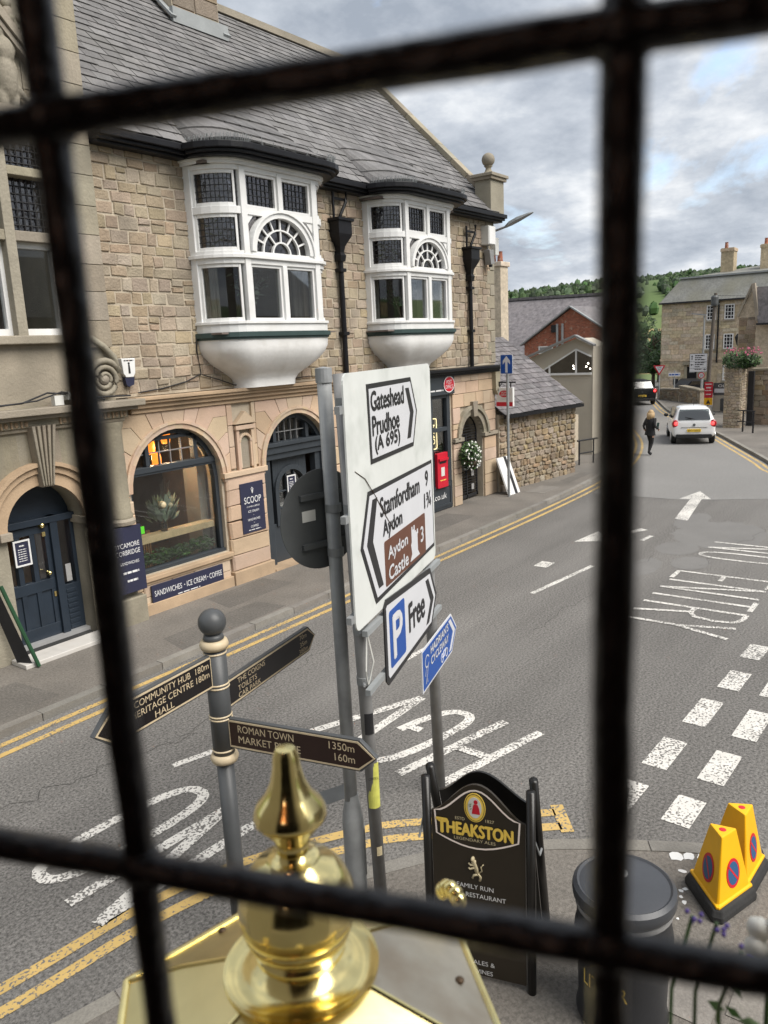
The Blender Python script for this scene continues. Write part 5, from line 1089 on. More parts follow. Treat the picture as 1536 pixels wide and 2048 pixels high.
nz = N('ShaderNodeTexNoise', t_); nz.inputs['Scale'].default_value = 6; t_.links.new(g_.outputs['Position'], nz.inputs['Vector']); rz_ = N('ShaderNodeMapRange', t_); rz_.inputs[1].default_value = .6; rz_.inputs[2].default_value = .7; t_.links.new(nz.outputs[0], rz_.inputs[0]); mz = N('ShaderNodeMix', t_, data_type='RGBA'); t_.links.new(rz_.outputs[0], mz.inputs[0]); t_.links.new(br.outputs[0], mz.inputs[6]); mz.inputs[7].default_value = (.36, .24, .18, 1); t_.links.new(mz.outputs[2], b_.inputs['Base Color']); b_.inputs['Roughness'].default_value = .9; MATS['brick'] = mt
ob('wall', MB().prism([(.77, .1), (5.6, .1), (5.6, 4.3), (3.22, 5.82), (.77, 4.25)], BF, -1.2, 0), 'brick', BH)
ob('verge', MB().bar(BF(.6, 4.2, .1), BF(3.22, 5.92, .1), .2, .06).bar(BF(3.22, 5.92, .1), BF(5.8, 4.25, .1), .2, .06), 'lead', BH)
mb = MB(); mb.add([BF(.6, 4.2, .12), BF(3.22, 5.95, .12), BF(3.22, 5.95, -3), BF(.6, 4.2, -3), BF(5.8, 4.25, .12), BF(5.8, 4.25, -1.2)], [(0, 1, 2, 3), (1, 4, 5, 2)]); ob('roof', mb, 'slate_purple', BH)
o = ob('window', MB().ring(rect(1.55, 2.3, 3.75, 4.12), rect(1.6, 2.25, 3.8, 4.07), BF, 0, .04), 'white_wood', BH); ob('pane', MB().prism(rect(1.6, 2.25, 3.8, 4.07), BF, 0, .015), 'lead', o)
for x in (2.55, 2.82): ob('flue_pipe', MB().tube([BF(x, 3.7, .08), BF(x, 5.15, .08)], .06, 8), 'galvanised', BH)
ob('vent', MB().box(*sorted((BF(2.35, 0, 0)[0] - .12, 36.0)), BF(2.5, 0, 0)[1], BF(2.25, 0, 0)[1], 4.75, 5.1), 'black_matt', BH)
PR = thing('slate_roofed_house', 'long purple slate roof behind the brick gable', 'building', (39, 19, .1)); mb = MB(); mb.add([(36.6, 15.6, 3.2), (36.6, 25, 3.2), (41.2, 25, 6.75), (41.2, 15.6, 6.6), (45, 25, 3.2), (45, 15.6, 3.2)], [(0, 3, 2, 1), (3, 5, 4, 2)]); ob('roof', mb, 'slate_purple', PR); ob('wall', MB().box(36.8, 44.8, 15.8, 24.8, .1, 3.3), 'stone_far', PR); ob('ridge', MB().bar((41.2, 15.6, 6.66), (41.2, 25, 6.8), .25, .14), 'slate_purple', PR)
CH = thing('chimney_stack', 'stone chimney stack with clay pots behind shop corner', 'chimney', (32.3, 17.7, 2)); ob('stack', MB().box(32, 32.7, 17.35, 18.15, 0, 7.9).box(31.93, 32.77, 17.28, 18.22, 7.7, 7.9), 'stone_far', CH, bevel=.02)
for y in (17.55, 17.9): ob('pot', MB().lathe([(.13, 7.9), (.1, 8.3), (.12, 8.36)], (32.35, y, 0), 12), 'brick', CH)
# ------------------------------------------------------------------ tall house with mansard roof closing the street
MH = thing('mansard_house', 'tall sandstone house with grey mansard roof and chimneys', 'building', (64, 14, .1)); MF = frame((62, 19.8, 0), -90)
ob('wall', MB().prism(rect(0, 14, -.2, 6.72), MF, -9, 0), 'stone_far', MH)
lst = [block(p, MF, .02, .01, 0) for p in rows(.05, 8.6, .0, 6.6, .3, .62, [(2.3, 4.2, -.2, 2.0), (3.3, 4.0, 5.1, 6.4), (4.5, 5.4, 5.1, 6.4), (3.2, 4.0, 3.1, 4.3), (4.5, 5.4, 3.1, 4.3)], gap=.016)]
pieces(MH, lst, 'stone_far', 'stone', 'stonework')
mb = MB(); e0, e1 = MF(-.15, 6.74, .2), MF(14, 6.74, .2); mb.add([e0, e1, MF(14, 8.5, -.9), MF(1.15, 8.5, -.9), MF(14, 9.15, -4.2), MF(5.4, 9.15, -4.2), MF(-.15, 6.74, -9), MF(1.15, 8.5, -8)], [(0, 1, 2, 3), (3, 2, 4, 5), (0, 3, 7, 6), (3, 5, 7)]); ob('mansard_roof', mb, 'roof_far', MH)
ob('eaves_gutter', MB().bar(MF(-.15, 6.72, .22), MF(14, 6.72, .22), .14, .12).bar(MF(1.1, 8.5, -.85), MF(14, 8.5, -.85), .14, .1).prism(rect(0, 9, 2.42, 2.6), MF, 0, .08), 'black_matt', MH) if False else None
ob('eaves_gutter', MB().bar(MF(-.15, 6.7, .24), MF(14, 6.7, .24), .14, .12), 'black_matt', MH); ob('roof_curb', MB().bar(MF(1.0, 8.52, -.82), MF(14, 8.52, -.82), .16, .12), 'lead', MH); ob('string_course', MB().prism(rect(-.03, 9, 2.4, 2.56), MF, 0, .08), 'stone_far', MH)
for s_ in (3.95, 6.7): ob('chimney', MB().box(64.5, 65.5, 19.8 - s_ - .45, 19.8 - s_ + .45, 8.5, 10.55).box(64.45, 65.55, 19.8 - s_ - .5, 19.8 - s_ + .5, 10.3, 10.5), 'stone_far', MH); ob('chimney_pot', MB().lathe([(.14, 10.5), (.11, 10.95), (.13, 11)], (65, 19.8 - s_ + .2, 0), 10), 'brick', MH)
def sash(s0, s1, z0, z1):
    o = ob('window', MB().ring(rect(s0, s1, z0, z1), rect(s0 + .07, s1 - .07, z0 + .07, z1 - .07), MF, -.05, .05), 'white_wood', MH); ob('pane', MB().prism(rect(s0, s1, z0, z1), MF, .0, .012), 'black_paint', o); mb = MB()
    for k in (1, 2): x = s0 + (s1 - s0) * k / 3; mb.prism(rect(x - .018, x + .018, z0, z1), MF, .012, .03)
    for k in (1, 2, 3): z = z0 + (z1 - z0) * k / 4; mb.prism(rect(s0, s1, z - .018, z + .018), MF, .012, .032)
    ob('glazing_bars', mb, 'white_wood', o); ob('sill', MB().prism(rect(s0 - .08, s1 + .08, z0 - .14, z0 - .02), MF, -.02, .09), 'stone_grey', o)
for s0, z0 in ((3.3, 5.3), (4.55, 5.3), (5.95, 5.3), (7.4, 5.3), (3.25, 3.2), (4.55, 3.2), (5.95, 3.2), (4.6, .9)): sash(s0, s0 + .68, z0, z0 + 1.08)
mb = MB(); mb.prism(rect(2.05, 2.75, .1, 1.95), MF, .0, .06); ob('front_door', mb, 'black_paint', MH); ob('door_surround', MB().prism(rect(1.85, 2.04, .1, 2.1), MF, 0, .14).prism(rect(2.76, 2.95, .1, 2.1), MF, 0, .14).prism(rect(1.75, 3.05, 2.1, 2.32), MF, 0, .3), 'stone_grey', MH); ob('fanlight', MB().prism(rect(2.2, 2.6, 1.5, 1.8), MF, .06, .065), 'lead', MH); ob('name_board', MB().prism(rect(1.0, 1.4, .6, 1.05), MF, 0, .03), 'black_matt', MH); ob('downpipe', MB().tube([MF(4.15, 2.2, .1), MF(4.15, 6.6, .1)], .06, 8), 'black_paint', MH)
# ------------------------------------------------------------------ right-hand side of the street
RG = thing('stone_gable_house', 'steep stone gabled cottage with dark tiled roof above wall', 'building', (45.5, 9, .1)); RF = frame((45, 12.6, 0), -90)
ob('wall', MB().prism([(2.25, 0), (9, 0), (9, 4.8), (3.2, 4.8), (2.9, 6.65), (2.25, 5.1)], RF, -5, 0), 'stone_far', RG); lst = [block(p, RF, .025, .015, .01) for p in rows(2.27, 3.1, 1.0, 5.1, .24, .36, [], gap=.02)]; pieces(RG, lst, 'stone_brown', 'stone', 'stonework')
ob('coping', MB().bar(RF(2.92, 6.78, .1), RF(3.2, 4.9, .1), .3, .16).bar(RF(2.88, 6.78, .05), RF(2.2, 5.15, .05), .16, .1), 'stone_grey', RG); mb = MB(); mb.add([RF(3.0, 6.6, -.1), RF(9, 6.6, -.1), RF(9, 4.75, .35), RF(3.25, 4.75, .35)], [(0, 1, 2, 3)]); ob('roof', mb, 'slate_purple', RG); ob('gutter', MB().bar(RF(3.2, 4.72, .42), RF(9, 4.72, .42), .1, .1), 'black_matt', RG)
def rubble_wall(nm, label, a, b, h0, h1, th=.4, m='stone_brown', rh=.2, rw=.3):
    d = Vector(b) - Vector(a); ln = d.length; ang = math.degrees(math.atan2(d.y, d.x)); F = frame((a[0], a[1], 0), ang); t = thing(nm, label, 'wall', (a[0], a[1], 0))
    ob('core', MB().prism([(0, 0), (ln, 0), (ln, h1), (0, h0)], F, -th, -.02), 'mortar', t); lst = [block(p, F, .02 + random.uniform(-.012, .015), .015, .012) for p in rows(.01, ln - .01, .05, min(h0, h1), rh, rw, [], gap=.022)]; pieces(t, lst, m, 'stone', 'stonework'); ob('coping', MB().bar(F(-.05, h0 + .04, -th / 2), F(ln + .05, h1 + .04, -th / 2), th + .1, .1), 'stone_grey', t); return t
rubble_wall('boundary_wall', 'low stone garden wall below the mansard house', (54.6, 17.6), (52.6, 15.6), .75, .85); rubble_wall('boundary_wall', 'stepped stone garden wall behind the direction sign', (52.5, 15.5), (50.6, 13.7), 1.05, .9)
GP = thing('gate_pillar', 'tall rubble stone gate pillar with plants growing on top', 'pillar', (38, 8.85, .1)); ob('core', MB().box(38.0, 38.8, 8.5, 9.22, 0, 2.8), 'mortar', GP); lst = []
for F, w in ((frame((37.99, 9.22, 0), -90), .72), (frame((38.0, 8.49, 0), 0), .8)):
    lst += [block(p, F, .03, .018, .016) for p in rows(.0, w, .06, 2.8, .13, .2, [], gap=.024, jx=.4)]
pieces(GP, lst, 'stone_tan', 'stone', 'stonework')
t = thing('wall_plant', 'pink flowering valerian growing over the pillar top', 'plant', (38.3, 8.7, 2.8)); mb = MB(); leaves(mb, (38.2, 8.75, 3.1), .62, 1500, .07, (.8, 1.15, .75)); leaves(mb, (38.2, 8.2, 3.1), .5, 700, .07, (.8, 1, .6)); ob('foliage', mb, 'leaf', t); mb = MB()
for _ in range(48): mb.sphere((38.1 + random.uniform(-.4, .3), 8.5 + random.uniform(-.75, .75), 3.5 + random.uniform(-.15, .2)), .035, 6, 4)
ob('blossom', mb, 'petal_pink', t)
rubble_wall('yard_side_wall', 'dark coursed stone wall of shed right of gate pillar', (39.6, 8.4), (39.2, 3.5), 2.6, 2.65, .5, 'stone_brown', .28, .5)
ob('shed_post', MB().box(39.0, 39.2, 8.2, 8.45, 0, 2.6), 'black_matt', GP)
t = thing('hand_railing', 'black two-rail steel barrier beside the gate pillar', 'railing', (36.6, 7.9, .1))
for x, y in ((36.6, 8.05), (36.2, 7.55)): ob('post', MB().box(x - .03, x + .03, y - .03, y + .03, .1, 1.05), 'black_matt', t)
ob('rail', MB().bar((36.7, 8.3, 1.03), (36.2, 7.5, 1.03), .05).bar((36.7, 8.3, .55), (36.2, 7.5, .55), .04), 'black_matt', t)
# signs far down the street
def flat_sign(nm, label, cat, base, ang, s0, s1, z0, z1, m, hp, writing=(), pole=True, r=.0, rim=None):
    t = thing(nm, label, cat, (base[0], base[1], .1)); F = frame((base[0], base[1], 0), ang)
    if pole: ob('pole', MB().tube([(base[0] + .03, base[1], .05), (base[0] + .03, base[1], hp)], .045, 8), 'galvanised', t)
    ob('plate', MB().prism(rect(s0, s1, z0, z1), F, .03, .05), m, t)
    for s_, x, z, w, h, mm in writing: lettering(s_, F, x, z, w, h, .053, mm, t)
    return t, F
t, F = flat_sign('direction_sign', 'white stacked direction board above twenty speed sign', 'sign', (51, 13.75), -84, -.72, .32, 2.05, 3.18, 'plate_white', 2.2, [('~', -.4, 3.0, .55, .1, 'sign_black'), ('~', -.4, 2.88, .4, .09, 'sign_black'), ('~', -.4, 2.76, .6, .09, 'sign_black'), ('~', -.4, 2.58, .6, .09, 'sign_black'), ('~', -.4, 2.46, .5, .09, 'sign_black'), ('~', -.4, 2.34, .3, .08, 'sign_black'), ('~', -.4, 2.18, .4, .08, 'sign_black')])
mb = MB(); mb.prism([(-.6, 2.8), (-.55, 2.8), (-.55, 3.0), (-.51, 3.0), (-.575, 3.08), (-.64, 3.0), (-.6, 3.0)], F, .05, .054); mb.prism([(-.66, 2.5), (-.58, 2.57), (-.58, 2.52), (-.48, 2.52), (-.48, 2.48), (-.58, 2.48), (-.58, 2.43)], F, .05, .054); mb.prism([(.26, 2.2), (.18, 2.27), (.18, 2.22), (.08, 2.22), (.08, 2.18), (.18, 2.18), (.18, 2.13)], F, .05, .054); ob('arrows', mb, 'sign_black', t)
ob('border', MB().ring(rect(-.72, .32, 2.05, 3.18), rect(-.7, .3, 2.07, 3.16), F, .05, .053).prism(rect(-.7, .3, 2.68, 2.695), F, .05, .053).prism(rect(-.7, .3, 2.28, 2.295), F, .05, .053), 'sign_black', t)
ob('speed_disc', MB().prism([(-.0 + .19 * math.cos(a * PI / 10), 1.84 + .19 * math.sin(a * PI / 10)) for a in range(20)], F, .03, .05), 'sign_red', t); ob('speed_face', MB().prism([(-.0 + .14 * math.cos(a * PI / 10), 1.84 + .14 * math.sin(a * PI / 10)) for a in range(20)], F, .05, .055), 'plate_white', t); lettering('20', F, -.09, 1.77, .18, .14, .057, 'sign_black', t)
t = thing('give_way_sign', 'red and white triangular GIVE WAY sign on grey pole', 'sign', (54, 17.3, .1)); F = frame((54, 17.3, 0), -84); ob('pole', MB().tube([(54.04, 17.3, .0), (54.04, 17.3, 2.3)], .045, 8), 'galvanised', t); ob('plate', MB().prism([(-.4, 2.4), (.4, 2.4), (0, 1.72)], F, .02, .04), 'sign_red', t); ob('face', MB().prism([(-.27, 2.33), (.27, 2.33), (0, 1.87)], F, .04, .045), 'plate_white', t); lettering('GIVE', F, -.14, 2.2, .28, .09, .047, 'sign_black', t); lettering('WAY', F, -.09, 2.07, .18, .09, .047, 'sign_black', t)
flat_sign('street_name_sign', 'small white and blue pointer sign by the house wall', 'sign', (57, 17.2), -84, -.4, .4, 1.5, 1.75, 'plate_white', 1.9, [('~', -.35, 1.55, .7, .14, 'sign_blue')])
t, F = flat_sign('notice_board', 'tall red notice board with yellow panel beneath', 'sign', (46, 12.0), -84, -.2, .24, .85, 1.72, 'sign_red', 1.2, [('~', -.15, 1.56, .34, .08, 'sign_letter'), ('~', -.1, 1.36, .24, .1, 'sign_letter'), ('~', -.15, 1.22, .34, .06, 'sign_letter'), ('~', -.12, 1.0, .28, .08, 'sign_letter')]); ob('yellow_panel', MB().prism(rect(-.2, .24, .45, .84), F, .03, .05), 'cone_yellow', t); ob('warning', MB().prism([(-.1, .52), (.14, .52), (.02, .76)], F, .05, .054), 'sign_black', t)
t = thing('pub_board', 'dark OLD sign board above cream wall panel', 'sign', (46.2, 11.3, .1)); F = frame((46.2, 11.78, 0), -88); ob('board', MB().prism(rect(0, .95, .98, 1.66), F, 0, .05), 'finger_grey', t); lettering('OLD', F, .25, 1.42, .6, .15, .053, 'sign_letter', t); ob('white_panel', MB().prism(rect(.06, .9, 1.12, 1.34), F, .05, .055), 'plate_white', t); ob('back_wall', MB().prism(rect(0, 1.1, .05, .97), F, -.2, .02), 'render_cream', t); ob('meter_box', MB().prism(rrect(.4, .75, .12, .8, .05), F, .02, .08), 'finger_grey', t)
t = thing('utility_pole', 'leaning wooden utility pole in front of tall house', 'pole', (51.6, 13.5, .1)); ob('pole', MB().tube([(51.6, 13.55, .0), (51.6, 13.25, 6.75)], [.14, .1], 10), 'pole_wood', t); ob('transformer', MB().lathe([(.2, 6.0), (.22, 6.1), (.22, 6.5), (.15, 6.6)], (51.5, 13.27, 0), 12), 'sign_back', t); ob('cross_arm', MB().bar((51.6, 13.0, 6.1), (51.6, 13.4, 6.0), .08), 'sign_back', t)
tag(ob('overhead_wire', MB().tube([(51.6, 13.25, 6.6), (55, 9, 6.3), (60, 4, 6.4)], .012, 5), 'black_matt'), 'thin overhead wire running from the wooden utility pole', 'wire')
t = thing('street_lamp', 'slim grey street light beside the wooden utility pole', 'street lamp', (52.5, 14.1, .1)); ob('column', MB().tube([(52.5, 14.1, 0), (52.5, 14.1, 5.45)], [.08, .05], 8), 'galvanised', t); ob('lamp_head', MB().prism([(-.1, 5.45), (.75, 5.6), (.78, 5.66), (-.1, 5.55)], frame((52.5, 14.1, 0), 96), -.09, .09), 'galvanised', t)
t = thing('lantern_post', 'old black lantern on post above the valerian pillar', 'street lamp', (49.5, 11.3, .1)); ob('post', MB().tube([(49.5, 11.35, 0), (49.5, 11.35, 3.6)], .05, 8), 'black_matt', t); ob('lantern', MB().lathe([(.05, 3.55), (.1, 3.65), (.2, 4.05), (.22, 4.08), (.1, 4.25), (.03, 4.3), (.02, 4.42)], (49.5, 11.35, 0), 6), 'black_matt', t); ob('panes', MB().lathe([(.115, 3.68), (.205, 4.03)], (49.5, 11.35, 0), 6), 'pane_glass', t)
# trees near the end of the street
def tree(x, y, h, rad, label, m='leaf'):
    t = thing('tree', label, 'tree', (x, y, -.5)); mb = MB(); mb.tube([(x, y, -.6), (x + .05, y, h * .4), (x, y + .1, h * .8)], [.18, .13, .05], 8)
    for k in range(7): a = k * .9; mb.tube([(x, y, h * (.3 + .07 * k)), (x + rad * .7 * math.cos(a), y + rad * .7 * math.sin(a), h * (.45 + .07 * k))], [.06, .02], 6)
    ob('trunk', mb, 'bark', t); mb = MB()
    for k in range(26): a = random.uniform(0, 6.28); q = random.uniform(.2, 1); zz = random.uniform(.28, .98); w = math.sin(PI * min(1, max(.12, (zz - .2) / .85))) ; leaves(mb, (x + rad * q * w * math.cos(a), y + rad * q * w * math.sin(a), h * zz), rad * .34, 190, .13)
    ob('crown', mb, m, t); return t
tree(68, 22.3, 5.6, 1.7, 'round leafy tree at the end of the street'); tree(76, 24.4, 4.2, 1.9, 'bushy light green tree beyond the mansard house corner'); tree(72, 26.5, 4.0, 2.0, 'dark shrubby tree behind the parked black car', 'leaf_dark')
t = thing('parked_car', 'partly hidden dark hatchback parked beside tall house door', 'car', (58.5, 16.3, .1)); ob('body', MB().prism([(-1.0, .3), (1.0, .3), (1.0, .75), (.8, .85), (.55, 1.2), (-.55, 1.2), (-.8, .85), (-1.0, .75)], frame((58.5, 16.3, 0), -60), -1.6, 1.6), 'car_black', t, bevel=.08); ob('windscreen', MB().prism([(-.68, .9), (.68, .9), (.5, 1.15), (-.5, 1.15)], frame((58.5, 16.3, 0), -60), 1.6, 1.61), 'car_glass', t)
# ------------------------------------------------------------------ vehicles
def loft(secs):
    """half sections (y,z) listed from keel to roof centre, mirrored"""
    mb = MB(); n = len(secs[0][1]); full = []
    for x, pts in secs:
        row = [(x, -y, z) for y, z in pts] + [(x, y, z) for y, z in pts[::-1][1 if pts[-1][0] == 0 else 0:]]; full.append(row[:-1] if pts[0][0] == 0 else row)
    m_ = len(full[0])
    for r_ in full: mb.v += r_
    for k in range(len(full) - 1):
        for i in range(m_): mb.f.append((k * m_ + i, k * m_ + (i + 1) % m_, (k + 1) * m_ + (i + 1) % m_, (k + 1) * m_ + i))
    mb.f.append(tuple(range(m_))); mb.f.append(tuple(range((len(full) - 1) * m_, len(full) * m_))); return mb
def car(name, label, loc, rz, L_, W_, H_, paint, plate, suv=False):
    t = thing(name, label, 'car', loc, rz); w = W_ / 2; k = H_ / 1.55; l = L_ / 3.5
    S = []
    for x, ww, zb, zs, wr, zr in ((0, .86, .4, .86, .72, .95), (.05, .95, .3, .93, .74, 1.02), (.16, .99, .26, .97, .72, 1.2), (.34, 1, .24, .98, .69, 1.46), (.55, 1, .22, .98, .7, 1.53), (1.3, 1, .22, .97, .71, 1.55), (1.95, 1, .22, .96, .7, 1.49), (2.35, 1, .22, .95, .71, 1.26), (2.65, 1, .22, .93, .72, 1.02), (3.0, .97, .24, .86, .68, .93), (3.3, .9, .28, .74, .6, .82), (3.5, .74, .36, .6, .5, .66)):
        S.append((x * l, [(0, zb * k), (w * ww * .9, zb * k), (w * ww, (zb + .12) * k), (w * ww * 1.0, (zs - .2) * k), (w * ww * .965, zs * k), (w * (wr + .1) if zr - zs > .15 else w * (wr + .08), (zs + (zr - zs) * .55) * k), (w * wr, (zr - .02) * k), (0, zr * k)]))
    o = ob('body', loft(S), paint, t, True); sub = o.modifiers.new('s', 'SUBSURF'); sub.levels = 2; sub.render_levels = 2; smooth_angle(o, 60)
    ob('rear_window', MB().add([(.045 * l, -w * .74, 1.02 * k), (.045 * l, w * .74, 1.02 * k), (.27 * l, w * .66, 1.4 * k), (.27 * l, -w * .66, 1.4 * k), (.01, -w * .7, 1.0 * k), (.01, w * .7, 1.0 * k)], [(0, 1, 2, 3), (0, 4, 5, 1)]), 'car_glass', t, True)
    for sg in (-1, 1):
        ob('side_window', MB().add([(.5 * l, sg * w * .975, 1.02 * k), (1.25 * l, sg * w * .99, 1.01 * k), (1.25 * l, sg * w * .82, 1.44 * k), (.62 * l, sg * w * .82, 1.42 * k)], [(0, 1, 2, 3)]), 'car_glass', t, True); ob('side_window', MB().add([(1.32 * l, sg * w * .99, 1.01 * k), (2.2 * l, sg * w * .985, .99 * k), (1.95 * l, sg * w * .84, 1.4 * k), (1.32 * l, sg * w * .82, 1.44 * k)], [(0, 1, 2, 3)]), 'car_glass', t, True)
        q = ob('tail_light', MB().sphere((.06, sg * w * .84, .84 * k), .165 * k, 14, 10, .35, .9, 1.0), 'tail_light', t, True, smooth=True); ob('lit_lens', MB().sphere((.02, sg * w * .83, .85 * k), .075 * k, 10, 8, .5, 1, 1), 'tail_lit', q, True, smooth=True)
        ob('door_mirror', MB().sphere((2.2 * l, sg * (w + .1), 1.02 * k), .09, 10, 8, .7, 1.1, .8), 'car_trim', t, True, smooth=True)
        for x in (.52 * l, 2.95 * l):
            wh = ob('wheel', MB().lathe([(.001, -.09), (.2, -.09), (.29, -.09), (.31, -.06), (.31, .06), (.29, .09), (.2, .09), (.001, .07)], (x, sg * (w - .1), .31), 20, Matrix.Rotation(R(90), 4, 'X')), 'tyre', t, True); ob('rim', MB().lathe([(.001, .03), (.19, .025), (.2, 0)], (x, sg * (w - .0), .31), 16, Matrix.Rotation(R(-90 * sg), 4, 'X')), 'steel_plate', wh, True)
    ob('bumper', MB().prism(rrect(-w * .82, w * .82, .26 * k, .42 * k, .06), (lambda s, z, d: (.02 - d, s, z)), -.12, .035), 'car_trim', t, True, bevel=.02); ob('number_plate', MB().prism(rrect(-.26, .26, .52 * k, .63 * k, .015), (lambda s, z, d: (.0 - d, -s, z)), -.02, .03), 'number_yellow', t, True); lettering(plate, (lambda s, z, d: (-.032 - d, -s, z)), -.22, .54 * k, .44, .07, .002, 'sign_black', t, local=True)
    ob('badge', MB().prism([(.05 * math.cos(a * PI / 6), .8 * k + .05 * math.sin(a * PI / 6)) for a in range(12)], (lambda s, z, d: (.0 - d, s, z)), -.02, .025), 'sign_back', t, True); ob('crease', MB().box(-.012, .06, -w * .6, w * .6, .69 * k, .7 * k), 'car_trim', t, True); ob('wiper', MB().bar((.0, -.02, 1.03 * k), (.08, .34, 1.1 * k), .02), 'black_matt', t, True); ob('aerial', MB().tube([(.6 * l, 0, 1.53 * k), (.45 * l, 0, 1.66 * k)], .008, 5), 'black_matt', t, True)
    return t
car('hatchback', 'small white hatchback driving away with red tail lights', (32.55, 8.98, .004), R(21), 3.5, 1.665, 1.55, 'car_white', 'BV17 NYO')
car('sports_utility_car', 'black sports utility vehicle ahead of the white hatchback', (50.4, 17.2, .004), R(34), 4.3, 1.9, 1.66, 'car_black', '~', True)
# ------------------------------------------------------------------ the walking person
def person():
    t = thing('person', 'person with long blonde hair in black jacket and trousers, mid-stride', 'person', (29.15, 9.62, .0), R(-20))
    J = {'pel': (0, 0, .88), 'wai': (0, 0, 1.05), 'che': (.02, 0, 1.27), 'nec': (.01, 0, 1.4), 'nk2': (.03, 0, 1.46), 'hd': (.04, 0, 1.55), 'hd2': (.04, 0, 1.62),
         'shL': (.0, .17, 1.35), 'elL': (-.1, .23, 1.1), 'wrL': (.02, .24, .9), 'shR': (.0, -.17, 1.35), 'elR': (-.06, -.25, 1.1), 'wrR': (.16, -.22, 1.0),
         'hpL': (0, .09, .86), 'knL': (.14, .09, .5), 'anL': (.06, .08, .1), 'toL': (.22, .08, .04), 'hpR': (0, -.09, .86), 'knR': (.0, -.09, .48), 'anR': (-.16, -.08, .13), 'toR': (-.02, -.08, .035)}
    Rr = {'pel': .14, 'wai': .13, 'che': .15, 'nec': .07, 'nk2': .05, 'hd': .088, 'hd2': .085, 'shL': .07, 'elL': .05, 'wrL': .03, 'shR': .07, 'elR': .05, 'wrR': .03, 'hpL': .1, 'knL': .065, 'anL': .045, 'toL': .035, 'hpR': .1, 'knR': .065, 'anR': .045, 'toR': .035}
    E_ = [('pel', 'wai'), ('wai', 'che'), ('che', 'nec'), ('nec', 'nk2'), ('nk2', 'hd'), ('hd', 'hd2'), ('che', 'shL'), ('shL', 'elL'), ('elL', 'wrL'), ('che', 'shR'), ('shR', 'elR'), ('elR', 'wrR'), ('pel', 'hpL'), ('hpL', 'knL'), ('knL', 'anL'), ('anL', 'toL'), ('pel', 'hpR'), ('hpR', 'knR'), ('knR', 'anR'), ('anR', 'toR')]
    for s_, sy in (('L', 1), ('R', -1)):
        w = Vector(J['wr' + s_])
        for k in range(5):
            a = Vector((.03 + .004 * k, sy * (.025 - .0125 * k), -.05)) if k else Vector((.04, sy * .02, -.02)); n1_, n2_ = 'f%s%da' % (s_, k), 'f%s%db' % (s_, k); J[n1_] = tuple(w + a); J[n2_] = tuple(w + a + Vector((.02, 0, -.045 + .006 * abs(k - 2)))); Rr[n1_] = .011; Rr[n2_] = .008; E_ += [('wr' + s_, n1_), (n1_, n2_)]
    ks = list(J); me = bpy.data.meshes.new('body'); me.from_pydata([J[k] for k in ks], [(ks.index(a), ks.index(b)) for a, b in E_], []); o = mesh_obj('body', me, None, t, True)
    sk = o.modifiers.new('skin', 'SKIN'); me.skin_vertices[0].data[0].use_root = True
    for i, k in enumerate(ks): me.skin_vertices[0].data[i].radius = (Rr[k], Rr[k] * (.85 if k in ('che', 'wai', 'pel') else 1)) if k not in ('che', 'wai', 'pel') else (Rr[k] * .8, Rr[k] * 1.15)
    su = o.modifiers.new('sub', 'SUBSURF'); su.levels = 2; su.render_levels = 2
    dg = bpy.context.evaluated_depsgraph_get(); dg.update(); m2 = bpy.data.meshes.new_from_object(o.evaluated_get(dg)); o.modifiers.clear(); o.data = m2
    for m_ in ('cloth_black', 'skin'): m2.materials.append(MATS[m_])
    for p in m2.polygons:
        c = p.center; p.use_smooth = True; p.material_index = 1 if (c.z > 1.42 or (abs(c.y) > .15 and c.z < .97 and c.z > .7)) else 0
    mb = MB(); prof = [(.09, 1.44), (.15, 1.4), (.215, 1.32), (.2, 1.15), (.185, 1.0), (.21, .85), (.23, .76)]
    V = []
    for r_, z in prof:
        for k in range(18): a = 2 * PI * k / 18; V.append((r_ * .68 * math.cos(a) + .0, r_ * .98 * math.sin(a), z + .008 * math.sin(3 * a)))
    mb.add(V, [(i * 18 + k, i * 18 + (k + 1) % 18, (i + 1) * 18 + (k + 1) % 18, (i + 1) * 18 + k) for i in range(len(prof) - 1) for k in range(18)]); ob('jacket', mb, 'cloth_black', t, True, smooth=True)
    mb = MB(); mb.sphere((.02, 0, 1.585), .118, 14, 10, 1, .92, 1.08)
    for k in range(22): a = R(60 + 240 * k / 21); x, y = .02 + .11 * math.cos(a), .1 * math.sin(a); mb.tube([(x, y, 1.6), (x * 1.12 - .01, y * 1.12, 1.48), (x * 1.15 - .02, y * 1.2, 1.34 + .02 * (k % 3))], [.03, .028, .012], 6)
    ob('hair', mb, 'hair_blonde', t, True, smooth=True)
    mb = MB(); mb.sphere((.125, .032, 1.56), .012, 8, 6); mb.sphere((.125, -.032, 1.56), .012, 8, 6); ob('eye', mb, 'sign_black', t, True); mb = MB(); mb.prism([(-.012, 1.52), (.012, 1.52), (0, 1.565)], (lambda s, z, d: (.12 + d, s, z)), 0, .03); ob('nose', mb, 'skin', t, True); ob('mouth', MB().box(.118, .128, -.022, .022, 1.49, 1.498), 'sign_red', t, True)
person()
PM = Matrix.Translation((29.15, 9.62, 0)) @ Matrix.Rotation(R(-20), 4, 'Z')
tag(ob('folder', MB().add([tuple(PM @ Vector(p)) for p in ((.14, -.24, .98), (.24, -.2, 1.22), (.24, -.42 + .2, 1.24), (.3, -.06, 1.2), (.2, -.1, .96))], [(0, 1, 3, 4)]).add([tuple(PM @ Vector(p)) for p in ((.15, -.25, .98), (.25, -.21, 1.22), (.31, -.07, 1.2), (.21, -.11, .96))], [(0, 3, 2, 1)]), 'folder_green'), 'green folder carried under the walking person\'s arm', 'folder')

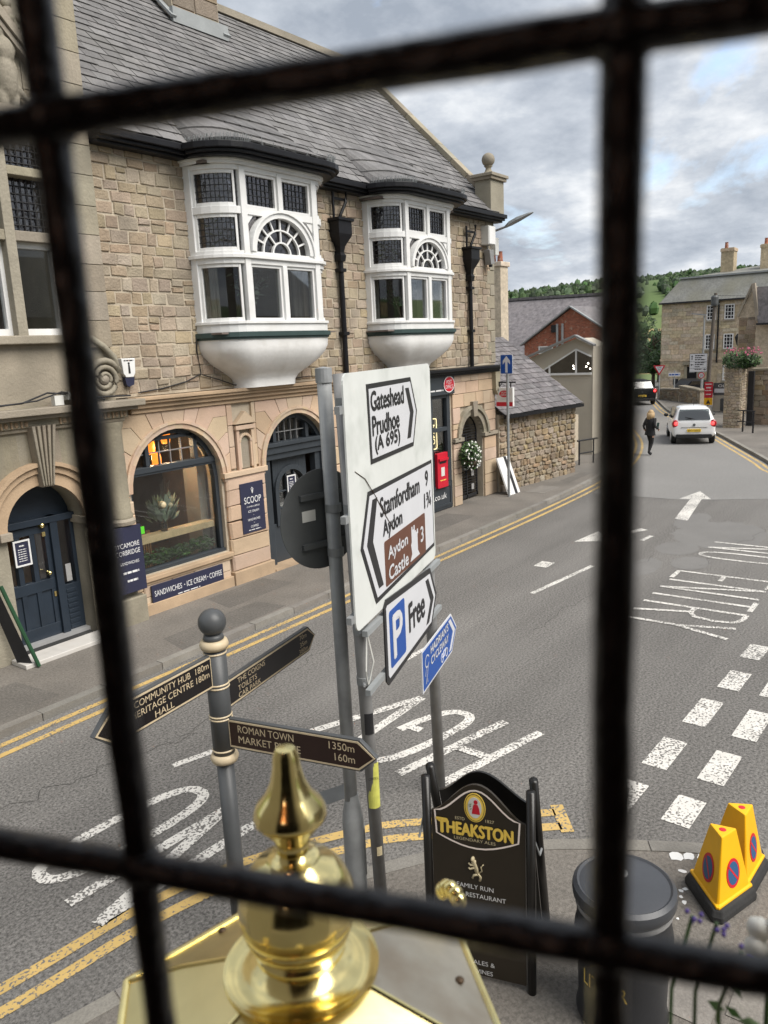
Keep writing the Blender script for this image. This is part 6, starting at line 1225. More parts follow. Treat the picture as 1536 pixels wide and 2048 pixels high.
# ------------------------------------------------------------------ traffic sign posts
BP = frame((4.25, 3.36, 0), 17.5)
t = thing('sign_post', 'galvanised post carrying the round sign seen from behind', 'post', (4.21, 3.67, .1)); ob('pole', MB().tube([(4.21, 3.67, .05), (4.19, 3.68, 4.24)], .052, 16), 'galvanised', t, smooth=True); ob('cap', MB().lathe([(.06, 0), (.06, .1), (.001, .11)], (4.19, 3.68, 4.18), 16), 'galvanised', t)
o = ob('base_sleeve', MB().lathe([(.085, .05), (.085, .75), (.08, .8), (.055, .93), (.054, .97)], (4.21, 3.67, 0), 20), 'galvanised', t); smooth_angle(o); DP = frame((4.2, 3.67, 0), -8); ob('access_door', MB().prism(rrect(-.03, .06, .25, .68, .02), frame((4.21, 3.67, 0), 40), .078, .09), 'galvanised', t)
for z in (3.28, 2.95): ob('clamp_band', MB().lathe([(.056, -.03), (.06, -.03), (.06, .03), (.056, .03)], (4.2, 3.675, z), 16), 'galvanised', t)
t = thing('round_sign', 'dark back of a round traffic sign on galvanised post', 'sign', (4.2, 3.67, 2.8)); DC = frame((4.17, 3.74, 0), -10); ob('disc', MB().prism([(-.02 + .37 * math.cos(a * PI / 24), 3.2 + .37 * math.sin(a * PI / 24)) for a in range(48)], DC, -.006, 0), 'sign_back', t)
for z in (3.38, 3.02): ob('rail', MB().prism(rect(-.22, .2, z - .02, z + .02), DC, 0, .03), 'sign_back', t)
ob('maker_label', MB().prism(rect(-.2, -.08, 3.2, 3.28), DC, .001, .003), 'paper', t)
t = thing('sign_post', 'grey post with stickers beside the direction board edge', 'post', (4.27, 3.47, .1)); ob('pole', MB().tube([(4.27, 3.47, .05), (4.05, 3.42, 4.26)] if False else [(4.27, 3.47, .05), (4.14, 3.49, 4.24)], .05, 16), 'grey_post', t, smooth=True)
for z in (4.05, 3.3, 2.62, 2.38, 1.98): x_ = 4.27 - .13 * (z / 4.24); ob('clamp_band', MB().lathe([(.052, -.03), (.058, -.03), (.058, .03), (.052, .03)], (x_, 3.475, z), 16), 'galvanised', t); ob('bolt', MB().tube([(x_ - .06, 3.43, z), (x_ - .09, 3.4, z)], .012, 6), 'galvanised', t)
def wrap(z0, z1, a0, a1, m, nm):
    mb = MB(); n = 8; x_ = 4.27 - .13 * (z0 / 4.24); mb.v = [(x_ + .0525 * math.cos(R(a0 + (a1 - a0) * i / n)), 3.473 + .0525 * math.sin(R(a0 + (a1 - a0) * i / n)), z) for z in (z0, z1) for i in range(n + 1)]; mb.f = [(i, i + 1, n + 2 + i, n + 1 + i) for i in range(n)]; ob(nm, mb, m, t)
wrap(.92, 1.3, 170, 290, 'sticker_yellow', 'yellow_sticker'); lettering('CONTROL', frame((4.205, 3.425, 0), -38), -.045, 1.17, .08, .022, .0, 'sign_black', t); wrap(1.55, 1.72, 190, 270, 'sign_black', 'dark_sticker'); wrap(.5, .58, 215, 265, 'pale_gold', 'tape')
mb = MB(); mb.tube([(4.17, 3.4, 2.36), (4.12, 3.38, 2.1), (4.16, 3.4, 1.98)], .008, 5); mb.tube([(4.18, 3.4, 2.36), (4.2, 3.37, 2.15), (4.17, 3.4, 1.98)], .007, 5); ob('hanging_tape', mb, 'paper', t)
t = thing('sign_post', 'grey post carrying the blue cycleway sign', 'post', (5.93, 4.0, .1)); ob('pole', MB().tube([(5.97, 4.0, -.02), (5.76, 3.96, 3.9)] if False else [(5.96, 4.0, .0), (5.78, 3.96, 3.9)], .055, 16), 'grey_post', t, smooth=True)
def chevron(s0, s1, z0, z1, tip, left):
    zm = (z0 + z1) / 2
    return [(s0, z0), (s1, z0), (s1 + tip, zm), (s1, z1), (s0, z1)] if not left else [(s0, z0), (s1, z0), (s1, z1), (s0, z1), (s0 - tip, zm)]
t = thing('direction_board', 'large white direction board to Gateshead, Stamfordham and Aydon Castle', 'sign', (4.9, 3.55, 2.5)); ob('board', MB().prism(rrect(-.4, 1.6, 2.5, 4.25, .07), BP, -.012, .0), 'board_white', t)
pl = [(.03, 3.6), (1.04, 3.6), (1.17, 3.88), (1.02, 4.16), (.01, 4.16)]; o = ob('gateshead_panel', MB().prism(pl, BP, 0, .004), 'sign_black', t); ob('panel_face', MB().prism([(.06, 3.635), (1.02, 3.635), (1.13, 3.88), (1.0, 4.125), (.045, 4.125)], BP, .004, .007), 'plate_white', o)
ob('chevron', MB().prism([(.86, 4.08), (.95, 4.08), (1.06, 3.88), (.96, 3.68), (.87, 3.68), (.965, 3.88)], BP, .007, .009), 'sign_black', o)
for s_, x, z, w, h in (('Gateshead', .07, 3.97, .74, .135), ('Prudhoe', .08, 3.795, .6, .135), ('(A 695)', .12, 3.655, .56, .13)): lettering(s_, BP, x, z, w, h, .0095, 'sign_black', o, bold=.005)
pl = [(.0, 2.6), (1.56, 2.6), (1.56, 3.41), (-.06, 3.41), (-.25, 3.06)]; o = ob('stamfordham_panel', MB().prism([(.0, 2.58), (1.56, 2.62), (1.55, 3.41), (-.06, 3.42), (-.25, 3.05)], BP, 0, .004), 'sign_black', t); ob('panel_face', MB().prism([(.025, 2.62), (1.53, 2.655), (1.52, 3.38), (-.035, 3.385), (-.205, 3.05)], BP, .004, .007), 'plate_white', o)
ob('chevron', MB().prism([(.01, 3.35), (.11, 3.35), (-.02, 3.05), (.16, 2.68), (.06, 2.68), (-.14, 3.05)], BP, .007, .009), 'sign_black', o)
for s_, x, z, w, h in (('Stamfordham', .16, 3.19, .98, .14), ('9', 1.32, 3.21, .08, .13), ('Aydon', .2, 3.0, .45, .15), ('1\u00be', 1.27, 3.02, .2, .13)): lettering(s_, BP, x, z, w, h, .0095, 'sign_black', o, bold=.005)
b_ = ob('castle_panel', MB().prism(rrect(.21, 1.27, 2.64, 2.99, .02), BP, .007, .0095), 'sign_brown', o)
for s_, x, z, w, h in (('Aydon', .28, 2.81, .48, .12), ('Castle', .28, 2.67, .48, .11), ('3', 1.12, 2.76, .08, .13)): lettering(s_, BP, x, z, w, h, .0115, 'plate_white', b_, bold=.004)
ob('castle_symbol', MB().prism([(.82, 2.67), (1.08, 2.67), (1.03, 2.72), (1.03, 2.86), (1.05, 2.86), (1.05, 2.9), (1.02, 2.9), (1.02, 2.88), (.99, 2.88), (.99, 2.9), (.96, 2.9), (.96, 2.95), (.93, 2.95), (.93, 2.92), (.9, 2.92), (.9, 2.95), (.87, 2.95), (.87, 2.82), (.85, 2.8), (.87, 2.72)], BP, .0095, .0115), 'plate_white', b_)
ob('scratch', MB().tube([BP(-.28, 3.6, .002), BP(-.1, 3.52, .003), BP(.08, 3.36, .009), BP(.2, 3.24, .0095), BP(.42, 3.05, .0095)], .0035, 4), 'rivet', t)
for z in (4.02, 3.3, 2.6): ob('back_rail', MB().prism(rect(-.45, 1.62, z - .025, z + .025), BP, -.05, -.012), 'galvanised', t)
t = thing('parking_sign', 'white P Free parking direction sign below the large board', 'sign', (5.0, 3.6, 1.88)); q = [(.17, 1.87), (1.36, 1.92), (1.55, 2.17), (1.37, 2.46), (.19, 2.55), (.13, 2.5), (.12, 1.92)]
ob('plate', MB().prism(q, BP, .0, .012), 'sign_black', t); ob('face', MB().prism([(.19, 1.92), (1.34, 1.965), (1.49, 2.17), (1.345, 2.415), (.2, 2.5), (.17, 2.48), (.165, 1.95)], BP, .012, .015), 'plate_white', t)
ob('blue_square', MB().prism(rrect(.22, .6, 1.98, 2.44, .03), BP, .015, .0165), 'sign_blue', t); lettering('P', BP, .3, 2.04, .22, .34, .018, 'plate_white', t, bold=.012); lettering('Free', BP, .7, 2.1, .44, .24, .018, 'sign_black', t, bold=.008)
ob('chevron', MB().prism([(1.2, 2.39), (1.28, 2.39), (1.43, 2.17), (1.26, 1.99), (1.18, 1.99), (1.33, 2.17)], BP, .015, .018), 'sign_black', t)
for z in (2.42, 1.97): ob('back_rail', MB().prism(rect(-.2, 1.75, z - .022, z + .022), BP, -.04, 0), 'lead', t)
t = thing('cycleway_sign', 'blue HADRIAN\'S CYCLEWAY pointer sign with white border', 'sign', (5.7, 3.85, 1.45)); HP = frame((4.315, 3.395, 0), 17.5); DS, DZ = .12, -.06; HQ = HP; HP = lambda s, z, d=0.: HQ(s + DS, z + DZ, d); q = chevron(.88, 1.9, 1.44, 1.84, .2, False)
ob('plate', MB().prism(q, HP, 0, .01), 'plate_white', t); ob('blue_face', MB().prism([(.9, 1.46), (1.885, 1.46), (2.07, 1.64), (1.885, 1.82), (.9, 1.82)], HP, .01, .013), 'sign_blue', t); ob('chevron', MB().prism([(1.78, 1.8), (1.86, 1.8), (2.02, 1.64), (1.86, 1.48), (1.78, 1.48), (1.94, 1.64)], HP, .013, .015), 'plate_white', t)
lettering("HADRIAN'S", HP, 1.14, 1.72, .62, .075, .0155, 'plate_white', t, bold=.003); lettering('CYCLEWAY', HP, 1.14, 1.61, .62, .075, .0155, 'plate_white', t, bold=.003)
mb = MB()
for cx in (1.52, 1.68): mb.ring([(cx + .045 * math.cos(a * PI / 8), 1.525 + .045 * math.sin(a * PI / 8)) for a in range(16)], [(cx + .035 * math.cos(a * PI / 8), 1.525 + .035 * math.sin(a * PI / 8)) for a in range(16)], HP, .013, .0155)
for a, b in (((1.52, 1.525), (1.57, 1.575)), ((1.57, 1.575), (1.65, 1.575)), ((1.65, 1.575), (1.6, 1.525)), ((1.6, 1.525), (1.52, 1.525)), ((1.65, 1.585), (1.68, 1.525))): mb.bar(HP(*a, .015), HP(*b, .015), .009, .004)
ob('bicycle_symbol', mb, 'plate_white', t); mb = MB(); ribbon(mb, ell(1.02, 1.7, .06, .055, 20, 330, 14, 1), .012, HP, .0155); ribbon(mb, [(.95, 1.58), (1.0, 1.66), (1.02, 1.56), (1.05, 1.66)], .012, HP, .0155); ribbon(mb, [(.97, 1.5), (1.0, 1.58), (1.02, 1.5)], .012, HP, .0155); ob('helmet_symbol', mb, 'plate_white', t)
# ------------------------------------------------------------------ finger post
FP = (3.36, 4.12)
t = thing('finger_post', 'dark grey finger post with ball top and gold collars', 'signpost', (*FP, .1)); ob('pole', MB().tube([(*FP, .05), (*FP, 1.58)], .062, 20), 'finger_grey', t, smooth=True); ob('head', MB().tube([(*FP, 1.58), (*FP, 2.38)], .078, 24), 'finger_grey', t, smooth=True)
o = ob('ball', MB().sphere((*FP, 2.585), .098, 26, 16).lathe([(.06, 2.45), (.075, 2.47), (.065, 2.5)], (*FP, 0), 20), 'finger_grey', t, smooth=True)
mb = MB()
for z in (2.425, 1.565): mb.lathe([(.07, z - .035), (.092, z - .03), (.103, z), (.092, z + .03), (.07, z + .035)], (*FP, 0), 24)
ob('gold_collar', mb, 'finger_gold', t, smooth=True); mb = MB()
for z in (2.365, 2.135, 2.11, 1.895, 1.872, 1.63): mb.lathe([(.079, z - .007), (.084, z), (.079, z + .007)], (*FP, 0), 24)
ob('gold_ring', mb, 'finger_gold', t)
def finger(nm_label, ang, s0, s1, tip, z0, z1, m, lines, mirror=False):
    F = frame((*FP, 0), ang)
    if mirror: G_ = F; F = lambda s, z, d=0.: G_(s, z, -d)
    a = ob('finger_arm', MB().prism(chevron(s0, s1, z0, z1, tip, False), F, -.018, .018), 'finger_grey', t, bevel=.004); a['label'] = nm_label
    ob('gold_edge', MB().ring(chevron(s0, s1 - .012, z0 + .012, z1 - .012, tip, False), chevron(s0 + .01, s1 - .018, z0 + .024, z1 - .024, tip * .93, False), F, .018, .022), 'finger_gold', a); ob('face', MB().prism(chevron(s0 + .01, s1 - .018, z0 + .024, z1 - .024, tip * .93, False), F, .018, .0205), m, a)
    for s_, x, z, w, h in lines:
        G2 = (lambda s, z_, d=0., x=x, w=w: F(2 * x + w - s, z_, d)) if mirror else F
        lettering(s_, G2, x, z, w, h, .0225, 'finger_gold', a)
finger('arm reading THE COIGNS, TOILETS and CAR PARK', 12, .07, 1.23, .11, 1.9, 2.12, 'finger_dark', [('THE COIGNS', .2, 2.045, .36, .04), ('TOILETS', .2, 1.985, .24, .04), ('CAR PARK', .2, 1.93, .29, .04), ('70m', 1.08, 2.045, .11, .04), ('35m', 1.08, 1.985, .11, .04), ('380m', 1.06, 1.93, .14, .04)])
finger('arm reading ROMAN TOWN and MARKET PLACE', -76, .07, 1.1, .12, 1.65, 1.88, 'finger_brown', [('ROMAN TOWN', .15, 1.785, .45, .055), ('MARKET PLACE', .15, 1.705, .5, .055), ('1350m', .87, 1.785, .19, .055), ('160m', .91, 1.705, .15, .055)])
finger('arm reading COMMUNITY HUB, HERITAGE CENTRE and HALL', 188, .07, .96, .14, 2.12, 2.37, 'finger_dark', [('COMMUNITY HUB', .28, 2.285, .5, .045), ('HERITAGE CENTRE', .26, 2.22, .55, .045), ('HALL', .45, 2.155, .17, .045), ('180m', .1, 2.285, .13, .045), ('180m', .1, 2.22, .13, .045)], True)
# ------------------------------------------------------------------ pub A-board
AF = frame((3.86, 2.71, 0), -73.3)
t = thing('pavement_board', 'black pub pavement board with gold lettering and arched top', 'sign', (4.0, 2.4, .1))
top = [(.035 + .63 * k / 20, 1.36 + .235 * (math.cos(PI * (k / 10 - 1)) * .5 + .5) ** .8) for k in range(21)]
ob('front_panel', MB().prism([(.035, .15), (.665, .15)] + top[::-1], AF, -.02, .0), 'aboard_panel', t)
BF2 = lambda s, z, d=0.: tuple(Vector(AF(s, z, d)) - Vector(AF(0, 0, 1)) * (.12 + (1.6 - z) * .36) + Vector(AF(0, 0, 0)) * 0 + Vector((3.86 - 3.86, 0, 0)) if False else Vector(AF(s, z, d - .12 - (1.6 - z) * .36)))
ob('back_panel', MB().prism([(.035, .15), (.665, .15)] + [(x, z + .03) for x, z in top[::-1]], BF2, -.02, .0), 'aboard', t)
for s_ in (.0, .7): ob('front_leg', MB().tube([AF(s_, .08, -.01), AF(s_, 1.6, -.01)], .03, 14), 'aboard', t, smooth=True); ob('back_leg', MB().tube([BF2(s_, .08, 0), BF2(s_, 1.62, 0)], .03, 14), 'aboard', t, smooth=True)
ob('stay', MB().tube([AF(.72, 1.25, -.02), AF(.73, 1.05, -.16), AF(.72, 1.0, -.3)], .008, 6).tube([AF(-.03, 1.28, -.02), AF(-.05, 1.15, .02)], .008, 6), 'galvanised', t)
outl = [(.07, 1.2), (.06, 1.37)] + [(.06 + .57 * k / 16, 1.37 + .185 * (math.cos(PI * (k / 8 - 1)) * .5 + .5)) for k in range(1, 16)] + [(.63, 1.37), (.62, 1.22)] + [(.62 - .55 * k / 10, 1.22 - .08 * math.sin(PI * k / 10) - .02 * k / 10) for k in range(1, 10)]
mb = MB(); ribbon(mb, outl, .012, AF, .003, True); ob('outline', mb, 'pink_line', t)
O_ = lambda a, b: [(.335 + a * math.cos(k * PI / 16), 1.43 + b * math.sin(k * PI / 16)) for k in range(32)]
o = ob('oval_emblem', MB().prism(O_(.072, .105), AF, .0, .003), 'gold_letter', t); ob('oval_ring', MB().ring(O_(.066, .098), O_(.063, .095), AF, .003, .0042), 'aboard', o); ob('oval_centre', MB().prism(O_(.046, .075), AF, .003, .0045), 'paper', o)
ob('seated_figure', MB().prism([(.315, 1.385), (.37, 1.385), (.365, 1.43), (.355, 1.455), (.33, 1.455), (.322, 1.43)], AF, .0045, .0055).prism([(.343 + .014 * math.cos(k * PI / 5), 1.472 + .016 * math.sin(k * PI / 5)) for k in range(10)], AF, .0045, .0055), 'sign_red', o); mb = MB(); leaves(mb, AF(.31, 1.44, .006), .03, 14, .008, (1, .05, 1.4)); ob('sprig', mb, 'leaf', o)
lettering('ESTD', AF, .2, 1.325, .065, .022, .004, 'pale_gold', t); lettering('1827', AF, .405, 1.335, .058, .022, .004, 'pale_gold', t)
lettering('THEAKSTON', AF, .085, 1.215, .5, .09, .004, 'gold_letter', t, bold=.005); lettering('T', AF, .07, 1.212, .075, .105, .005, 'gold_letter', t, bold=.005); lettering('LEGENDARY ALES', AF, .19, 1.178, .28, .022, .004, 'pale_gold', t)
mb = MB()
mb.tube([AF(.345, .93, .005), AF(.335, .98, .006), AF(.32, 1.02, .006), AF(.325, 1.045, .006)], [.012, .018, .02, .014], 7, .4); mb.tube([AF(.33, 1.01, .006), AF(.3, 1.0, .006), AF(.285, 1.015, .006)], .007, 6); mb.tube([AF(.33, .99, .006), AF(.295, .97, .006), AF(.285, .98, .006)], .007, 6); mb.tube([AF(.345, .94, .006), AF(.32, .93, .006), AF(.31, .905, .006)], .008, 6); mb.tube([AF(.35, .95, .006), AF(.365, .92, .006), AF(.36, .895, .006)], .009, 6)
mb.tube([AF(.35, .95, .006), AF(.375, .97, .006), AF(.37, 1.0, .006), AF(.385, 1.02, .006)], .005, 6); mb.sphere(AF(.315, 1.05, .006), .02, 10, 8, 1, .6, .9); ob('rampant_lion', mb, 'pale_gold', t, smooth=True)
for s_, x, z, w, h in (('FAMILY RUN', .2, .82, .25, .034), ('& RESTAURANT', .218, .755, .315, .034), ('ALES &', .3, .235, .15, .034), ('WINES', .3, .165, .135, .034)): lettering(s_, AF, x, z, w, h, .003, 'sign_letter', t)
# ------------------------------------------------------------------ litter bin, cones
t = thing('litter_bin', 'round black litter bin with domed grey lid', 'litter bin', (4.27, 1.5, .1)); c = (4.27, 1.5, 0); o = ob('body', MB().lathe([(.26, .1), (.29, .13), (.275, .2), (.285, .6), (.305, .7), (.3, .75), (.29, .78), (.29, .96)], c, 36), 'bin_plastic', t); smooth_angle(o)
o = ob('lid', MB().lathe([(.3, .94), (.315, .96), (.32, 1.0), (.315, 1.03), (.29, 1.05), (.275, 1.04), (.26, 1.045), (.15, 1.065), (.001, 1.075)], c, 40), 'bin_lid', t); smooth_angle(o, 30); ob('stubber_plate', MB().lathe([(.001, .006), (.045, .005), (.055, .0)], (4.31, 1.55, 1.073), 20), 'steel_plate', t); ob('band', MB().lathe([(.296, .9), (.3, .9), (.3, .93), (.296, .93)], c, 36), 'grey_post', t)
mb = MB(); v, f, a_ = text_mesh('LITTER'); 
for (x, y) in v: an = R(146 + x * 60); mb.v.append((4.27 + .2885 * math.cos(an), 1.5 + .2885 * math.sin(an), .42 + y * .1))
mb.f = f; ob('lettering', mb, 'gold_letter', t, fix=False)
def cone(label, x, y, rz):
    t = thing('no_waiting_cone', label, 'traffic cone', (x, y, .1), R(rz), 'no waiting cones on the pavement corner')
    tri = lambda r_, z, o=0: [(r_ * math.cos(R(a)), r_ * math.sin(R(a)), z) for a in (0, 120, 240)]
    def solid(lv, cut):
        mb = MB(); n = 6
        for r_, z in lv:
            P3 = [Vector(p) for p in tri(r_, z)]
            for i in range(3):
                a, b, d = P3[i - 1], P3[i], P3[(i + 1) % 3]; mb.v += [tuple(b.lerp(a, cut)), tuple(b.lerp(d, cut))]
        for k in range(len(lv) - 1):
            for i in range(n): mb.f.append((k * n + i, k * n + (i + 1) % n, (k + 1) * n + (i + 1) % n, (k + 1) * n + i))
        mb.f += [tuple(range(n))[::-1], tuple(range((len(lv) - 1) * n, len(lv) * n))]; return mb
    ob('rubber_base', solid([(.35, 0), (.35, .05), (.32, .1), (.24, .11)], .13), 'rubber', t, True, bevel=.012); ob('cone_body', solid([(.275, .1), (.275, .12), (.245, .125), (.115, .6), (.11, .61)], .05), 'cone_yellow', t, True, bevel=.008)
    ob('top_hole', MB().lathe([(.001, .003), (.022, .002), (.026, 0)], (0, 0, .611), 16), 'cone_red', t, True)
    for k in range(3):
        am = R(60 + 120 * k); nx = Vector((math.cos(am), math.sin(am), 0)); sx = Vector((-math.sin(am), math.cos(am), 0)); tilt = Vector((nx.x * -(.245 - .115) / 2, nx.y * -(.245 - .115) / 2, .475)); tz = tilt.normalized(); nn = (nx + Vector((0, 0, .137))).normalized()
        c0 = nx * (.245 / 2) + Vector((0, 0, .125)) + tilt * .36
        F = lambda s, z, d=0.: tuple(c0 + sx * s + tz * z + nn * (d + .001))
        ci = lambda r_: [(r_ * .82 * math.cos(q * PI / 14), r_ * 1.15 * math.sin(q * PI / 14)) for q in range(28)]
        s_ = ob('no_waiting_disc', MB().prism(ci(.1), F, 0, .003), 'cone_red', t, True); ob('blue_field', MB().prism(ci(.079), F, .003, .0045), 'cone_blue', s_, True); ob('red_bar', MB().prism([(-.056, .064), (-.045, .074), (.056, -.064), (.045, -.074)], F, .0045, .0055), 'cone_red', s_, True)
    return t
cone('yellow no waiting cone standing in front of its twin', 5.68, 1.25, 191); cone('yellow no waiting cone half hidden behind its twin', 6.06, 1.2, 206)
mb = MB()
for x, y, r_ in ((6.02, 1.68, .06), (6.08, 1.6, .05), (6.12, 1.5, .045), (5.86, 1.58, .03), (5.62, 1.52, .02), (5.66, 1.5, .02), (5.5, 1.46, .025), (6.2, 1.35, .02), (5.55, 1.5, .015), (5.3, 1.45, .012)): n = 9; b0 = len(mb.v); mb.v += [(x + r_ * random.uniform(.6, 1.3) * math.cos(q * 2 * PI / n), y + r_ * random.uniform(.6, 1.3) * math.sin(q * 2 * PI / n), .1045) for q in range(n)]; mb.f.append(tuple(range(b0, b0 + n)))
ob('paint_spill', mb, 'white_wood', pavn)
for x0, y0 in ((4.42, 1.0), (4.6, .62)): ob('paving_slab', MB().box(x0, x0 + .5, y0, y0 + .32, .1, .107), 'kerb', pavn)
# ------------------------------------------------------------------ brass lantern under the window
LA = (.63, .655); t = thing('brass_lantern', 'polished brass hexagonal wall lantern with tall onion finial', 'lantern', (*LA, 3.1))
pr = [(.001, 3.915), (.012, 3.914), (.0165, 3.905), (.018, 3.89), (.022, 3.87), (.031, 3.85), (.042, 3.838), (.047, 3.826), (.0465, 3.819), (.044, 3.817), (.036, 3.806), (.026, 3.795), (.022, 3.785), (.0225, 3.78)]
o = ob('onion_finial', MB().lathe(pr[::-1], (*LA, 0), 48), 'brass', t); smooth_angle(o, 50)
pr = [(.0225, 3.78), (.02, 3.77), (.024, 3.765), (.033, 3.762), (.036, 3.757), (.052, 3.75), (.067, 3.733), (.0755, 3.71), (.077, 3.69), (.0745, 3.672), (.07, 3.665), (.071, 3.66), (.066, 3.648), (.055, 3.644), (.054, 3.638), (.06, 3.632), (.06, 3.626), (.05, 3.621), (.05, 3.614)]
o = ob('finial_bowl', MB().lathe(pr[::-1], (*LA, 0), 56), 'brass', t); smooth_angle(o, 40)
pr = [(.05, 3.614), (.062, 3.603), (.08, 3.597), (.099, 3.599), (.1035, 3.603), (.1035, 3.598), (.098, 3.592), (.08, 3.588), (.05, 3.585)]
o = ob('drip_dish', MB().lathe(pr[::-1], (*LA, 0), 64), 'brass', t); smooth_angle(o, 40)
hx = lambda r_, z, k: (LA[0] + r_ * math.cos(R(-11 + 60 * k)), LA[1] + r_ * math.sin(R(-11 + 60 * k)), z)
for k in range(6):
    a0, a1 = hx(.085, 3.592, k), hx(.085, 3.592, k + 1); b0, b1 = hx(.19, 3.55, k), hx(.19, 3.55, k + 1); c0, c1 = hx(.289, 3.5, k), hx(.289, 3.5, k + 1)
    ob('roof_panel', MB().add([a0, a1, b1, b0, c1, c0], [(0, 1, 2, 3), (3, 2, 4, 5)]), 'brass_grey_reflect' if k == 5 else 'brass_sheet', t, smooth=True)
    ob('rim', MB().tube([c0, c1], .006, 8), 'brass', t); mb = MB()
    for q in range(26): p = Vector(c0).lerp(Vector(c1), (q + .5) / 26); mb.sphere((p.x, p.y, p.z - .003), .0062, 8, 6)
    ob('beading', mb, 'brass', t, smooth=True); ob('hip_rib', MB().tube([a0, b0, c0], .0035, 6), 'brass', t)
    p = Vector(c0).lerp(Vector(c1), .5) * .82 + Vector(hx(.085, 3.592, k)).lerp(Vector(a1), .5) * .18; ob('rivet', MB().sphere((p.x, p.y, p.z + .004), .007, 10, 6, 1, 1, .6), 'rivet', t, smooth=True)
    mb = MB(); q = Vector(c0) + (Vector(c0) - Vector((*LA, 3.515))).normalized() * .0
    for s_ in range(5): an = R(-60 + 30 * s_); rad = (Vector(c0) - Vector((*LA, c0[2]))).normalized(); tn = Vector((-rad.y, rad.x, 0)); mb.sphere(tuple(q + tn * .02 * math.sin(an) + Vector((0, 0, .03 + .022 * math.cos(an)))), .013, 10, 8, 1, 1, 1.2)
    if k in (0, 3): ob('leaf_crest', mb, 'brass', t, smooth=True)
    ob('glass_pane', MB().add([hx(.255, 3.485, k), hx(.255, 3.485, k + 1), hx(.16, 3.1, k + 1), hx(.16, 3.1, k)], [(0, 1, 2, 3)]), 'pane_glass', t); ob('corner_bar', MB().tube([hx(.257, 3.485, k), hx(.162, 3.1, k)], .008, 6), 'brass', t)
ob('base', MB().lathe([(.001, 3.0), (.05, 3.02), (.17, 3.1), (.17, 3.11)], (*LA, 0), 6), 'brass', t); ob('wall_bracket', MB().tube([(*LA, 3.02), (.5, .6, 2.92), (.2, .4, 2.95), (.05, .36, 3.05)], .018, 8), 'black_matt', t)
# ------------------------------------------------------------------ window box flowers below the sill
def flower(label, p, m, kind):
    t = thing('window_box_flower', label, 'flower', p); x, y, z = p; mb = MB(); ml = MB()
    if kind == 'white':
        for k in range(6):
            a = k * 1.05; d = Vector((math.cos(a) * .3, math.sin(a), math.cos(a * 1.0) * .8)).normalized(); e_ = Vector(p) + d * .022; mb.sphere(tuple(e_), .013, 10, 8, .8, 1, 1, rough=.05)
        ml.tube([(x, y, z - .01), (x - .01, y + .005, z - .06), (x - .03, y, z - .2)], .003, 6); ml.sphere((x - .01, y, z - .005), .007, 8, 6)
    else:
        for k in range(3):
            b = Vector((x - .02 * k, y + .02 * k, z - .16)); e_ = Vector((x + .012 * k - .01, y + .028 * k - .02, z + .012 * (k % 2))); ml.tube([tuple(b), tuple(b.lerp(e_, .5) + Vector((0, .01, 0))), tuple(e_)], .0022, 5)
            for q in range(5): mb.sphere(tuple(e_ + Vector((random.uniform(-.008, .008), random.uniform(-.01, .01), random.uniform(-.01, .004)))), .0028, 7, 5)
        leaves(ml, (x, y, z - .09), .04, 8, .012)
    ob('blossom', mb, m, t, smooth=True); ob('stem', ml, 'leaf', t)
flower('white blossom of a window box plant at the sill', (.80, .116, 3.765), 'petal_white', 'white'); flower('purple lobelia sprig reaching up from the window box', (.77, .163, 3.775), 'petal_purple', 'purple')
# ------------------------------------------------------------------ the barred window we look through, and the room around it
W0 = Vector((.23007, .08588, 4.4)); U_ = Vector((-.34202, .93969, 0)); NN = Vector((.93969, .34202, 0))
WP = lambda u, z, d=0.: tuple(W0 + U_ * u + NN * d + Vector((0, 0, z)))
WT = thing('leaded_window', 'dark leaded window grid with thick iron bars, seen close up', 'window', WP(0, -.62, 0))
US = (-.189, 0, .189, .378, .567); ZS = (-.783, -.495, -.2075, .081, .369, .657)
def wob(pts, s_): return [tuple(Vector(p) + Vector((noise.noise(Vector((i * .9, s_, 0))), noise.noise(Vector((i * .9, s_, 5))), noise.noise(Vector((i * .9, s_, 9))))) * .0012) for i, p in enumerate(pts)]
for k, u in enumerate(US): ob('vertical_bar', MB().tube(wob([WP(u, z * .03, 0) for z in range(-28, 25)], k), [.0066 + .0007 * noise.noise(Vector((i * .55, k, 2))) for i in range(53)], 12, 1.0, tuple(NN)), 'lead_bar', WT, smooth=True)
for k, z in enumerate(ZS): ob('cross_bar', MB().tube(wob([WP(u * .03, z, -.002) for u in range(-9, 23)], k + 20), [.0068 + .0007 * noise.noise(Vector((i * .55, k, 7))) for i in range(32)], 12, 1.0, tuple(NN)), 'lead_bar', WT, smooth=True)
for k in range(4):
    for j in range(5): ob('pane', MB().add([WP(US[k] + .004, ZS[j] + .004, 0), WP(US[k + 1] - .004, ZS[j] + .004, 0), WP(US[k + 1] - .004, ZS[j + 1] - .004, 0), WP(US[k] + .004, ZS[j + 1] - .004, 0)], [(0, 1, 2, 3)]), 'clear_glass', WT)
for u in US[1:3]:
    for z in ZS[2:4]: ob('solder_joint', MB().sphere(WP(u, z, 0), .0098, 14, 10, 1, 1, 1), 'lead_bar', WT, smooth=True)
mb = MB(); q = lambda u0, u1, z0, z1, d0, d1: mb.prism(rect(u0, u1, z0, z1), (lambda s, z, d: WP(s, z, d)), d0, d1)
q(-3, -.2, -4.4, 3.2, -.06, .12); q(.58, 3.2, -4.4, 3.2, -.06, .12); q(-.2, .58, -4.4, -.8, -.06, .12); q(-.2, .58, .67, 3.2, -.06, .12)
structure(ob('wall_window', mb, 'render_cream'))
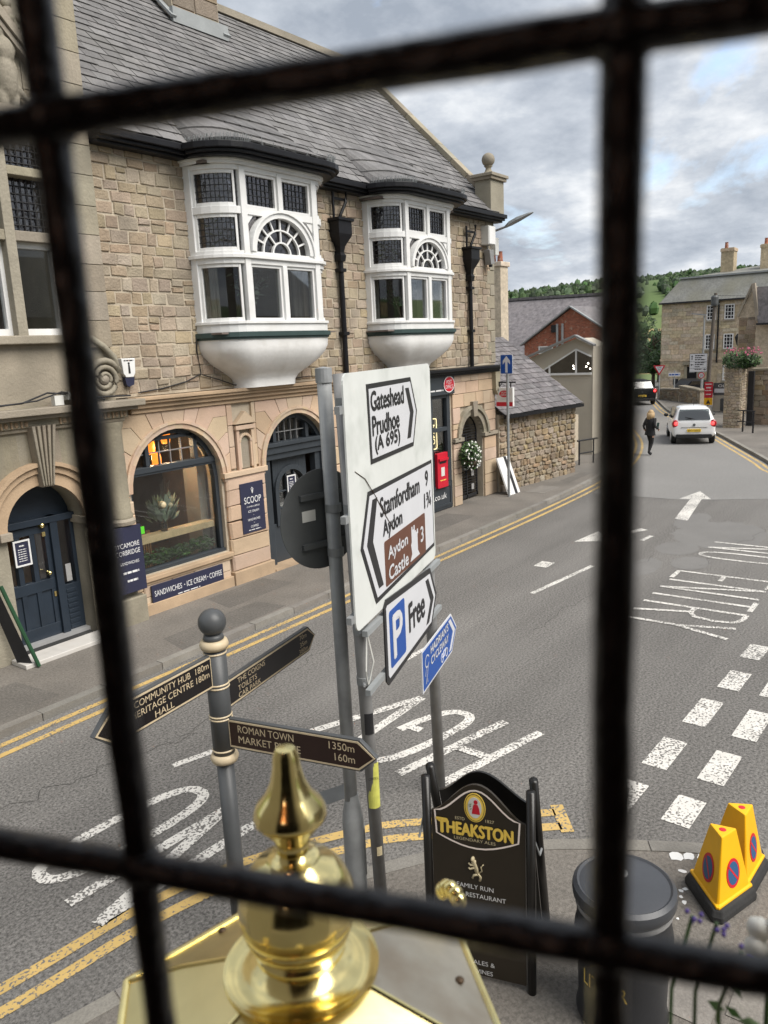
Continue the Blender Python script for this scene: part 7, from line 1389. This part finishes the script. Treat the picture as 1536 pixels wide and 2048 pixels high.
mb = MB(); q(-3, 3.2, -1.8, -1.7, -4, -.06); q(-3, 3.2, 1.0, 1.1, -4, -.06); q(-3, -2.9, -1.8, 1.1, -4, -.06); q(3.1, 3.2, -1.8, 1.1, -4, -.06); q(-3, 3.2, -1.8, 1.1, -4.1, -4)
structure(ob('wall_room', mb, 'room_dark'))

# ------------------------------------------------------------------ terrace added out of view for the bay window panes to mirror
t = thing('added_terrace', 'plain stone terrace added out of view for bay windows to reflect', 'building', (19, -9, .1)); TF = frame((0, -8, 0), 180); TG = lambda s, z, d=0.: TF(-s, z, d)
ob('wall', MB().box(10, 34, -15, -8, 0, 6.2), 'stone_grey', t); ob('roof', MB().add([(9.8, -7.8, 6.2), (34.2, -7.8, 6.2), (34.2, -11.5, 9), (9.8, -11.5, 9), (34.2, -15.2, 6.2), (9.8, -15.2, 6.2)], [(0, 1, 2, 3), (3, 2, 4, 5), (0, 3, 5), (1, 4, 2)]), 'slate', t)
for x in range(11, 33, 3):
    for z in (1.2, 4.0): o = ob('window', MB().box(x, x + 1.1, -8.02, -7.97, z, z + 1.5), 'white_wood', t); ob('pane', MB().box(x + .1, x + 1.0, -7.969, -7.96, z + .1, z + 1.4), 'black_paint', o)

# ------------------------------------------------------------------ the warm lamp in the room behind us: it lights the inner faces of the bars
t = thing('room_lamp', 'amber shaded ceiling lamp inside the room behind the window', 'lamp', WP(.35, .3, -1.3)); c = WP(.35, .45, -1.3)
ob('shade', MB().lathe([(.05, .16), (.16, .1), (.2, 0)], c, 24), 'amber_lamp', t, smooth=True); ob('bulb', MB().sphere((c[0], c[1], c[2] + .04), .04, 12, 8), 'bulb', t, smooth=True); ob('cord', MB().tube([(c[0], c[1], c[2] + .15), (c[0], c[1], 5.4)], .006, 6), 'came', t)
pl_ = bpy.data.lights.new('room_light', 'POINT'); pl_.energy = .9; pl_.color = (1, .9, .82); pl_.shadow_soft_size = .1; po_ = bpy.data.objects.new('room_light', pl_); COL.objects.link(po_); po_.parent = t; po_.matrix_parent_inverse = parent_matrix(t).inverted(); po_.location = (c[0], c[1], c[2] - .08)
